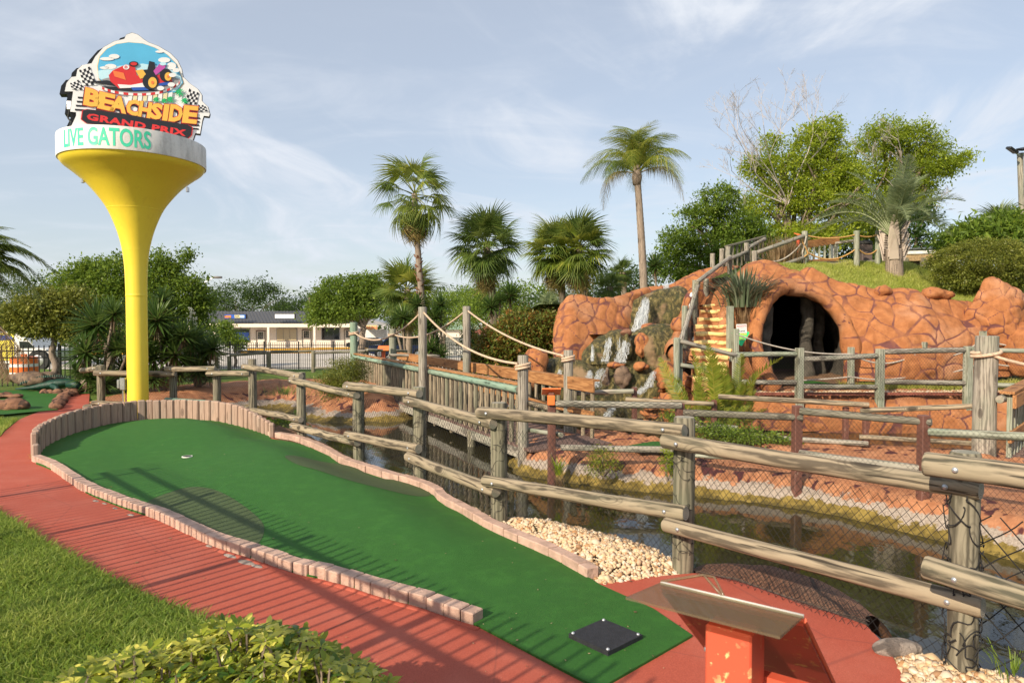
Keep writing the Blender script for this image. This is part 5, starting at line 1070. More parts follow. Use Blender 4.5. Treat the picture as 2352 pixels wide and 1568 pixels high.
# ---------------------------------------------------------------- rope posts and rails on the hill top
hd = thing('hilltop_fence', pd(1848, 608, 20.6), 'pale posts strung with orange ropes along the crest of the grassy hill', 'fence')
HPs = [(1848, 531, 612, 20.6), (1968, 530, 608, 21.0), (2017, 530, 608, 21.4)]
for x, yt, yb, Z in HPs: a, c = pd(x, yb + 6, Z), pd(x, yt, Z); a.x = c.x; log('post', a, c, .085, 'weathered_green_wood', hd, n=12)
for y, sg in ((541, .10), (573, .28)):
    for i in (0, 1):
        x0, _, _, Z0 = HPs[i]; x1, _, _, Z1 = HPs[i + 1]; rope('rope', rope_path(pd(x0 + 5, y if not (i == 0 and y > 560) else 578, Z0), pd(x1, y - 3, Z1), sg * (1 if i == 0 else .6), 24), .022, 'rope_orange', hd)
x, _, _, Z = HPs[0]; rope('rope', [pd(1844, 541, Z - .1), pd(1843, 556, Z - .12), pd(1852, 572, Z - .13), pd(1856, 583, Z - .12), pd(1847, 590, Z - .1), pd(1846, 605, Z - .1)], .024, 'rope_orange', hd); rope('rope', [pd(1852, 544, Z - .1), pd(1848, 560, Z - .12), pd(1843, 580, Z - .12), pd(1846, 604, Z - .1)], .026, 'rope_grey', hd)
hr = thing('hilltop_handrail', pd(1733, 600, 19.4), 'bleached log handrails rising beside the rope post at the stair head', 'railing')
for a, c, r_ in [((1737, 581, 19.2), (1845, 542, 20.5), .06), ((1799, 608, 19.8), (1845, 592, 20.5), .055), ((1909, 560, 22.3), (1964, 553, 22.0), .05)]: log('rail', pd(*a), pd(*c), r_, 'grey_wood', hr, n=12)
for x, yt, yb, Z in [(1733, 576, 612, 19.2), (1715, 558, 600, 20.4), (1672, 567, 620, 20.2), (1658, 571, 614, 21), (1637, 582, 618, 21)]: a, c = pd(x, yb, Z), pd(x, yt, Z); a.x = c.x; log('post', a, c, .075, 'grey_wood', hr, n=12)
rope('rope', rope_path(pd(1737, 590, 19.3), pd(1840, 560, 20.4), .30, 24), .02, 'rope_grey', hr)
dk = thing('lookout_railing', pd(1670, 612, 21), 'brown capped deck railing with grey balusters at the head of the stairs', 'railing')
a, c = pd(1668, 566, 20.6), pd(1757, 543, 22.2); plank('cap_rail', a, c, .12, .05, 'dark_rail_wood', dk)
for i in range(9): p = a.lerp(c, (i + .4) / 9); plank('baluster', p - Vector((0, 0, .72)), p - Vector((0, 0, .03)), .09, .05, 'post_wood', dk, up=Vector((1, 0, 0)))
dk2 = thing('lookout_bench', pd(1890, 600, 21.8), 'orange brown plank railing on grey balusters behind the hilltop ropes', 'railing')
a, c = pd(1853, 562, 21.8), pd(1927, 550, 22.3); plank('top_plank', a, c, .05, .24, 'brown_plank', dk2)
for i in range(6): p = a.lerp(c, (i + .3) / 6); plank('baluster', p - Vector((0, 0, .62)), p - Vector((0, 0, .10)), .07, .05, 'weathered_green_wood', dk2, up=Vector((1, 0, 0)))
a, c = pd(1857, 602, 21.8), pd(1926, 597, 22.2); plank('bottom_plank', a, c, .05, .14, 'brown_plank', dk2)
p = thing('square_post', pd(1915, 590, 22.4), 'thick white post between the brown plank railing and the rubbish bin', 'post'); plank('post', pd(1916, 600, 22.4), pd(1916, 562, 22.4), .17, .17, 'white_paint', p, up=Vector((0, 1, 0)))
kb = thing('concrete_kerb', pd(1930, 606, 21.5), 'low pale concrete kerb along the crest of the hill', 'kerb'); plank('kerb', pd(1857, 606, 21.6), pd(2012, 602, 21.9), .25, .12, 'grey_wood', kb)
bn = thing('rubbish_bin', pd(1986, 600, 22.2), 'brown rubbish bin with black lid between the hilltop rope posts', 'bin')
base = pd(1986, 604, 22.2); b = MB(); b.box(base + Vector((0, 0, .30)), (.34, .34, .60), bev=.02); b.build('body', 'bin_brown', bn); b = MB(); b.lathe([(.22, 0), (.23, .05), (.16, .12), (.01, .14)], base + Vector((0, 0, .60)), 20); b.build('lid', 'rubber', bn, smooth=True)
sh = thing('shelter', pd(2120, 640, 26), 'open shelter with pale metal roof and shingle fringe behind the hill', 'shelter')
a, c = pd(2062, 581, 26), pd(2196, 577, 26); plank('roof', a + Vector((0, .6, .14)), c + Vector((0, .6, .14)), 1.2, .05, 'steel', sh); plank('fascia', a, c, .05, .12, 'white_paint', sh)
mm = None
for i in range(34):
    p = a.lerp(c, (i + .5) / 34) - Vector((0, -.03, .17 + rnd.uniform(0, .03)))
    if mm is None: b = MB(); b.box((0, 0, 0), (.062, .03, .26), bev=.003); mm = mesh_of('shingle', b.V, b.F, 'thatch')
    place('shingle', mm, sh, Matrix.Translation(p))
plank('beam', a - Vector((0, -.2, .36)), c - Vector((0, -.2, .36)), .1, .12, 'dark_plank', sh)
for x in (2080, 2178, 2120): a_ = pd(x, 650, 26); plank('post', a_, pd(x, 592, 26), .15, .15, 'post_wood', sh, up=Vector((0, 1, 0)))
# rock heap by the near water's edge, under the net
loft('rock_heap', [(1592, 1312, 4.80, 1324, 4.70, .01), (1615, 1300, 4.86, 1328, 4.67, .02), (1680, 1297, 4.80, 1339, 4.58, .03), (1760, 1307, 4.66, 1366, 4.38, .04), (1850, 1332, 4.48, 1400, 4.16, .04), (1930, 1374, 4.24, 1424, 4.01, .03), (1992, 1426, 4.02, 1443, 3.90, .01)],
     'flat brown boulder under netting between the red path and the pond', 'boulder', mat='brown_rock', step=.015, cell=.5, seed=91, lump=.05, depth=.01, crack_w=.01, backdrop=.30, facet=.01)
for i in range(1):
    a, c = [pd(x, y, Z) for x, y, Z in ((1590, 1318, 4.40), (1700, 1325, 4.20), (1850, 1375, 3.78), (1990, 1432, 3.55))], None
    q = [(pd(1590, 1300, 4.84) , pd(1600, 1328, 4.66)), (pd(1690, 1292, 4.76), pd(1690, 1343, 4.55)), (pd(1780, 1308, 4.6), pd(1770, 1371, 4.35)), (pd(1870, 1338, 4.38), pd(1860, 1404, 4.13)), (pd(1995, 1424, 3.98), pd(1992, 1445, 3.89))]
    q = [(u_ + Vector((0, -.02, .03)), v_ + Vector((0, -.01, .02))) for u_, v_ in q]
    qq = []
    nt = thing('loose_net', q[2][1], 'black netting bunched over the brown boulder beside the red path', 'netting')
    net(q, nt, .028, .0013, 5, sag=.012)
    b = MB()
    for s_ in range(5): b.tube([v_ + Vector((.0, rnd.uniform(-.02, .03), .008 + rnd.uniform(0, .03))) for u_, v_ in q for _ in range(1)], .0022, 4)
    b.build('net_edge', 'net_brown', nt)
rockblob('driftwood', pz(2062, 1488, .03), (.13, .05, .045), 'pale split piece of stone edging at the corner of the red path', 'stone', mat='grey_concrete', cell=.12, seed=95, sub=4, lump=.02, facet=.01)
# island: concrete foot and small putting strip
sheet('island_green', [(pz(x, y, -.25).x, pz(x, y, -.25).y) for x, y in [(1440, 1030), (1500, 1020), (1640, 1026), (1660, 1040), (1560, 1044), (1460, 1042)]], -.20, 'turf_green', step=.3)
# ---------------------------------------------------------------- left: log rocks, stone edging, alligator
def rock_row(pts, label, group, size, seed, mat='brown_rock'):
    t = thing('stone_edging', pts[0], label, 'stone edging', group)
    L = sum((b_ - a).length for a, b_ in zip(pts, pts[1:])); n = int(L / (size * 1.5))
    for i in range(n):
        u = (i + .5) / n * (len(pts) - 1); k = int(u); p = pts[k].lerp(pts[min(k + 1, len(pts) - 1)], u - k)
        rockblob('stone', p + Vector((0, 0, size * .35)), (size * rnd.uniform(.8, 1.2), size * rnd.uniform(.6, .8), size * rnd.uniform(.55, .8)), parent=t, mat=mat, cell=.2, seed=seed + i, sub=3, lump=.05, facet=.015)
rock_row([pz(x, y) for x, y in [(92, 904), (140, 905), (175, 899)]], 'row of brown stones around the tree bed on the small green', 'brown stone edgings', .12, 100)
rock_row([pz(x, y) for x, y in [(128, 942), (138, 925), (152, 912), (172, 903), (205, 896)]], 'curving row of brown stones between the small green and the red path', 'brown stone edgings', .12, 120)
b = MB(); p0, p1 = pz(-30, 935, .15), pz(48, 930, .16); o = rockblob('hollow_log', pz(8, 930, .10), (.42, .17, .13), 'weathered reddish hollow log lying on the small green', 'log', mat='brown_rock', cell=.25, seed=140, sub=4, lump=.14)
rockblob('rock', pz(5, 908, .08), (.45, .18, .11), 'jagged reddish rock lying behind the hollow log', 'rock', mat='brown_rock', cell=.22, seed=141, sub=4, lump=.14)
for x, y, s_ in [(48, 868, .55), (80, 872, .5), (105, 876, .42), (150, 876, .4)]: pass
for i, (x, y, Z, r_) in enumerate([(50, 868, 17.6, (.42, .3, .20)), (85, 872, 17.4, (.40, .3, .17)), (120, 870, 17.8, (.35, .3, .13))]): rockblob('boulder', pd(x, y, Z), r_, ['leftmost tan boulder behind the alligator statue', 'middle tan boulder behind the alligator statue', 'rightmost tan boulder behind the alligator statue'][i], 'boulder', 'tan boulders behind the alligator', mat='tan_stone', cell=.3, seed=150 + i, sub=4)
al = thing('alligator_statue', pz(110, 903), 'dark green alligator statue lying on the small green beside the tree', 'statue')
cl_ = [(35, 893), (50, 892), (65, 891), (80, 889), (95, 886), (115, 883), (135, 880), (155, 878), (172, 876)]; Y0 = 17.0
pts = [pd(x, y, Y0 + i * .05) for i, (x, y) in enumerate(cl_)]; b = MB(); b.tube(pts, [.02, .05, .07, .09, .12, .15, .16, .14, .08], 14, squash=.75); b.build('body', 'alligator_green', al, smooth=True)
b = MB(); b.tube([pd(120, 885, 16.8), pd(131, 891, 16.7), pd(131, 898, 16.65)], [.07, .06, .07], 8); b.build('leg', 'alligator_green', al, smooth=True)
b = MB(); b.tube([pd(160, 881, 16.9), pd(178, 884, 16.8), pd(186, 889, 16.8)], [.12, .09, .06], 10); b.build('head', 'alligator_green', al, smooth=True)
b = MB()
for i in range(22): p = pts[0].lerp(pts[-1], .1 + i * .038); b.lathe([(.035, 0), (.002, .07)], Vector((p.x, p.y, p.z + .10 + .10 * math.sin(i / 7))), 5)
b.build('back_ridge', 'alligator_green', al)
b = MB(); b.tube([pd(190, 878, 17.5), pd(215, 879, 17.5), pd(245, 880, 17.6), pd(285, 884, 17.8)], [.14, .16, .1, .03], 10); o = b.build('driftwood_log', 'bark', smooth=True); info(o, 'dark fallen log behind the alligator statue', 'log')
# ---------------------------------------------------------------- giant golf tee tower
TZ = 12.64; TC = pd(314.5, 740, TZ); TX, TY = TC.x, TC.y
tw = thing('golf_tee_tower', (TX, TY, 0), 'giant yellow golf tee pylon with a white rim reading LIVE GATORS', 'tower')
def zat(y, Y=TZ): return pd(314, y, Y).z
zb1, zb0 = zat(330), zat(379)
R0 = 1.205
prof = [(.178, -.05), (.178, zat(680)), (.184, zat(678)), (.180, zat(676)), (.185, zat(640)), (.195, zat(610)), (.225, zat(575)), (.275, zat(545)), (.35, zat(515)), (.46, zat(482)), (.60, zat(455)), (.80, zat(425)), (1.00, zat(403)), (1.13, zat(390)), (R0 - .02, zb0 - .005), (R0 - .02, zb0 + .01)]
def smoothprof(pr, k=5):
    V = smooth_poly([Vector((r, 0, z)) for r, z in pr], k, False); return [(v.x, v.z) for v in V]
b = MB(); b.lathe([(.178, -.05), (.178, .5), (.178, zat(683)), (.178, zat(681)), (.186, zat(679.5)), (.179, zat(677)), (.1795, zat(674))] + smoothprof([p for p in prof if p[1] > zat(676) + .01]), (TX, TY, 0), 72); b.build('trumpet', 'yellow_paint', tw, smooth=True)
b = MB(); b.lathe([(R0 - .12, zb0 - .002), (R0, zb0), (R0 + .004, zb0 + .02), (R0 + .004, zb1 - .02), (R0, zb1), (R0 - .10, zb1 + .002), (R0 - .12, zb1 - .05), (.01, zb1 - .06)], (TX, TY, 0), 96); o = b.build('rim_band', 'white_band', tw); autosmooth(o, 30)
for yy, rq in ((575, .225), (482, .46)):
    pr_ = [q for q in smoothprof([p for p in prof if p[1] > zat(676) + .01])]; zz_ = zat(yy); rr_ = float(np.interp(zz_, [q[1] for q in pr_], [q[0] for q in pr_])); b = MB(); b.lathe([(rr_ - .003, zz_ - .010), (rr_ + .0018, zz_ - .003), (rr_ + .0022, zz_ + .003), (rr_ + .002, zz_ + .010)], (TX, TY, 0), 72); b.build('weld_seam', 'yellow_paint', tw, smooth=True)
# letters wrapped on the rim
def ang_at(px):
    d = ray(px, 350); d = Vector((d.x, d.y)); e = Vector((EYE.x - TX, EYE.y - TY)); A, B, C = d.dot(d), 2 * d.dot(e), e.dot(e) - R0 ** 2; s_ = (-B - math.sqrt(max(0, B * B - 4 * A * C))) / (2 * A); p = e + d * s_; return math.atan2(p.y, p.x)
a0, a1 = ang_at(148), ang_at(347); 
if a1 < a0: a1 += 2 * math.pi
V, Fc = text_geo('LIVE GATORS', .022, space=1.0, res=4); zl0, zl1 = zb0 + .12 * (zb1 - zb0), zb0 + .90 * (zb1 - zb0)
def wrap(v, rr): a = a0 + (a1 - a0) * v.x; return Vector((TX + rr * math.cos(a), TY + rr * math.sin(a), zl0 + (zl1 - zl0) * v.y))
b = MB(); b.add([wrap(v, R0 + .0075) for v in V], Fc); o = b.build('lettering', 'sign_teal', tw); autosmooth(o, 30)
b = MB(); b.box((TX - .20, TY - .13, .62), (.10, .07, .22), bev=.01); b.tube([Vector((TX - .20, TY - .13, .52)), Vector((TX - .19, TY - .13, .05))], .02, 8); b.build('meter_box', 'steel', tw)
b = MB(); b.box((TX - .27, TY - .15, .62), (.05, .05, .16), bev=.01); b.build('conduit_box', 'steel', tw)
for (px, y) in ((190, 420), (431, 441)):
    p = pd(px, y, TZ - .4); b = MB(); b.lathe([(.03, 0), (.03, .07), (.01, .09)], p, 8); b.build('fixture', 'steel', tw)
# ---------------------------------------------------------------- sign on the tee
sg = thing('roof_sign', (TX, TY, zb1), 'cut out BEACHSIDE GRAND PRIX sign with flags and red kart atop the tee', 'sign')
kk = 1000 / 2240 / 1.6327
bl_ = pd(155, 296.6, 12.10); br_ = pd(445.7, 324, 12.93); hd_ = (br_ - bl_); hd_.z = 0; hd_.normalize(); SN = Vector((hd_.y, -hd_.x, 0)).normalized(); SN = SN if SN.y < 0 else -SN
def SP(u, v, lift=0.0): return ppl(u * kk, v * kk, bl_, SN) + SN * lift
OUT = [(575, 1090), (600, 1060), (640, 975), (640, 945), (590, 940), (615, 770), (545, 770), (560, 700), (600, 650), (640, 645), (650, 590), (690, 550), (770, 535), (800, 480), (870, 400), (960, 350), (1045, 330), (1060, 295), (1110, 278), (1160, 295), (1210, 335), (1250, 360), (1330, 390), (1430, 450), (1490, 510), (1525, 580), (1540, 650), (1590, 700), (1660, 750), (1695, 800), (1695, 850), (1745, 900), (1762, 960), (1755, 980), (1712, 975),
       (1700, 1010), (1680, 1125), (1640, 1120), (1615, 1190), (1500, 1185), (1300, 1150), (1000, 1120), (700, 1095)]
sp = lambda L, lift: [SP(u, v, lift) for u, v in L]
def layer(name, L, lift, mat, th=.004): b = MB(); b.prism(sp(L, lift), SN * th); return b.build(name, mat, sg)
def grow(L, k): cx, cy = sum(p[0] for p in L) / len(L), sum(p[1] for p in L) / len(L); return [(cx + (u - cx) * k, cy + (v - cy) * k) for u, v in L]
b = MB(); b.prism(sp(grow(OUT, 1.012), -.11), SN * .10); b.build('cabinet', 'sign_black', sg)
layer('face_panel', OUT, 0.0, 'sign_white', .008)
def ell(cx, cy, rx, ry, n=40, a0=0, a1=360): return [(cx + rx * math.cos(R(a0 + (a1 - a0) * i / n)), cy + ry * math.sin(R(a0 + (a1 - a0) * i / n))) for i in range(n + (0 if a1 - a0 >= 360 else 1))]
arc_ = [(835, 670), (822, 560), (840, 480), (900, 415), (980, 375), (1080, 360), (1200, 370), (1300, 405), (1400, 460), (1480, 540), (1520, 640), (1540, 700), (1480, 780), (1300, 800), (1000, 760)]
layer('picture_border', grow(arc_, 1.015), .009, 'sign_gold'); layer('picture_sky', arc_, .014, 'sign_blue')
layer('picture_sky_glow', [(830, 660), (824, 600), (1000, 560), (1200, 540), (1400, 570), (1515, 640), (1530, 700), (1480, 770), (1000, 755)], .019, 'sign_pale')
for L in (ell(960, 480, 45, 20), ell(900, 500, 60, 14), ell(930, 565, 50, 22), ell(880, 575, 40, 12), ell(1380, 510, 50, 22), ell(1440, 560, 40, 30), ell(1340, 440, 34, 10)): layer('cloud', L, .023, 'sign_white')
layer('track', [(860, 700), (900, 735), (1000, 775), (1150, 795), (1300, 785), (1420, 755), (1500, 705), (1510, 670), (1400, 640), (1000, 640), (860, 670)], .023, 'sign_grey')
tr = [(845, 740), (905, 765), (1000, 788), (1120, 800), (1230, 800), (1340, 785), (1430, 755), (1500, 710), (1512, 680)]
tp_ = smooth_poly([Vector((u, v, 0)) for u, v in tr], 3, False)
for i in range(len(tp_) - 1):
    a, c = tp_[i], tp_[i + 1]; layer('track_kerb', [(a.x, a.y - 12), (c.x, c.y - 12), (c.x, c.y + 8), (a.x, a.y + 8)], .028, 'sign_red' if i % 2 else 'sign_white')
for i in range(9): u = 1080 + i * 42; layer('grandstand_panel', [(u, 812 - i * 3), (u + 34, 808 - i * 4), (u + 26, 850 + i), (u - 6, 850 + i)], .024, 'sign_sand' if i % 2 else 'sign_white')
# kart (no driver)
layer('kart_shadow', [(740, 690), (900, 680), (1200, 740), (1340, 770), (1100, 775), (930, 760), (850, 730), (1000, 735)], .027, 'sign_black')
layer('kart_body', [(915, 640), (950, 598), (1060, 548), (1135, 568), (1150, 640), (1200, 650), (1215, 740), (1100, 745), (1000, 750), (960, 715), (930, 690)], .032, 'sign_red')
layer('kart_stripe', [(990, 715), (1100, 722), (1215, 700), (1225, 742), (1100, 745), (1010, 748)], .036, 'sign_white'); layer('kart_skirt', [(1100, 742), (1240, 738), (1250, 765), (1120, 768)], .037, 'sign_darkblue'); layer('kart_fin', [(950, 600), (1040, 620), (1060, 680), (965, 650)], .036, 'sign_orange')
layer('kart_rear', [(1290, 640), (1420, 620), (1450, 690), (1330, 710)], .031, 'sign_red'); layer('kart_rear_skirt', [(1330, 708), (1425, 690), (1420, 718), (1345, 730)], .036, 'sign_darkblue')
layer('kart_seat', [(1255, 520), (1300, 530), (1310, 630), (1200, 640), (1150, 600), (1240, 590)], .033, 'sign_black'); layer('steering_wheel', ell(1125, 545, 40, 22), .038, 'sign_black'); layer('steering_hub', ell(1125, 545, 28, 14), .042, 'sign_red'); layer('kart_engine', [(1140, 600), (1200, 590), (1240, 650), (1180, 670)], .037, 'sign_gold')
layer('exhaust_pipe', [(1290, 605), (1345, 540), (1395, 550), (1385, 580), (1310, 640)], .040, 'sign_purple'); layer('exhaust_tip', ell(1370, 545, 26, 14), .044, 'sign_pale')
for (u, v, r_) in ((1265, 690, 66), (1395, 640, 52)): layer('kart_tyre', ell(u, v, r_, r_ * 1.05), .044, 'sign_black'); layer('kart_wheel', ell(u + 18, v + 12, r_ * .55, r_ * .68), .048, 'sign_gold'); layer('kart_hub', ell(u + 18, v + 12, r_ * .18, r_ * .22), .052, 'sign_orange')
for (u, v) in ((1450, 640), (1480, 600), (1350, 750), (1440, 720)): layer('smoke_puff', ell(u, v, 30, 18), .053, 'sign_white')
for (u0, v0) in ((1062, 572), ): layer('number_disc', ell(u0, v0, 26, 20), .037, 'sign_white')
text_on('B', SP(1048, 584), SP(1074, 584), SP(1050, 560), SN * .042, 'sign_red', sg, bold=.02)
def flag(pts, nx, ny, lift):
    (u0, v0), (u1, v1), (u2, v2), (u3, v3) = pts
    layer('flag', [(u0, v0), (u1, v1), (u2, v2), (u3, v3)], lift, 'sign_white')
    for i in range(nx):
        for j in range(ny):
            if (i + j) % 2: continue
            q = []
            for a, c in ((i, j), (i + 1, j), (i + 1, j + 1), (i, j + 1)):
                s_, t_ = a / nx, c / ny; q.append((u0 * (1 - s_) * (1 - t_) + u1 * s_ * (1 - t_) + u2 * s_ * t_ + u3 * (1 - s_) * t_, v0 * (1 - s_) * (1 - t_) + v1 * s_ * (1 - t_) + v2 * s_ * t_ + v3 * (1 - s_) * t_ + 6 * math.sin(s_ * 5)))
            layer('flag_check', q, lift + .004, 'sign_black', .003)
flag([(665, 590), (755, 570), (815, 720), (700, 720)], 5, 6, .012); flag([(590, 700), (660, 680), (720, 765), (600, 750)], 5, 4, .012); flag([(1590, 745), (1670, 790), (1650, 890), (1550, 870)], 5, 5, .012); flag([(1665, 880), (1720, 890), (1745, 945), (1660, 935)], 4, 4, .012)
for (u, v, s_) in ((1320, 840, 38), (1440, 840, 50), (1520, 780, 60), (1560, 850, 44), (1385, 850, 34)):
    for a in range(0, 360, 36):
        c, d_ = math.cos(R(a)), math.sin(R(a)); layer('palm_leaf', [(u, v), (u + s_ * .5 * c - 8 * d_, v + s_ * .35 * d_ - 6 + 8 * c * .5), (u + s_ * c, v + s_ * .6 * d_ + 6), (u + s_ * .5 * c + 8 * d_, v + s_ * .35 * d_ - 8 * c * .3)], .030 + a * .00001, 'sign_green', .003)
for i in range(4):
    v = 815 + i * 34; layer('grille_bar', [(655 - i * 8, v), (735 - i * 3, v + 6), (735 - i * 3, v + 18), (655 - i * 8, v + 14)], .012, 'sign_black')
    v = 985 + i * 30; layer('grille_bar', [(1600, v - 2), (1680 - i * 4, v + 6), (1680 - i * 4, v + 18), (1600, v + 12)], .012, 'sign_black')
# lettering, letter by letter so the word arches
word = 'BEACHSIDE'; xs_ = [700, 818, 916, 1052, 1156, 1256, 1362, 1414, 1528, 1640]; wd = [134, 136, 146, 112, 106, 100, 44, 112, 122]
for i, ch in enumerate(word):
    x0 = xs_[i]; x1 = xs_[i] + wd[i]; yb = lambda u: 884 + (u - 700) * .172 + 22 * math.sin((u - 700) / 940 * 3.14); hgt = 148 - 14 * math.sin(i / 8 * 3.14)
    for lift, m, du, dv, bo, ex in ((.018, 'sign_black', -8, 12, .09, 4), (.024, 'sign_red', 0, 0, .08, 5), (.029, 'sign_gold', 0, 0, .05, 0)):
        text_on(ch, SP(x0 + du - ex, yb(x0) + dv + ex), SP(x1 + du + ex, yb(x1) + dv + ex), SP(x0 + 20 + du - ex, yb(x0) - hgt + dv - ex), SN * lift, m, sg, bold=bo, name='letter')
bar = [(700, 935), (740, 925), (1000, 955), (1300, 1010), (1580, 1055), (1612, 1075), (1605, 1140), (1570, 1170), (1300, 1130), (1000, 1080), (730, 1040), (690, 1010)]
layer('name_bar_border', grow(bar, 1.02), .036, 'sign_red'); layer('name_bar', bar, .041, 'sign_black')
text_on('GRAND PRIX', SP(728, 1012), SP(1560, 1152), SP(736, 955), SN * .047, 'sign_red', sg, bold=.045, space=1.08)
# back cabinet of the second face
o2 = thing('sign_cabinet', (TX - .2, TY + .6, zb1), 'black back of the second sign face behind the BEACHSIDE sign', 'sign')
SN2 = Vector((SN.x, SN.y, 0)); b = MB(); b.prism([ppl((u - 55) * kk, (v + 22) * kk, bl_ - SN * .55, SN) for u, v in grow(OUT, .985)], -SN * .2); b.build('cabinet', 'black_metal', o2)
b = MB(); b.tube([SP(560, 870, -.3), SP(550, 960, -.25), SP(600, 1030, -.12)], .015, 6); b.build('cable', 'rubber', o2); b = MB(); b.box(SP(570, 850, -.3), (.10, .1, .16), bev=.01); b.build('junction_box', 'steel', o2)
for u, v in ((600, 1020), (1500, 1140), (1000, 1080)):
    b = MB(); b.tube([SP(u, v, -.12), SP(u, v + 150, -.12)], .05, 8); b.build('strut', 'black_metal', o2)
# ---------------------------------------------------------------- warning signs by the stairs
ws = thing('warning_sign', pd(1702, 795, 15.3), 'small white WARNING! sign on the rock beside the tunnel', 'sign'); S0 = pd(1693, 776, 15.35)
q = [pd(x, y, 15.35) for x, y in [(1685.5, 751), (1706, 750.5), (1706.5, 784), (1686, 784)]]
k8 = 200 / 1568 / 1.6327
def W2(u, v, dy=0): return pd(1653.7 + u * k8, 704.4 + v * k8, 15.35 - dy)
b = MB(); b.prism([W2(*p) for p in [(490, 515), (780, 505), (790, 770), (500, 775)]], (0, .03, 0)); b.build('panel', 'sign_white', ws)
b = MB(); b.prism([W2(*p, .004) for p in [(508, 540), (768, 530), (768, 582), (508, 595)]], (0, .003, 0)); b.build('red_bar', 'sign_red', ws)
text_on('WARNING!', W2(515, 588), W2(762, 577), W2(515, 548), Vector((0, -.008, 0)), 'sign_white', ws, bold=.03); text_on('PLEASE', W2(552, 735), W2(735, 728), W2(552, 700), Vector((0, -.005, 0)), 'sign_black', ws, bold=.03)
for v in (612, 640, 670, 752):
    b = MB(); b.prism([W2(515, v, .004), W2(765, v - 6, .004), W2(765, v, .004), W2(515, v + 7, .004)], (0, .002, 0)); b.build('text_line', 'sign_grey', ws)
cs = thing('caution_sign', pd(1700, 810, 15.3), 'green triangular CAUTION sign hanging point down below the white warning sign', 'sign')
b = MB(); b.prism([W2(u, v, -.012) for u, v in [(365, 755), (385, 740), (830, 728), (862, 745), (862, 780), (650, 1145), (625, 1155), (600, 1145), (362, 790)]], (0, .02, 0)); b.build('panel', 'sign_caution', cs)
for s_, u0, u1, v, h in (('CAUTION', 450, 780, 845, 68), ('STAIRS SLIPPERY', 452, 785, 918, 48), ('WHEN WET', 512, 730, 982, 44)): text_on(s_, W2(u0, v), W2(u1, v - 6), W2(u0, v - h), Vector((0, .004, 0)), 'sign_yellow', cs, bold=.03)
# ---------------------------------------------------------------- lectern signs
def lectern(base, h, w, label, tilt=25, rot=0, group='red hole signs', post='red_paint', plate='sign_orange', face=1):
    t = thing('hole_sign', base, label, 'sign', group); Rz = Matrix.Rotation(rot, 3, 'Z'); sqpost('post', base - Vector((0, 0, .1)), base + Vector((0, 0, h)), w * .3, post, t, rot)
    b = MB(); b.box(base + Vector((0, 0, h + .01)), (w, w * .75, .02), Rz @ Matrix.Rotation(R(tilt) * face, 3, 'X'), bev=.003); b.build('plate', plate, t); return t
lectern(pd(1266, 1060, 9.75) , 1.0, .27, 'orange red hole sign on a dark post beside the near end of the rope bridge', 30, post='old_red_wood', face=-1)
b_ = pd(1266, 930, 9.7); sqpost('post_sleeve', b_ , b_ + Vector((0, 0, .14)), .105, 'sign_orange'); bpy.data.objects['post_sleeve']['label'] = 'orange painted sleeve beneath the hole sign plate by the bridge'; bpy.data.objects['post_sleeve']['category'] = 'sign post'
lectern(pd(881, 822, 25), .35, .42, 'tiny distant orange hole sign beyond the far end of the bridge', 30)
lectern(pd(1833, 600, 22), .85, .25, 'small red sign at the top of the hill behind the dry grass', 25, rot=.6)
# the near sign
ns = thing('hole_sign', Vector((.49, 1.49, 0)), 'near red sign stand under a dusty clear plastic roof, its post flecked with yellow', 'sign', 'red hole signs')
kn = 1
RL, RR, NRM = Vector((.339, 1.537, 1.149)), Vector((.588, 1.36, 1.149)), Vector((-.588, -.809, 0)); RD = (RR - RL).normalized()
mid = RL.lerp(RR, .5) - NRM * .05; b = MB(); b.box((mid.x, mid.y, .545), (.10, .10, 1.09), Matrix.Rotation(R(-36), 3, 'Z'), bev=.004); b.build('post', 'red_flaked', ns)
b = MB(); b.prism([RL + NRM * .178 + Vector((0, 0, .030)), RR + NRM * .178 + Vector((0, 0, .030)), RR + Vector((0, 0, .006)), RL + Vector((0, 0, .006))], (0, 0, .005)); b.build('plastic_roof', 'perspex', ns)
b = MB(); b.prism([RL + Vector((0, 0, .0)), RR, RR - NRM * .31 + Vector((0, 0, -.265)), RL - NRM * .31 + Vector((0, 0, -.265))], Vector((0, 0, -.012))); b.build('sign_board', 'shaded_red_flaked', ns)
b = MB(); b.tube([RL, RR], .005, 8); b.build('roof_ridge', 'red_paint', ns, smooth=True); b = MB(); b.tube([RL + Vector((0, 0, .009)), RR + Vector((0, 0, .009))], .0045, 8); b.build('ridge_strip', 'plastic_roof', ns, smooth=True)
b = MB(); b.tube([RR - NRM * .002, RR - NRM * .31 + Vector((0, 0, -.262))], .006, 6); b.build('board_edge', 'red_paint', ns)
b = MB(); b.box(mid + RD * .095 + Vector((0, 0, -.20)) - NRM * .06, (.16, .03, .03), Matrix.Rotation(R(-36), 3, 'Z')); b.build('brace', 'red_flaked', ns)
p0, p1, p2 = RL + Vector((0, 0, .012)), RL + RD * .08 - NRM * .05 + Vector((0, 0, .03)), RL + RD * .14 + Vector((0, 0, .012)); b = MB(); b.tube([p0, p1, p2], .0035, 6); b.tube([p1, p1 + RD * .025, p2 + RD * .004], .003, 6); b.build('clip_frame', 'perspex', ns, smooth=True)
bolt(RL - NRM * .27 + RD * .012 + Vector((0, 0, -.245)), Vector((-.5, -.8, -.4)), ns, .009)
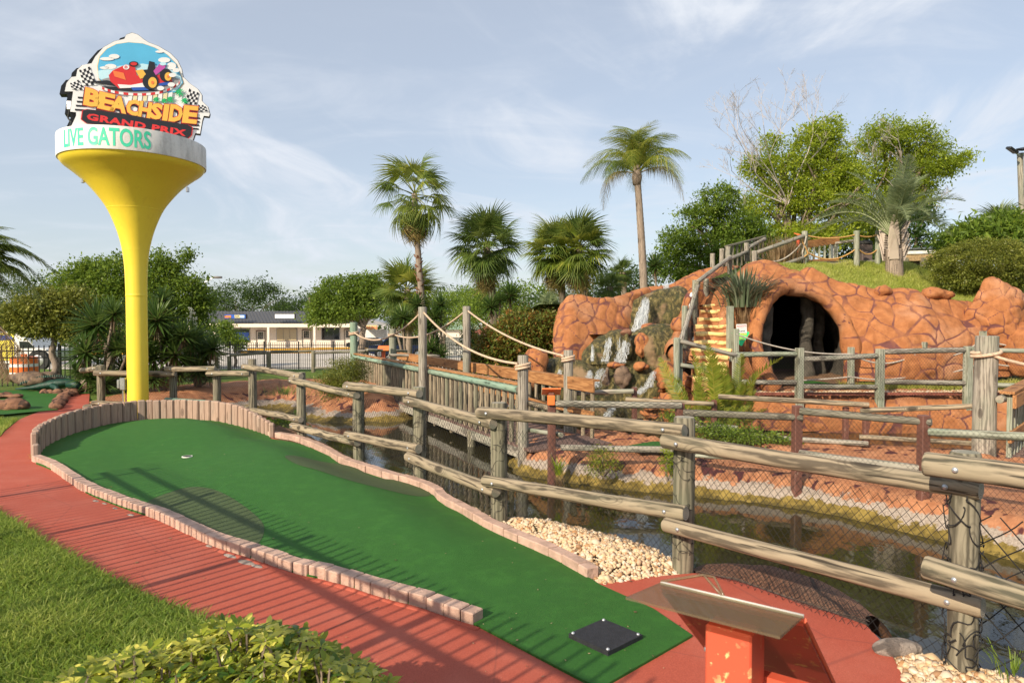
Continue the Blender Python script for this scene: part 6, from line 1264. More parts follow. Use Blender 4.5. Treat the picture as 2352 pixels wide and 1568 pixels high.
# ---------------------------------------------------------------- little chrome spot lamps
for i, (x, y, Z) in enumerate([(1592, 678, 17.2), (1590, 702, 17.0), (1548, 806, 16.4), (1545, 822, 16.3)]):
    t = thing('spot_lamp', pd(x, y, Z), ['upper chrome spot lamp by the stair railing', 'second chrome spot lamp just below the upper one by the railing', 'chrome spot lamp by the middle of the waterfall', 'lowest chrome spot lamp by the waterfall'][i], 'lamp', 'chrome spot lamps')
    b = MB(); b.lathe([(.02, -.08), (.045, -.05), (.06, .06), (.05, .06), (.01, .02)], pd(x, y, Z), 12, M=Matrix.Rotation(R(-70), 3, 'Y') @ Matrix.Rotation(R(20), 3, 'X')); b.build('shade', 'sign_white', t, smooth=True); b = MB(); b.tube([pd(x, y, Z), pd(x + 6, y + 6, Z)], .012, 6); b.build('arm', 'steel', t)
# ---------------------------------------------------------------- building across the lot
BZ = 84.0; bd = thing('shop_building', pd(820, 798, BZ), 'long cream single storey shop building with dark metal roof across the lot', 'building')
k3 = 800 / 2091 / 1.6327
def BP(u, v, dy=0.0): return pd(428.7 + u * k3, 612.5 + v * k3, BZ + dy)
def bbox(name, u0, v0, u1, v1, dy0, dy1, mat, parent=bd):
    a, c = BP(u0, v0), BP(u1, v1); b = MB(); b.box(((a.x + c.x) / 2, BZ + (dy0 + dy1) / 2, (a.z + c.z) / 2), (abs(c.x - a.x), dy1 - dy0, abs(a.z - c.z))); return b.build(name, mat, parent)
bbox('wall', 180, 590, 1640, 800, 2.2, 2.5, 'cream_wall'); bbox('fascia', 190, 552, 1640, 592, 0, .3, 'cream_wall'); bbox('soffit', 190, 586, 1640, 596, .3, 2.2, 'cream_wall')
a0_, a1_ = BP(150, 548), BP(1690, 548); r0_, r1_ = BP(120, 436, 5), BP(1600, 436, 5); b = MB(); b.add([a0_, a1_, r1_, r0_, a0_ - Vector((0, 0, .12)), a1_ - Vector((0, 0, .12))], [(0, 1, 2, 3), (4, 5, 1, 0)]); rf = b.build('roof', 'roof_metal', bd)
n = 46
for i in range(n + 1): plank('roof_seam', a0_.lerp(a1_, i / n) + Vector((0, 0, .03)), r0_.lerp(r1_, i / n) + Vector((0, 0, .03)), .07, .09, 'roof_metal', rf)
for u in (800, 1252): bbox('column', u - 11, 592, u + 11, 795, 0, .35, 'cream_wall')
for (u0, u1, v0, v1, m, np_, fr) in ((385, 550, 612, 738, 'dark_glass', 2, 0), (825, 1025, 608, 728, 'tan_blind', 3, 0), (1278, 1455, 600, 716, 'dark_glass', 3, 0)):
    w_ = bbox('window', u0 - 6, v0 - 5, u1 + 6, v1 + 6, 2.12, 2.2, 'sign_grey'); 
    for k in range(np_): d_ = (u1 - u0) / np_; bbox('pane', u0 + k * d_ + 1.5, v0, u0 + (k + 1) * d_ - 1.5, v1, 2.06, 2.12, m, w_)
for (u, v) in ((664, 635), (1125, 625), (1548, 620)):
    d_ = bbox('door', u - 38, v, u + 38, v + 165, 2.1, 2.2, 'cream_wall'); bbox('door_frame', u - 46, v - 10, u + 46, v, 2.0, 2.2, 'dark_plank', d_)
    for s_ in (-1, 1): bbox('door_frame', u + s_ * 42 - 4, v, u + s_ * 42 + 4, v + 165, 2.0, 2.2, 'grey_wood', d_)
    for i in range(3):
        for j in range(4): bbox('pane', u - 26 + i * 18, v + 8 + j * 18, u - 12 + i * 18, v + 23 + j * 18, 2.03, 2.1, 'dark_glass', d_)
s1 = bbox('roof_sign', 392, 466, 605, 512, -.7, -.3, 'sign_black'); bbox('sign_face', 397, 469, 600, 507, -.75, -.7, 'sign_darkblue', s1); bbox('sign_patch', 400, 478, 460, 500, -.79, -.75, 'sign_orange', s1); bbox('sign_patch', 540, 476, 590, 500, -.79, -.75, 'sign_pale', s1)
text_on('PARTY', BP(470, 486, -.8), BP(525, 486, -.8), BP(470, 472, -.8), Vector((0, -.02, 0)), 'sign_yellow', s1, bold=.03); text_on('ROOM', BP(472, 503, -.8), BP(523, 503, -.8), BP(472, 489, -.8), Vector((0, -.02, 0)), 'sign_yellow', s1, bold=.03)
s2_ = bbox('roof_sign', 882, 462, 1078, 510, -.7, -.3, 'sign_black'); bbox('sign_face', 886, 466, 1074, 505, -.75, -.7, 'sign_white', s2_)
bbox('window_banner', 400, 645, 548, 720, 1.98, 2.05, 'sign_darkblue'); text_on('PARTY', BP(412, 676, 1.9), BP(468, 676, 1.9), BP(412, 660, 1.9), Vector((0, -.02, 0)), 'sign_yellow', bd, bold=.03); text_on('ROOM', BP(412, 698, 1.9), BP(465, 698, 1.9), BP(412, 682, 1.9), Vector((0, -.02, 0)), 'sign_yellow', bd, bold=.03)
bbox('walkway', 150, 795, 1640, 806, -1.2, 2.2, 'grey_concrete')
# detailing shop
ds = thing('detailing_shop', pd(850, 790, 92), 'white open fronted garage with an orange DETAILING banner', 'building')
def B2(u, v, dy=0): return pd(428.7 + u * k3, 612.5 + v * k3, 92 + dy)
def b2(name, u0, v0, u1, v1, y0, y1, mat): a, c = B2(u0, v0), B2(u1, v1); b = MB(); b.box(((a.x + c.x) / 2, 92 + (y0 + y1) / 2, (a.z + c.z) / 2), (abs(c.x - a.x), y1 - y0, abs(a.z - c.z))); return b.build(name, mat, ds)
b2('wall', 1650, 620, 1970, 790, 5, 5.3, 'white_paint'); b2('side_wall', 1640, 560, 1720, 790, 0, .3, 'white_paint'); b = MB(); b.prism([B2(1640, 520), B2(1780, 512), B2(1975, 558), B2(1975, 568), B2(1640, 572)], (0, 6, 0)); b.build('roof', 'sign_grey', ds)
b2('post', 1962, 560, 1972, 790, 0, .3, 'steel'); b2('banner', 1728, 572, 1872, 618, -.2, -.1, 'sign_sand'); text_on('DETAILING', B2(1700, 612, -.3), B2(1868, 612, -.3), B2(1700, 578, -.3), Vector((0, -.02, 0)), 'sign_orange', ds, bold=.03)
# yellow kerbs
for i, (x0, y0, Z0, x1, y1, Z1, w, lab) in enumerate([(555, 812, 74, 905, 800, 80, .9, 'nearer yellow kerb in front of the shop building'), (540, 822, 62, 720, 812, 64, .4, 'yellow kerb at the left end of the lot'), (720, 814, 62, 1000, 806, 70, .5, 'long yellow kerb in the middle of the lot'), (180, 818, 60, 300, 818, 60, .5, 'yellow kerb seen behind the left yuccas')]):
    a, c = pd(x0, y0, Z0), pd(x1, y1, Z1); a.z = c.z = float(ground_z([[a.x, a.y]])[0]) + .1; t = thing('yellow_kerb', a, lab, 'kerb', 'yellow kerbs of the lot'); plank('kerb', a, c, w, .2, 'kerb_yellow', t, bev=.03)
# cars
def car(px, Z, L, H, mat, label, cat='car', suv=False, yaw=0.0, name='parked_car', pickup=False):
    c = pd(px, 780, Z); g = float(ground_z([[c.x, c.y]])[0]); t = thing(name, (c.x, c.y, g), label, cat, None if name != 'parked_car' else 'cars parked in the lot'); Rz = Matrix.Rotation(yaw, 3, 'Z'); Wd = 1.8; o = Vector((c.x, c.y, g))
    T = lambda x, y, z: o + Rz @ Vector((x * L, y, z * H))
    side = [(-.5, .32), (-.5, .55), (-.47, .62), (-.27, .66), (-.17, .97), (.20, .99), (.36, .66), (.48, .60), (.5, .5), (.5, .25), (.40, .2), (-.40, .2)] if not suv else [(-.5, .25), (-.49, .58), (-.30, .62), (-.18, .96), (.42, .99), (.49, .62), (.5, .25), (.40, .18), (-.40, .18)]
    b = MB(); b.prism([T(x, -Wd / 2, z) for x, z in side], Rz @ Vector((0, Wd, 0))); bo = b.build('body', mat, t)
    gl = [(-.24, .66), (-.155, .92), (.01, .94), (.01, .66)], [(.03, .66), (.03, .94), (.19, .94), (.32, .66)]
    if suv: gl = [(-.27, .62), (-.16, .9), (.0, .92), (.0, .62)], [(.02, .62), (.02, .92), (.20, .92), (.20, .62)], [(.22, .62), (.22, .92), (.41, .92), (.45, .62)]
    for g_ in gl: b = MB(); b.prism([T(x, -Wd / 2 - .02, z) for x, z in g_], Rz @ Vector((0, .02, 0))); b.build('window', 'dark_glass', t)
    for x in (-.31, .31):
        for y in (-Wd / 2 + .05, Wd / 2 - .05):
            b = MB(); b.lathe([(.14, -.12), (.33, -.12), (.35, -.08), (.35, .08), (.33, .12), (.14, .12)], T(x, y, 0) + Vector((0, 0, .34)), 20, M=Rz @ Matrix.Rotation(R(90), 3, 'X')); w_ = b.build('wheel', 'rubber', t); b = MB(); b.lathe([(.2, .0), (.19, .02), (.05, .03), (.001, .03)], T(x, y - .12 if y < 0 else y + .09, 0) + Vector((0, 0, .34)), 14, M=Rz @ Matrix.Rotation(R(90), 3, 'X')); b.build('rim', 'steel', w_)
    return t
car(851, 76, 4.9, 1.42, 'black_car', 'black sedan parked before the detailing garage'); car(920, 52, 4.6, 1.65, 'blue_car', 'dark blue sport utility car parked near the bridge end', suv=True); car(505, 62, 4.6, 1.45, 'white_car', 'white car half hidden behind the small tree in the lot', yaw=.4)
# van
vn = thing('delivery_van', pd(60, 840, 34), 'white van with yellow green rear panels parked behind the orange barrel', 'van'); VZ = 33.0; vg = float(ground_z([[-24, VZ]])[0]) 
k9 = 500 / 1742 / 1.6327
def VP(u, v, dy=0): return pd(u * k9, 704.4 + v * k9, VZ + dy)
def vprism(name, L, dy, th, mat, par=vn): b = MB(); b.prism([VP(u, v, dy) for u, v in L], (0, th, 0)); return b.build(name, mat, par)
vprism('body', [(-600, 330), (205, 330), (250, 345), (380, 450), (460, 535), (590, 555), (640, 600), (645, 700), (600, 730), (150, 740), (-600, 740)], 0, 2.0, 'white_paint'); vprism('side_panel', [(-600, 345), (175, 345), (185, 700), (-600, 700)], -.03, .03, 'sign_yellow'); vprism('blue_band', [(-600, 380), (120, 370), (165, 405), (165, 432), (-600, 450)], -.05, .02, 'sign_darkblue')
vprism('window', [(250, 450), (370, 455), (450, 535), (255, 540)], -.03, .03, 'dark_glass'); vprism('door_handle', [(232, 555), (255, 555), (255, 590), (232, 590)], -.04, .03, 'black_metal')
cw = VP(515, 700, -.05)
b = MB(); b.lathe([(.2, -.1), (.50, -.1), (.52, 0), (.50, .12), (.2, .12)], cw, 26, M=Matrix.Rotation(R(90), 3, 'X')); wv = b.build('wheel', 'rubber', vn); b = MB(); b.lathe([(.30, .0), (.27, .05), (.10, .07), (.001, .08)], cw + Vector((0, -.08, 0)), 20, M=Matrix.Rotation(R(90), 3, 'X')); b.build('hubcap', 'steel', wv)
# traffic barrel
bp = pd(56, 865, 21); bt = thing('traffic_barrel', bp, 'orange construction barrel with white bands behind the picket fence', 'traffic barrel'); kz = lambda v: pd(56, 704.4 + v * k9, 21).z; rr = .385
zs = [(kz(935), kz(890), 'orange_plastic', 1.0), (kz(890), kz(850), 'sign_white', .97), (kz(850), kz(780), 'orange_plastic', .97), (kz(780), kz(740), 'sign_white', .95), (kz(740), kz(655), 'orange_plastic', .94)]
for z0, z1, m, s_ in zs: b = MB(); b.lathe([(rr * s_, z0), (rr * s_ * .99, z1), (rr * .5, z1 + .001)], (bp.x, bp.y, 0), 28); o = b.build('band' if 'white' in m else 'body', m, bt); autosmooth(o, 40)
b = MB(); b.box((bp.x, bp.y, kz(645)), (.18, .08, .14), bev=.02); b.build('handle', 'orange_plastic', bt)
# lamp posts
def lamp(px, yt, Z, label, two=True):
    p = pd(px, yt, Z); t = thing('street_lamp', (p.x, p.y, -1.3), label, 'street lamp'); b = MB(); b.tube([Vector((p.x, p.y, -1.3)), p], .10, 8); b.build('pole', 'steel', t); return t, p
t, p = lamp(459, 659, 70, 'double armed street lamp rising behind the big shrub'); 
b = MB(); b.tube([p, p + Vector((.6, 0, .5)), p + Vector((1.4, 0, .95))], .06, 8); b.tube([p, p + Vector((-.6, 0, .4)), p + Vector((-1.5, 0, .8))], .06, 8); b.build('arm', 'steel', t)
b = MB(); b.lathe([(.01, -.5), (.18, -.4), (.22, 0), (.18, .45), (.01, .5)], p + Vector((1.8, 0, .98)), 12, M=Matrix.Rotation(R(90), 3, 'Y') @ Matrix.Diagonal((.6, 1, 1))); b.build('lamp_head', 'lamp_grey', t, smooth=True)
t = thing('flood_light_pole', pd(2350, 640, 24), 'tall wooden pole with two flood lights at the right edge', 'light pole'); a, c = pd(2362, 640, 24), pd(2343, 352, 24); log('pole', a - Vector((0, 0, 2)), c, .10, 'grey_wood', t, n=12); b = MB(); b.tube([pd(2352, 360, 23.8), pd(2358, 640, 23.8)], .03, 6); b.build('conduit', 'steel', t)
for (x, y, rr_) in ((2325, 345, 35), (2352, 342, -12)): b = MB(); b.box(pd(x, y, 23.7), (.34, .30, .08), Matrix.Rotation(R(rr_), 3, 'Y') @ Matrix.Rotation(R(15), 3, 'X'), bev=.01); b.build('flood_light', 'black_metal', t)
b = MB(); b.tube([pd(2325, 348, 23.8), pd(2343, 357, 23.9), pd(2355, 350, 23.9)], .025, 6); b.build('bracket', 'steel', t)
up = thing('utility_pole', pd(710, 700, 110), 'thin far utility pole with a white transformer left of the oak crown', 'utility pole'); b = MB(); b.tube([pd(711, 760, 110), pd(711, 678, 110)], .15, 6); b.build('pole', 'bark', up); b = MB(); b.lathe([(.35, 0), (.35, 1.1), (.1, 1.2)], pd(705, 733, 109.6), 12); b.build('transformer', 'white_paint', up)
# houses beyond the bridge
hs = thing('house', pd(1060, 770, 80), 'grey house with green roof trim far behind the bridge', 'building'); b = MB(); a, c = pd(1005, 775, 80), pd(1100, 757, 80); b.box(((a.x + c.x) / 2, 82, (a.z + c.z) / 2), (c.x - a.x, 4, c.z - a.z)); b.build('wall', 'cream_wall', hs); b = MB(); a, c = pd(995, 757, 79.5), pd(1105, 757, 79.5); b.prism([a, c, pd(1090, 738, 79.5), pd(1010, 738, 79.5)], (0, 6, 0)); b.build('roof', 'green_wood', hs)
hs = thing('house', pd(1160, 770, 76), 'white house with low red tiled roof far behind the bridge', 'building'); b = MB(); a, c = pd(1085, 778, 76), pd(1190, 766, 76); b.box(((a.x + c.x) / 2, 78, (a.z + c.z) / 2), (c.x - a.x, 4, c.z - a.z)); b.build('wall', 'white_paint', hs); b = MB(); b.prism([pd(1080, 767, 75.6), pd(1195, 767, 75.6), pd(1165, 748, 75.6), pd(1115, 748, 75.6)], (0, 6, 0)); b.build('roof', 'dark_red_paint', hs)
wl_ = thing('white_wall', pd(1050, 800, 60), 'long white garden wall behind the far end of the bridge', 'wall'); a, c = pd(905, 776, 60), pd(1290, 776, 60); b = MB(); b.box(((a.x + c.x) / 2, 60, -.6 + .1), (c.x - a.x, .2, 1.9)); b.build('panel', 'white_paint', wl_)
hs = thing('brick_house', pd(240, 790, 60), 'dark brick house glimpsed between the left trees', 'building'); b = MB(); a, c = pd(190, 805, 60), pd(290, 762, 60); b.box(((a.x + c.x) / 2, 62, (a.z + c.z) / 2), (c.x - a.x, 4, c.z - a.z)); b.build('wall', 'dark_red_paint', hs)
# ---------------------------------------------------------------- foliage
def crown(name, blobs, n, size, mat, parent=None, seed=1, clump=24, csz=.16, flat=.55, kind=None, droop=.2, shell=.72, aspect=.5):
    """blobs: (x, y, z, rx, ry, rz) world; leaves gathered in twigs so the sky shows through"""
    rg = np.random.default_rng(seed); Bv = np.array(blobs, float); a = (Bv[:, 3] * Bv[:, 4] + Bv[:, 3] * Bv[:, 5] + Bv[:, 4] * Bv[:, 5]); K = max(8, n // clump); w = rg.choice(len(Bv), K, p=a / a.sum())
    d = rg.normal(0, 1, (K, 3)); d /= np.linalg.norm(d, axis=1, keepdims=True); r = shell + (1 - shell) * rg.random(K) ** .5; r = np.where(rg.random(K) < .25, r * rg.uniform(.4, 1, K), r); r = r * (1 + .18 * np.sin(d[:, 0] * 7 + seed) * np.cos(d[:, 1] * 6 + d[:, 2] * 8))
    C = Bv[w, :3] + d * Bv[w, 3:] * r[:, None]; m = np.repeat(np.arange(K), clump); N_ = len(m); spread = csz * rg.uniform(.5, 1.5, K)[m]
    P = C[m] + rg.normal(0, 1, (N_, 3)) * spread[:, None] * np.array([1, 1, .6]); out = d[m] + rg.normal(0, .7, (N_, 3)); out[:, 2] -= droop; out /= np.linalg.norm(out, axis=1, keepdims=True)
    t = np.cross(out, rg.normal(0, 1, (N_, 3))); up = np.array([0, 0, 1.]); t = t * (1 - flat) + np.cross(out, up) * flat; t /= np.linalg.norm(t, axis=1, keepdims=True) + 1e-9
    s = size * rg.lognormal(0, .3, N_); L = out * s[:, None]; Wd = t * (s * aspect)[:, None]; nrm = np.cross(L, Wd); nrm /= np.linalg.norm(nrm, axis=1, keepdims=True) + 1e-9
    V = np.stack([P - L * .5, P + Wd * .5 + nrm * (s * .08)[:, None], P + L * .5, P - Wd * .5 + nrm * (s * .08)[:, None]], 1); Q = np.arange(N_ * 4).reshape(N_, 4)
    var = np.clip(rg.normal(.45, .16, N_) + rg.normal(0, .13, K)[m], 0, 1)
    return obj(name, V.reshape(-1, 3), Q, mat, parent, attrs={'var': ('FACE', var)}, kind=kind)
def limbs(name, base, tips, r0, mat, parent, seed=1, sub=3, fine=.012):
    rg = random.Random(seed); b = MB(); base = Vector(base)
    def br(p, q, r, lev):
        n = 6; pts = []; off = Vector((rg.uniform(-.1, .1), rg.uniform(-.1, .1), rg.uniform(.02, .12))) * (q - p).length
        for i in range(n + 1): u = i / n; pts.append(p.lerp(q, u) + off * math.sin(math.pi * u))
        b.tube(pts, [r * (1 - .55 * i / n) for i in range(n + 1)], 7 if r > .04 else 4, caps=False)
        if lev > 0:
            for i in range(3):
                s = pts[rg.choice((2, 3, 4))]; d = (q - p).normalized() + Vector((rg.uniform(-.8, .8), rg.uniform(-.8, .8), rg.uniform(-.2, .7))); br(s, s + d * (q - p).length * .28, max(fine, r * .4), lev - 1)
    for t in tips: br(base, Vector(t), r0 * rg.uniform(.5, .8), sub)
    return b.build(name, mat, parent, smooth=True)
def tree(name, label, cat, trunk_px, Z, zg, fork_y, blobs_px, n, size, leaf, r0=.18, seed=1, group=None, bark='bark', csz=.22, lean=0, clump=24, shell=.72, trunk_top_px=None, aspect=.5, limb=True, flat=.55):
    """blobs_px: (x, y, rx px, ry px[, Z])"""
    g = pd(trunk_px, 740, Z); base = Vector((g.x, Z, zg)); t = thing(name, base, label, cat, group); fk = pd(trunk_top_px or trunk_px, fork_y, Z)
    BL = []
    for q in blobs_px:
        Zb = q[4] if len(q) > 4 else Z; c = pd(q[0], q[1], Zb); k = Zb / F; BL.append((c.x, c.y, c.z, q[2] * k, q[2] * k * .9, q[3] * k))
    n_ = 10; b = MB(); b.tube([base.lerp(fk, i / n_) + Vector((.05 * math.sin(i * 1.3 + seed), 0, 0)) * min(1, i) for i in range(n_ + 1)], [r0 * (1.35 - .55 * i / n_) if i else r0 * 1.7 for i in range(n_ + 1)], 12); b.build('trunk', bark, t, smooth=True)
    if limb: limbs('branches', fk, [Vector(q[:3]) for q in BL if q[5] > max(z_[5] for z_ in BL) * .45], r0 * .8, bark, t, seed, 1)
    crown('crown', BL, n, size, leaf, t, seed, csz=csz, clump=clump, shell=shell, aspect=aspect, flat=flat); return t
# right hand trees behind the hill
tree('broadleaf_tree', 'tall bright green tree with dead bare branches behind the stair head', 'tree', 1815, 29, 1.0, 620, [(1800, 400, 62, 50), (1868, 345, 50, 55), (1750, 470, 48, 36), (1850, 455, 72, 48), (1905, 400, 50, 60), (1895, 305, 40, 36), (1810, 545, 75, 34), (1735, 390, 30, 36), (1885, 545, 65, 34), (1940, 500, 50, 44), (1770, 330, 24, 24), (1765, 590, 50, 26), (1945, 405, 34, 40), (1955, 455, 36, 34), (1925, 350, 24, 26)], 58000, .105, 'leaf_bright', .25, 3, 'trees behind the hill', csz=.20, shell=.60, clump=36)
tree('broadleaf_tree', 'broad yellow green tree spreading at the right behind the spiky palm', 'tree', 2030, 31, 1.0, 600, [(2030, 320, 56, 44), (2090, 325, 48, 44), (1980, 390, 50, 46), (2080, 400, 62, 40), (2140, 375, 46, 30), (2175, 385, 38, 18), (2010, 470, 66, 40), (2080, 470, 56, 36), (2215, 362, 28, 9), (2150, 325, 30, 24), (1990, 550, 50, 34), (2120, 430, 30, 20)], 42000, .105, 'leaf_bright', .25, 5, 'trees behind the hill', csz=.20, shell=.60, clump=36)
tree('broadleaf_tree', 'mid green bushy tree at the left of the trees behind the stairs', 'tree', 1650, 27, 1.0, 630, [(1655, 462, 46, 34), (1690, 520, 52, 34), (1600, 500, 36, 28), (1640, 565, 66, 36), (1560, 555, 42, 34), (1540, 610, 38, 32), (1600, 625, 52, 30), (1700, 590, 56, 34), (1740, 540, 30, 30)], 40000, .095, 'leaf_mid', .2, 7, 'trees behind the hill', csz=.17, shell=.65, clump=34)
tree('broadleaf_tree', 'dark dense tree right of the spiky palm, low against the sky', 'tree', 2110, 30, 1.0, 640, [(2100, 560, 40, 50), (2080, 610, 60, 30), (2125, 500, 24, 24), (1980, 600, 80, 40)], 9000, .15, 'leaf_dark', .15, 8, 'trees behind the hill', csz=.2)
dead = thing('dead_tree', pd(1790, 600, 28.5), 'bare greyish dead crown rising above the bright green trees', 'tree')
leafmat('dead_twig', (.30, .26, .24), (.40, .36, .33), (.5, .46, .42), .0); plain('bare_twig', (.36, .32, .30), .8)
def bare(base_px, tips, Z, r0, seed, nm='branches'):
    rg = random.Random(seed); b = MB()
    def br(p, d, L, r, lev):
        n = 5; pts = [p]; dd = d.copy()
        for i in range(n): dd = (dd + Vector((rg.uniform(-.20, .20), rg.uniform(-.16, .16), rg.uniform(-.10, .14)))).normalized(); pts.append(pts[-1] + dd * L / n)
        b.tube(pts, [max(.0035, r * (1 - .6 * i / n)) for i in range(n + 1)], 5 if r > .03 else 3, caps=False)
        if lev > 0:
            for i in range(4 if lev > 1 else 8):
                s = pts[rg.choice((2, 3, 4, 5))]; e = (dd + Vector((rg.uniform(-.9, .9), rg.uniform(-.7, .7), rg.uniform(-.35, .6)))).normalized(); br(s, e, L * rg.uniform(.3, .5), max(.0035, r * .42), lev - 1)
    for (x, y) in tips:
        p = pd(base_px[0], base_px[1], Z); q = pd(x, y, Z + rg.uniform(-1.5, 1.5)); br(p, (q - p).normalized(), (q - p).length * .82, r0, 3)
    return b.build(nm, 'bare_twig', dead)
bare((1810, 470), [(1625, 330), (1660, 270), (1700, 240), (1760, 225), (1830, 205), (1690, 400), (1890, 225), (1945, 250), (1640, 400), (1730, 300)], 28.5, .030, 3); bare((2080, 470), [(2210, 430), (2150, 350), (2000, 310), (2190, 460), (2040, 300)], 30.5, .026, 5); bare((1700, 560), [(1660, 400), (1640, 470)], 27.5, .02, 8)
# left group
tree('broadleaf_tree', 'leafy dark green shrub tree behind the left side of the tee', 'tree', 250, 23, -.1, 730, [(200, 660, 70, 50), (270, 640, 70, 45), (160, 700, 50, 60), (250, 710, 85, 60), (215, 615, 36, 20), (272, 600, 18, 24), (170, 640, 36, 30), (330, 690, 60, 50)], 28000, .095, 'leaf_mid', .12, 11, 'trees left of the pond', csz=.15, shell=.6)
tree('broadleaf_tree', 'leafy dark shrub tree with one long raised branch right of the tee', 'tree', 400, 22, -.1, 730, [(370, 640, 50, 40), (420, 680, 60, 50), (365, 600, 22, 26), (450, 710, 34, 34), (400, 615, 16, 12), (418, 598, 14, 10), (432, 580, 10, 10), (360, 740, 60, 60), (465, 765, 26, 26)], 24000, .09, 'leaf_mid', .12, 13, 'trees left of the pond', csz=.14, shell=.6)
tree('broadleaf_tree', 'clipped rounded tree with pale curved trunk beside the alligator', 'tree', 127, 18.3, -.02, 770, [(60, 725, 50, 36), (110, 705, 60, 40), (160, 745, 45, 40), (90, 750, 55, 26), (170, 700, 40, 40), (40, 745, 30, 22)], 20000, .075, 'leaf_topiary', .085, 15, 'trees left of the pond', csz=.12, bark='palm_bark', trunk_top_px=120)
tree('broadleaf_tree', 'small leafy tree in the lot in front of the shop', 'tree', 540, 40, -.9, 790, [(528, 775, 22, 18), (512, 752, 18, 16), (550, 788, 18, 12)], 4000, .13, 'leaf_mid', .07, 17, 'trees left of the pond', csz=.2)
for i, (x, Z, blobs, lab, m, n) in enumerate([
    (560, 120, [(540, 690, 60, 40), (590, 665, 40, 26), (630, 690, 34, 30), (500, 700, 40, 30)], 'dark spreading oak far behind the shop roof', 'leaf_dark', 12000), (690, 130, [(680, 705, 40, 20), (720, 690, 26, 18), (650, 715, 30, 16)], 'low far tree behind the middle of the shop roof', 'leaf_dark', 6000),
    (30, 42, [(20, 700, 90, 60), (100, 680, 60, 50), (60, 760, 90, 40), (160, 770, 70, 40)], 'dark tree mass behind the white van', 'leaf_dark', 9000), (330, 36, [(300, 760, 80, 50), (400, 770, 90, 50), (230, 790, 60, 40)], 'dark tree filling the gap behind the yuccas', 'leaf_dark', 11000),
    (1020, 58, [(1010, 710, 60, 40), (1080, 700, 60, 36), (960, 740, 50, 30)], 'mid green tree behind the bridge ropes', 'leaf_mid', 10000), (1150, 50, [(1130, 690, 70, 40), (1210, 690, 60, 40), (1080, 720, 40, 30), (1180, 740, 60, 34)], 'mid green tree behind the yucca heads', 'leaf_mid', 12000),
    (1380, 40, [(1400, 660, 70, 40), (1480, 640, 50, 36), (1330, 690, 60, 30), (1440, 690, 60, 26), (1260, 700, 50, 40)], 'dark bushes behind the left rock wall', 'leaf_dark', 10000), (1000, 90, [(1040, 680, 60, 20), (1100, 695, 50, 20)], 'far low tree line behind the palms', 'leaf_dark', 4000)]):
    tree('broadleaf_tree', lab, 'tree', x, Z, -1.2 if Z > 38 else -.3, 760, blobs, n, .14 * (1 + (Z - 35) / 70), m, .15, 30 + i, 'trees in the background', csz=.3 * (1 + (Z - 35) / 60))
tree('oak_tree', 'light green oak tree with dark forked trunk in front of the shop', 'tree', 827, 48, -1.0, 752, [(780, 680, 55, 40), (830, 665, 50, 36), (745, 700, 34, 34), (870, 690, 40, 40), (810, 710, 60, 26), (850, 650, 34, 20), (760, 725, 40, 18), (730, 725, 24, 22)], 26000, .17, 'leaf_mid', .22, 51, csz=.26, trunk_top_px=835)
# hedge and trees at the right edge
hz_ = 19.0
tree('clipped_hedge', 'large flattened dome hedge clipped smooth behind the pointed boulder', 'hedge', 2262, hz_, 1.6, 650, [(2262, 604, 112, 44), (2262, 598, 100, 46), (2200, 622, 52, 32), (2320, 622, 52, 38)], 46000, .045, 'leaf_topiary', .10, 61, csz=.07, shell=.93, limb=False, flat=.3)
tree('clipped_hedge', 'lower dark shelf of clipped hedge beneath the dome', 'hedge', 2290, 18.8, 1.6, 670, [(2262, 650, 62, 22), (2340, 668, 52, 32), (2205, 645, 40, 22)], 16000, .05, 'leaf_topiary', .08, 63, csz=.07, shell=.85, limb=False)
tree('schefflera_tree', 'glossy large leaved dark tree above the clipped hedge', 'tree', 2270, 23, 1.5, 590, [(2270, 540, 80, 36), (2200, 552, 50, 22), (2340, 520, 60, 34), (2300, 560, 80, 24)], 9000, .22, 'leaf_mid', .1, 65, csz=.2, clump=9, aspect=.28)
tree('broadleaf_tree', 'dark shrubs beneath the shelter roof behind the hill', 'shrub', 2130, 27.5, 1, 640, [(2110, 625, 60, 24), (2160, 620, 40, 26), (2020, 600, 60, 26)], 7000, .11, 'leaf_dark', .06, 67, csz=.15)
# shrubs
def shrub(name, label, blobs_px, Z, n, size, leaf, seed, cat='shrub', csz=.10, clump=16, flat=.5, zg=None, aspect=.4, group=None, shell=.7):
    c0 = blobs_px[0]; b0 = pd(c0[0], c0[1] + c0[3], Z); t = thing(name, b0 if zg is None else Vector((b0.x, b0.y, zg)), label, cat, group); BL = []
    for q in blobs_px: Zb = q[4] if len(q) > 4 else Z; c = pd(q[0], q[1], Zb); k = Zb / F; BL.append((c.x, c.y, c.z, q[2] * k, q[2] * k * .8, q[3] * k))
    base = Vector((b0.x, b0.y, b0.z if zg is None else zg)); limbs('stems', base, [Vector(q[:3]) for q in BL], .03, 'bark', t, seed, 2, .006); crown('foliage', BL, n, size, leaf, t, seed, clump, csz, flat, shell=shell, aspect=aspect); return t
shrub('firebush', 'large round bush with yellow green leaves and red tips beside the bridge', [(1200, 790, 85, 60), (1240, 760, 68, 45), (1150, 810, 55, 45), (1270, 800, 48, 45), (1190, 745, 44, 30), (1110, 830, 40, 24), (1220, 830, 60, 28), (1130, 785, 36, 36)], 19.5, 30000, .095, 'leaf_red_bush', 71, csz=.13, zg=0)
shrub('small_shrub', 'wispy grey green shrub hanging over the bank at the far end of the bridge', [(792, 865, 44, 42), (775, 900, 34, 32), (800, 915, 26, 26), (755, 880, 22, 22), (815, 850, 22, 20)], 17.2, 13000, .055, 'leaf_topiary', 73, csz=.12, zg=-.4, aspect=.25)
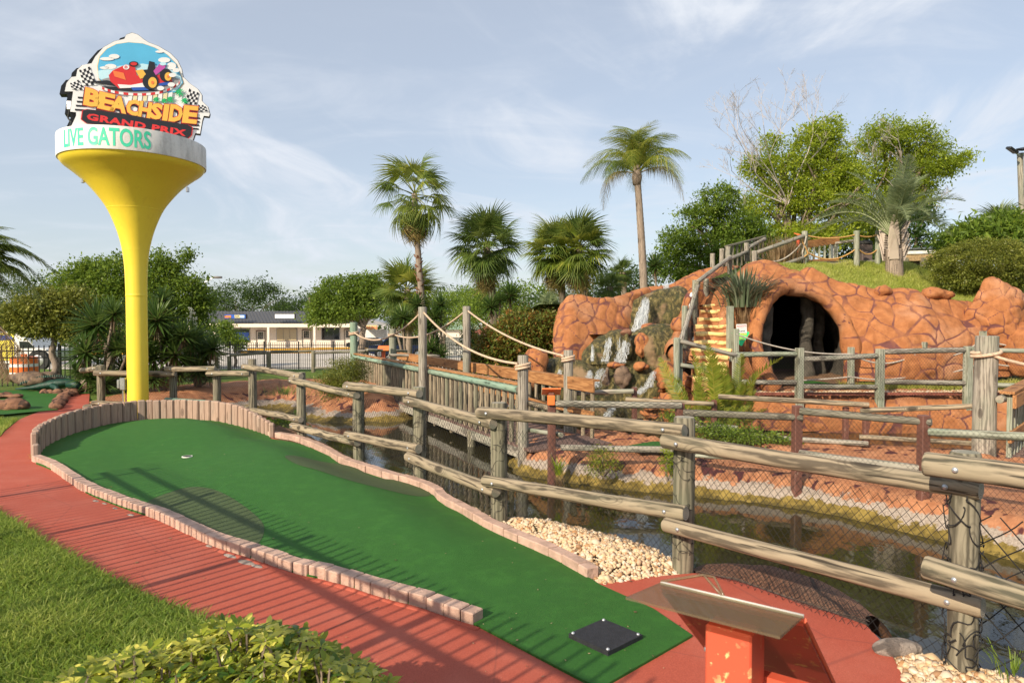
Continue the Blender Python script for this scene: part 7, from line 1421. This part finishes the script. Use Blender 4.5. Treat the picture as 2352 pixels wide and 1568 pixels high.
shrub('small_shrub', 'pale yellow green low shrub beyond the bridge rail', [(1120, 850, 36, 22), (1090, 860, 24, 16), (1150, 862, 28, 14)], 23, 4000, .07, 'leaf_bright', 75, csz=.1, zg=0)
shrub('small_shrub', 'dark climbing bush by the far picket fence', [(1085, 800, 18, 34), (1080, 770, 14, 20)], 33, 4000, .10, 'leaf_dark', 76, csz=.15, zg=-.6)
shrub('small_shrub', 'bright low leaves beside the far end of the bridge', [(935, 862, 14, 10), (905, 866, 14, 8)], 20.6, 900, .05, 'leaf_bright', 77, csz=.07, zg=0)
# variegated shrub in the near corner, whorls of leaves
def whorls(name, label, poly_px, Zr, n, leaf_len, leaf, seed):
    rg = np.random.default_rng(seed); t = thing(name, pz(560, 1560), label, 'shrub'); V, Q, var = [], [], []; st = MB()
    pts = []
    while len(pts) < n:
        x, y = rg.uniform(120, 960), rg.uniform(1395, 1760)
        top = np.interp(x, [120, 180, 250, 330, 400, 470, 540, 600, 660, 700, 760, 820, 880, 930], [1580, 1530, 1508, 1490, 1475, 1440, 1422, 1432, 1436, 1448, 1490, 1518, 1550, 1590])
        if y > top + 6: pts.append((x, y, top))
    for (x, y, top) in pts:
        Z = np.interp(y, [1400, 1600, 1760], [2.75, 2.35, 2.0]) + rg.normal(0, .10); c = pd(x, y, Z); g = Vector((c.x + rg.normal(0, .05), c.y + rg.normal(0, .05), c.z - .25)); st.tube([g, g.lerp(c, .5) + Vector((rg.normal(0, .012), 0, 0)), c], [.006, .005, .004], 4, caps=False)
        ax = Vector((rg.normal(0, .35), rg.normal(0, .35) - .1, 1)).normalized(); u = ax.orthogonal().normalized(); v = ax.cross(u); k = int(rg.integers(6, 9)); ph = rg.uniform(0, 6); vv = rg.normal(.60, .26)
        for j in range(k):
            a = ph + j * 2 * math.pi / k; d = (u * math.cos(a) + v * math.sin(a)); L = leaf_len * rg.uniform(.7, 1.2); el = rg.uniform(-.25, .55); dr = (d + ax * el).normalized(); s = dr.cross(ax).normalized(); w = L * .19; nn = s.cross(dr); o = len(V)
            b0 = c + dr * L * .12; V += [b0, b0 + dr * L * .38 + s * w + nn * .004, b0 + dr * L * .38, b0 + dr * L * .38 - s * w + nn * .004, b0 + dr * L * .75 + s * w * .85 - ax * L * .04, b0 + dr * L * .75 - ax * L * .06, b0 + dr * L * .75 - s * w * .85 - ax * L * .04, b0 + dr * L - ax * L * .14]
            Q += [(o, o + 1, o + 2), (o, o + 2, o + 3), (o + 1, o + 4, o + 5, o + 2), (o + 2, o + 5, o + 6, o + 3), (o + 4, o + 7, o + 5), (o + 5, o + 7, o + 6)]; q = float(np.clip(vv + rg.normal(0, .18), 0, 1)); var += [q] * 6
    st.build('stems', 'bark', t); o = obj('leaves', V, Q, leaf, t, smooth=True, attrs={'var': ('FACE', var)}); return t
whorls('variegated_shrub', 'yellow and green variegated shrub with whorled leaves at the bottom left', None, None, 2300, .050, 'leaf_variegated', 81)
# weeds on the banks
def tuft(name, label, px, py, Z, n, h, w, leaf, seed, group=None, cat='plant', spread=.1, lean=.9, parent=None):
    c = pd(px, py, Z); t = thing(name, c, label, cat, group); rg = np.random.default_rng(seed); V, Q, var = [], [], []
    for i in range(n):
        a = rg.uniform(0, 6.28); r = abs(rg.normal(0, spread)); p = c + Vector((r * math.cos(a), r * math.sin(a), 0)); H = h * rg.uniform(.6, 1.2); ln = rg.uniform(.1, lean) * H; d = Vector((math.cos(a), math.sin(a), 0)); s = Vector((-d.y, d.x, 0)); o = len(V); K = 5
        for k in range(K + 1):
            u = k / K; q = p + d * ln * u ** 1.6 + Vector((0, 0, H * (u - .35 * u * u * (ln / H)))); ww = w * (1 - u) ** .6 * (.6 + u * .8 if u < .4 else 1) * .5 + .0005; V += [q - s * ww, q + s * ww]
        for k in range(K): Q.append((o + 2 * k, o + 2 * k + 1, o + 2 * k + 3, o + 2 * k + 2)); 
        var += [float(np.clip(rg.normal(.5, .2), 0, 1))] * K
    obj('blades', V, Q, leaf, t, smooth=True, attrs={'var': ('FACE', var)}); return t
tuft('bromeliad', 'small spiky plant with dry roots at the foot of the first island post', 1283, 1090, 9.3, 46, .26, .018, 'leaf_bright', 91, spread=.03)
tuft('dry_roots', 'grey dead roots hanging under the spiky plant on the island bank', 1283, 1128, 9.25, 90, .22, .008, 'leaf_dry', 92, spread=.05, lean=.3)
shrub('bank_weed', 'scrambling light green weed on the middle of the island bank', [(1385, 1050, 34, 20), (1370, 1078, 20, 14), (1410, 1070, 16, 12)], 9.5, 2400, .026, 'leaf_fern', 93, 'plant', .05, zg=-.4)
shrub('bank_weed', 'small bright green weed behind the second fence post on the island', [(1533, 1055, 18, 26), (1545, 1080, 12, 14)], 9.2, 1400, .03, 'leaf_bright', 94, 'plant', .04, zg=-.4)
shrub('ground_cover', 'low trailing green plants under the ferns on the island', [(1700, 1000, 70, 16), (1780, 1012, 40, 10), (1640, 990, 40, 18), (1560, 960, 24, 14)], 11.3, 7000, .045, 'leaf_mid', 95, 'plant', .08, zg=-.3)
tuft('grass_tuft', 'green grass tuft on the bank by the lower falls', 1540, 958, 14.9, 260, .22, .014, 'leaf_grass', 96, spread=.22)
tuft('grass_tuft', 'small grass tuft beside the red path at the palisade', 200, 958, 11.6, 160, .14, .010, 'leaf_hill_grass', 97, spread=.14)
tuft('grass_tuft', 'tiny weed against the near end plank of the palisade', 78, 1056, 8.72, 40, .09, .006, 'leaf_hill_grass', 98, spread=.03)
tuft('grass_tuft', 'green weeds on the far left bank under the netting', 800, 905, 16.8, 160, .25, .014, 'leaf_grass', 99, spread=.25)
tuft('grass_tuft', 'low weeds on the bank below the picket fence', 815, 985, 15.7, 50, .12, .01, 'leaf_grass', 100, spread=.2)
tuft('bank_weed', 'green weed clump low on the left bank', 655, 905, 17.5, 160, .22, .014, 'leaf_grass', 101, spread=.35)
shrub('water_weed', 'dark broad leaved water weeds below the left bank', [(645, 990, 34, 20, 11.8), (620, 1000, 22, 12, 11.4), (665, 975, 30, 14, 12.5)], 11.8, 1600, .075, 'leaf_mid', 102, 'plant', .1, zg=-.6, aspect=.7)
tuft('grass_tuft', 'weeds growing by the base of the nearest fence post', 2330, 1545, 3.25, 60, .10, .006, 'leaf_mid', 103, spread=.08)
tuft('dry_grass', 'brown feathery ornamental grass behind the log handrails', 1795, 606, 20.9, 420, .85, .02, 'leaf_dry', 104, spread=.35, lean=.8)
tuft('dry_grass', 'second clump of brown ornamental grass by the red sign', 1822, 600, 21.2, 260, .62, .02, 'leaf_dry', 105, spread=.3, lean=.8)
tuft('agave', 'big clump of grey green strap leaves above the stairs beside the tunnel', 1705, 706, 16.3, 420, .95, .055, 'agave_green', 106, spread=.20, lean=1.15)
tuft('dry_leaves', 'dead strap leaves hanging below the grey green clump', 1712, 762, 16.1, 150, .62, .03, 'leaf_dry', 107, spread=.16, lean=.4)
# ferns (tall fronds with pinnae)
def frondmesh(name, L, npair, pw, mat, droop=.6, up=.3, pinw=.018, hang=.25, vee=.35, tip=.25, rach=.012, seed=1, seg=3, base=.16, twist=0):
    rg = np.random.default_rng(seed); V, Q, var = [], [], []
    def pos(u): return Vector((L * (u - .16 * droop * u * u), 0, up * L * u - droop * L * .62 * u * u * u * .9 - droop * L * .14 * u * u))
    b = MB(); b.tube([pos(i / 14) for i in range(15)], [rach * (1 - .85 * i / 14) for i in range(15)], 5, caps=False); V += list(b.V); Q += list(b.F); var += [.75] * len(b.F)
    for i in range(npair):
        u = base + (1 - base) * (i + .5) / npair; p = pos(u); d = (pos(min(1, u + .02)) - pos(u - .02)).normalized(); env = math.sin(math.pi * min(1, (u - base) / (1 - base) * .86 + .14)) ** .6 * (1 if u < .9 else .8)
        for sgn in (-1, 1):
            y = Vector((0, sgn, 0)); n = d.cross(y) * sgn; n = n if n.z > 0 else -n; a = (y * 1.0 + d * (.45 + .3 * u) + n * (vee * rg.uniform(.3, 1.2)) + Vector((0, 0, rg.normal(0, .08)))).normalized(); l = pw * env * rg.uniform(.85, 1.1) + .02; o = len(V); s = d * (pinw * .5)
            for k in range(seg + 1):
                t_ = k / seg; q = p + a * l * t_ - Vector((0, 0, hang * l * t_ * t_ * 1.5)); ww = (1 - t_) ** .5 if k else .6; V += [q - s * max(ww, .05), q + s * max(ww, .05)]
            for k in range(seg): Q.append((o + 2 * k, o + 2 * k + 1, o + 2 * k + 3, o + 2 * k + 2))
            var += [float(np.clip(rg.normal(.5, .17), 0, 1))] * seg
    return mesh_of(name, V, Q, mat, attrs={'var': ('FACE', var)}, smooth=False)
def put_frond(me, c, az, el, s, parent, roll=0.0, name='frond'):
    M = Matrix.Translation(c) @ Matrix.Rotation(az, 4, 'Z') @ Matrix.Rotation(-el, 4, 'Y') @ Matrix.Rotation(roll, 4, 'X') @ Matrix.Scale(s, 4); return place(name, me, parent, M)
fm_ = [frondmesh('fern_frond', 1.0, 30, .11, 'leaf_fern', droop=.3, up=.1, pinw=.032, hang=.1, vee=.6, seed=k, base=.10, rach=.008, seg=2) for k in range(3)]
ft = thing('fern', pd(1670, 1000, 12.0), 'clump of tall upright yellow green sword ferns in front of the stairs', 'fern')
for i in range(44):
    x = rnd.gauss(1668, 34); c = pd(x, 985 + rnd.uniform(-15, 10), 12.2 + rnd.uniform(-.3, .3)); c.z = -.15; s = rnd.uniform(.9, 1.7) if rnd.random() < .6 else rnd.uniform(.45, .9); put_frond(rnd.choice(fm_), c, rnd.uniform(0, 6.28), R(rnd.uniform(58, 88)) if s > .8 else R(rnd.uniform(25, 75)), s, ft, rnd.uniform(-1.5, 1.5))
# palms
def fanmesh(name, petiole, Rr, nseg, mat, seed, spread=250, droop=.35, fold=.25, split=.45, wide=1.0):
    rg = np.random.default_rng(seed); V, Q, var = [], [], []; b = MB(); b.tube([Vector((petiole * i / 6, 0, -.10 * petiole * (i / 6) ** 2)) for i in range(7)], [.016 * (1.4 - .6 * i / 6) for i in range(7)], 5, caps=False); V += list(b.V); Q += list(b.F); var += [.8] * len(b.F); c = Vector((petiole, 0, -.10 * petiole))
    for i in range(nseg):
        a = R(-spread / 2 + spread * (i + .5) / nseg); L = Rr * (.78 + .22 * math.cos(a * .7)) * rg.uniform(.80, 1.08); d = Vector((math.cos(a), math.sin(a), 0)); s = Vector((-d.y, d.x, 0)); hw = math.tan(R(spread / nseg / 2)); o = len(V); dr_ = droop * rg.uniform(.6, 1.5)
        for k, u in enumerate((.03, split * .5, split, split + (1 - split) * .4, split + (1 - split) * .75, 1.0)):
            w = L * u * hw * wide if u <= split else L * split * hw * wide * (1 - (u - split) / (1 - split)) ** .75; z = -fold * abs(math.sin(a)) * L * u * .35 - dr_ * L * max(0, u - split * .6) ** 2 * 1.3 + .02; p = c + d * L * u * (1 - .12 * dr_ * u) + Vector((0, 0, z)); V += [p - s * w, p + Vector((0, 0, .10 * w if u < 1 else 0)) * (1 if u <= split else .5) + Vector((0, 0, .35 * w)), p + s * w]
        for k in range(5):
            e = o + 3 * k; Q += [(e, e + 1, e + 4, e + 3), (e + 1, e + 2, e + 5, e + 4)]
        var += [float(np.clip(rg.normal(.45, .15), 0, 1))] * 10
    return mesh_of(name, V, Q, mat, attrs={'var': ('FACE', var)})
def palm_trunk(t, base, topp, r0, r1, mat='palm_bark', bend=.1, rings=26, boots=False):
    b = MB(); pts = []; rad = []
    for i in range(rings * 2 + 1):
        u = i / (rings * 2); pts.append(Vector(base).lerp(Vector(topp), u) + Vector((bend * math.sin(math.pi * u), 0, 0))); rad.append((r0 + (r1 - r0) * u) * (1 + (.035 if i % 2 else -.01)) * (1.25 - .25 * min(1, u * 12)))
    b.tube(pts, rad, 14); o = b.build('trunk', mat, t, smooth=True); return o
def fan_palm(label, px, Z, zg, crown_y, r_px, trunk, n, mats, seed, group, base_px=None, trunkmat='palm_bark', skirt=8, flat=1.0, petf=.45, name='fan_palm', droop=.45, elmin=-50, bend=.1, skirt_y=0):
    rg = random.Random(seed); c = pd(px, crown_y, Z); g = pd(base_px or px, 740, Z); base = Vector((g.x, Z, zg)); t = thing(name, base, label, 'palm tree', group); palm_trunk(t, base, c - Vector((0, 0, .05)), trunk * 1.15, trunk, trunkmat, bend); Rt = r_px * Z / F; pt = Rt * petf; rr = Rt - pt * .95
    ms = [fanmesh('frond', pt * q, rr * s_, 34, m, seed * 7 + i, 250, droop * dd) for i, (m, q, s_, dd) in enumerate([(mats[0], 1, 1, 1), (mats[1], .9, 1.05, 1.3), (mats[0], 1.1, .95, .7), (mats[1], 1.0, 1.0, 1.0)])]; old = fanmesh('frond', pt * .8, rr * .8, 30, 'palm_old', seed * 7 + 9, 200, 1.1)
    for i in range(n):
        u = i / (n - 1); el = 84 - (84 - elmin) * u ** .85 + rg.uniform(-8, 8); put_frond(ms[rg.randrange(4)], c + Vector((rg.uniform(-.06, .06), rg.uniform(-.06, .06), -.12 * u * Rt)), i * 2.39996 + rg.uniform(-.25, .25), R(el), rg.uniform(.85, 1.08), t, rg.uniform(-.5, .5))
    for i in range(skirt): put_frond(old, c + Vector((0, 0, -.25 * Rt - rg.uniform(0, .25) * Rt)), rg.uniform(0, 6.28), R(rg.uniform(-82, -55)), rg.uniform(.7, 1.0), t, rg.uniform(-.5, .5), 'dead_frond')
    return t
PG = 'fan palms around the pond'
fan_palm('tall slim fan palm with ragged trunk rising behind the bridge', 952, 26, -.2, 442, 112, .11, 28, ('palm_green', 'palm_bright'), 1, PG, base_px=985, skirt=14, petf=.52, elmin=-62, name='tall_fan_palm', droop=.75, bend=-.05)
t = [o for o in bpy.data.objects if o.name == 'tall_fan_palm'][0]
b = MB()
for i in range(26):
    y = 590 + i * 4.0; p = pd(957 + (y - 555) * .07, y, 26); a = i * 2.4; d = Vector((math.cos(a), math.sin(a), .5)).normalized(); s = Vector((-d.y, d.x, 0)); b.add([p + d * .12 + s * .08, p + d * .12 - s * .08, p + d * .25 - s * .03 + Vector((0, 0, .07)), p + d * .25 + s * .03 + Vector((0, 0, .07))], [(0, 1, 2, 3)])
plain('boot_red', (.36, .17, .11), .8, var=.5, scale=9); b.build('leaf_boots', 'boot_red', t)
fan_palm('sabal palm with brown flower stalks behind the tall slim palm', 935, 31, -.5, 662, 92, .14, 38, ('palm_green', 'palm_bright'), 2, PG, skirt=12, petf=.38, droop=.3, elmin=-62)
fan_palm('sabal palm with a full dark crown right of the tall slim palm', 1117, 27, -.2, 562, 104, .14, 44, ('palm_green', 'palm_green'), 3, PG, base_px=1138, skirt=12, petf=.46, elmin=-46, droop=.48, trunkmat='dark_palm_bark')
fan_palm('left of the twin sabal palms beside the rock wall', 1277, 24, .2, 572, 98, .12, 44, ('palm_bright', 'palm_green'), 4, PG, base_px=1298, skirt=10, petf=.44, elmin=-48, droop=.42, trunkmat='dark_palm_bark')
fan_palm('right of the twin sabal palms beside the rock wall', 1330, 23.4, .2, 568, 98, .12, 44, ('palm_bright', 'palm_green'), 5, PG, base_px=1346, skirt=10, petf=.44, elmin=-48, droop=.42, trunkmat='dark_palm_bark')
fan_palm('small fan palm in the shade left of the feathery palm trunk', 1430, 29, .2, 622, 42, .12, 22, ('palm_green', 'palm_green'), 6, PG, skirt=4, petf=.4)
fan_palm('low dark fan palm between the twin palms and the feathery palm', 1400, 26, .2, 655, 46, .12, 20, ('palm_green', 'palm_green'), 7, PG, skirt=2, petf=.4)
fan_palm('grey green fan palm rising behind the hedge at the right edge', 2300, 27, 1.5, 525, 78, .2, 30, ('palm_silver', 'palm_green'), 8, PG, skirt=0, petf=.4, elmin=-20)
fan_palm('small fan palm with orange trunk behind the white van', 14, 42, -1, 745, 60, .2, 22, ('palm_green', 'palm_green'), 9, PG, skirt=3, petf=.4)
# feathery queen palm
qp = thing('queen_palm', pd(1482, 740, 22), 'slender feathery palm with drooping yellowing fronds above the waterfall', 'palm tree'); qc = pd(1463, 400, 22); palm_trunk(qp, Vector((pd(1484, 740, 22).x, 22, .5)), qc, .145, .10, 'palm_bark', .05, 40)
b = MB(); b.tube([qc - Vector((0, 0, .35)), qc - Vector((0, 0, .1)), qc + Vector((0, 0, .35))], [.13, .17, .09], 10); b.build('crownshaft', 'palm_bark', qp, smooth=True)
qm = [frondmesh('queen_frond', 2.15, 70, .46, m, droop=dr_, up=.55, pinw=.022, hang=.75, vee=.5, seed=20 + k, base=.14, rach=.022) for k, (m, dr_) in enumerate([('palm_bright', 1.0), ('palm_green', 1.15), ('palm_bright', 1.3), ('palm_old', 1.35)])]
for i in range(28): u = i / 27; put_frond(qm[3] if i in (26, 27) else qm[i % 3], qc, i * 2.39996 + .4, R(84 - 92 * u), rnd.uniform(.85, 1.05), qp, rnd.uniform(-.3, .3))
# silver triangle palm
sp_ = thing('triangle_palm', pd(2052, 615, 20.5), 'stout silvery palm with upswept V fronds and pale leaf boots on the hill', 'palm tree'); sc_ = pd(2050, 520, 20.5); tb = pd(2055, 625, 20.5)
palm_trunk(sp_, Vector((tb.x, 20.5, tb.z - .2)), pd(2053, 572, 20.5), .25, .22, 'palm_bark', 0, 12)
sm_ = [frondmesh('silver_frond', 2.8, 70, .46, 'palm_silver', droop=dr_, up=.25, pinw=.038, hang=.2, vee=.8, seed=40 + k, base=.22, rach=.035) for k, dr_ in enumerate((.45, .7, 1.0))]
for i in range(26):
    u = i / 25; az = (0, 1, 2)[i % 3] * 2.094 + .25 + rnd.uniform(-.35, .35); put_frond(sm_[0 if u < .4 else 1 if u < .75 else 2], pd(2050, 545, 20.5), az, R(76 - 48 * u), rnd.uniform(.75, .98) * (1 - .25 * (u < .25)), sp_, rnd.uniform(-.4, .4))
bt_ = None
for i in range(36):
    u = i / 35; c = pd(2052, 600 - 62 * u, 20.5); a = i * 2.094 + rnd.uniform(-.25, .25); d = Vector((math.cos(a), math.sin(a), 0)); s = Vector((-d.y, d.x, 0)); r_ = .26 - .06 * u
    if bt_ is None:
        b = MB(); b.prism([Vector((0, -.13, 0)), Vector((0, .13, 0)), Vector((.06, .10, .25)), Vector((.16, .035, .55)), Vector((.16, -.035, .55)), Vector((.06, -.10, .25))], (-.03, 0, 0)); bt_ = mesh_of('leaf_boot', b.V, b.F, 'rosette_boots', attrs={'var': ('FACE', [.5] * len(b.F))})
    place('leaf_boot', bt_, sp_, Matrix.Translation(c + d * r_) @ Matrix.Rotation(a, 4, 'Z') @ Matrix.Rotation(rnd.uniform(-.05, .25), 4, 'Y'))
# coconut style palm at the left edge
cp = thing('arching_palm', pd(-60, 880, 12.5), 'palm at the left edge with long arching fronds and brown hanging fronds', 'palm tree'); cc_ = pd(-80, 672, 12.3); palm_trunk(cp, Vector((cc_.x - .1, 12.3, 0)), cc_, .14, .10)
cm_ = [frondmesh('arching_frond', 2.1, 62, .34, m, droop=dr_, up=.8, pinw=.042, hang=.55, vee=.3, seed=60 + k, base=.12, rach=.02) for k, (m, dr_) in enumerate([('palm_green', 1.3), ('palm_green', 1.55), ('leaf_dry', 1.6)])]
cd_ = frondmesh('dead_frond', 1.5, 50, .3, 'leaf_dry', droop=.15, up=.05, pinw=.011, hang=.9, vee=.1, seed=77, base=.12, rach=.02)
for az, el, s_, k in [(.25, 22, .8, 1), (-.2, 18, .75, 1), (.1, 46, .62, 0), (-.4, 34, .7, 0), (.35, 58, .7, 0), (-.15, 4, .62, 1), (.1, 62, .85, 0), (-.5, 10, .7, 1), (.6, 12, .7, 1), (.5, 48, .8, 1), (-.55, 50, .8, 1), (.0, 40, .7, 1), (.15, 30, .95, 1), (.05, 8, .8, 1), (-.35, 42, .85, 0), (.75, 35, .9, 1), (-.9, 20, .8, 1), (1.6, 50, .9, 0), (2.6, 30, 1, 0), (3.6, 30, 1, 1), (4.6, 40, .9, 0), (.4, 60, .75, 0), (-.1, 52, .9, 1)]: put_frond(cm_[k], cc_, az, R(el), s_, cp, 0)
for az, el, s_ in [(.1, -46, 1.1), (-.3, -54, 1.15), (.3, -50, 1.0), (-.1, -58, 1.2), (.2, -62, 1.15)]: put_frond(cd_, cc_ + Vector((0, 0, -.05)), az, R(el), s_, cp, rnd.uniform(-.5, .5), 'dead_frond')
# yuccas
def rosette(name, n, L, w, mat, seed, down=-.5, cut=1.0):
    rg = np.random.default_rng(seed); V, Q, var = [], [], []
    for i in range(n):
        u = i / n; el = math.asin(max(-1, min(1, 1 - (1 - down) * u))) + rg.normal(0, .08); az = i * 2.39996; d = Vector((math.cos(az) * math.cos(el), math.sin(az) * math.cos(el), math.sin(el))); s = d.cross(Vector((0, 0, 1))); s = s.normalized() if s.length > .05 else Vector((1, 0, 0)); nn = s.cross(d); l = L * rg.uniform(.8, 1.1); o = len(V); dr_ = rg.uniform(.0, .18)
        for k, (t_, ww) in enumerate(((.02, .6), (.3, 1), (.65, .8), (1, .03))): p = d * l * t_ - Vector((0, 0, dr_ * l * t_ * t_)); V += [p - s * w * ww * .5, p - nn * w * ww * .2, p + s * w * ww * .5]
        for k in range(3): e = o + 3 * k; Q += [(e, e + 1, e + 4, e + 3), (e + 1, e + 2, e + 5, e + 4)]
        var += [float(np.clip(rg.normal(.45, .18), 0, 1))] * 6
    return mesh_of(name, V, Q, mat, attrs={'var': ('FACE', var)})
ro = [rosette('rosette', 110, .62, .055, 'yucca_green', k) for k in range(2)]; rd = rosette('dry_rosette', 46, .5, .04, 'leaf_dry', 5, -1.0)
def yucca(label, base_px, Z, zg, heads, group='yuccas', stalk=None, tr=.032):
    g = pd(base_px, 740, Z); base = Vector((g.x, Z, zg)); t = thing('yucca', base, label, 'yucca', group)
    for (x, y, r_) in heads:
        Zh = Z + rnd.uniform(-.35, .35); c = pd(x, y, Zh); b = MB(); b.tube([base + Vector((rnd.uniform(-.1, .1), 0, 0)), base.lerp(c, .5) + Vector((rnd.uniform(-.08, .08), 0, -.05)), c], [tr * 1.3, tr, tr * .8], 8); b.build('stem', 'bark', t, smooth=True); s = 1.25 * r_ * Z / F / .62
        place('rosette', ro[rnd.randrange(2)], t, Matrix.Translation(c) @ Matrix.Rotation(rnd.uniform(0, 6), 4, 'Z') @ Matrix.Rotation(rnd.uniform(-.25, .25), 4, 'X') @ Matrix.Scale(s, 4)); M = Matrix.Translation(c - Vector((0, 0, .12 * s))) @ Matrix.Rotation(rnd.uniform(0, 6), 4, 'Z') @ Matrix.Diagonal((s * .5, s * .5, s, 1)); place('dry_leaves', rd, t, M)
    if stalk:
        c = pd(*stalk, Z); b = MB(); b.tube([c - Vector((0, 0, .5)), c + Vector((0, 0, .3))], .02, 6)
        for i in range(90): a = rnd.uniform(0, 6.28); z = rnd.uniform(-.25, .42); r_ = .13 * (1 - abs(z - .05) * 1.4) + .03; p = c + Vector((math.cos(a) * r_ * rnd.random(), math.sin(a) * r_ * rnd.random(), z)); b.lathe([(.004, .025), (.022, .0), (.004, -.02)], p, 5)
        plain('flower_cream', (.70, .68, .50), .6) if 'flower_cream' not in MATS else None; b.build('flower_spike', 'flower_cream', t)
    return t
yucca('big dark spiky yucca just left of the tee', 235, 17.0, 0, [(222, 745, 62), (268, 800, 44), (195, 810, 46), (205, 865, 40), (285, 850, 36), (262, 720, 44), (240, 880, 44), (180, 850, 30), (298, 800, 34)])
yucca('spiky yucca right of the tee with several heads', 372, 17.5, 0, [(360, 735, 52), (380, 780, 52), (352, 820, 44), (400, 815, 50), (372, 690, 36), (420, 770, 36), (350, 870, 40), (410, 860, 34)])
yucca('spiky yucca with a cream flower spike right of the tee', 455, 18.5, 0, [(440, 780, 50), (470, 815, 44), (430, 830, 46), (490, 800, 36), (455, 850, 40), (480, 860, 30)], stalk=(441, 742))
yucca('single tall yucca head among the trees right of the bridge posts', 1172, 25, 0, [(1171, 678, 36)], tr=.04); yucca('yucca head left of the right mid bridge post', 1135, 24, 0, [(1128, 705, 34), (1150, 690, 22)], tr=.04)
yucca('yucca cluster just right of the left mid bridge post', 1005, 25, 0, [(1000, 730, 34), (1012, 700, 28), (985, 750, 28), (1000, 790, 34), (960, 700, 30)], tr=.05); yucca('yucca head just left of the left mid bridge post', 935, 26, 0, [(927, 730, 36), (905, 740, 26)], tr=.05)
yucca('low yucca right of the right mid bridge post', 1160, 27, 0, [(1150, 770, 30), (1135, 790, 24)], tr=.04); yucca('small yucca with dead skirt beside the feathery palm trunk', 1505, 24, 1.8, [(1504, 610, 32)], tr=.04)
yucca('dark yucca below the ropes at the far bridge end', 1005, 23, 0, [(990, 800, 28), (1012, 815, 26)], tr=.05)
fan_palm('grey green fan palm half hidden behind the left rock wall', 1262, 21, .2, 700, 40, .1, 16, ('palm_silver', 'palm_silver'), 12, PG, skirt=0, petf=.35, elmin=-20)
# fallen leaves and flecks on the carpet and the path
rg = np.random.default_rng(5); V, Q, vr = [], [], []
while len(V) < 4 * 150:
    p = pz(rg.uniform(60, 1600), rg.uniform(1010, 1560)); g_ = in_poly(np.array([[p.x, p.y]]), GREEN)[0]
    if not g_ and not in_poly(np.array([[p.x, p.y]]), PATH)[0]: continue
    z = (float(green_z([[p.x, p.y]])[0]) if g_ else .008) + .007; a = rg.uniform(0, 6.28); s = rg.uniform(.003, .010) * (1 if rg.random() < .85 else 2); d = Vector((math.cos(a), math.sin(a), 0)); e = Vector((-d.y, d.x, rg.uniform(-.3, .3))); c = Vector((p.x, p.y, z)); o = len(V); V += [c - d * s, c + e * s * .5, c + d * s + Vector((0, 0, .003)), c - e * s * .5]; Q.append((o, o + 1, o + 2, o + 3)); vr.append(rg.random())
o = obj('leaf_litter', V, Q, 'leaf_dry', kind='stuff', attrs={'var': ('FACE', vr)}); o['label'] = 'tiny scattered dry leaf flecks on the carpet and the path'
# backing mass of far trees closing the horizon
crown('far_trees', [(x, 170 + 10 * math.sin(x), 1.0, 16, 10, 7 + 2 * math.sin(x * 1.7)) for x in range(-220, 240, 16)], 26000, .9, 'leaf_dark', None, 99, csz=1.6, kind='stuff')
bpy.data.objects['far_trees']['label'] = 'far off wood along the horizon'
for o in bpy.data.objects:
    if o.kind if False else False: pass
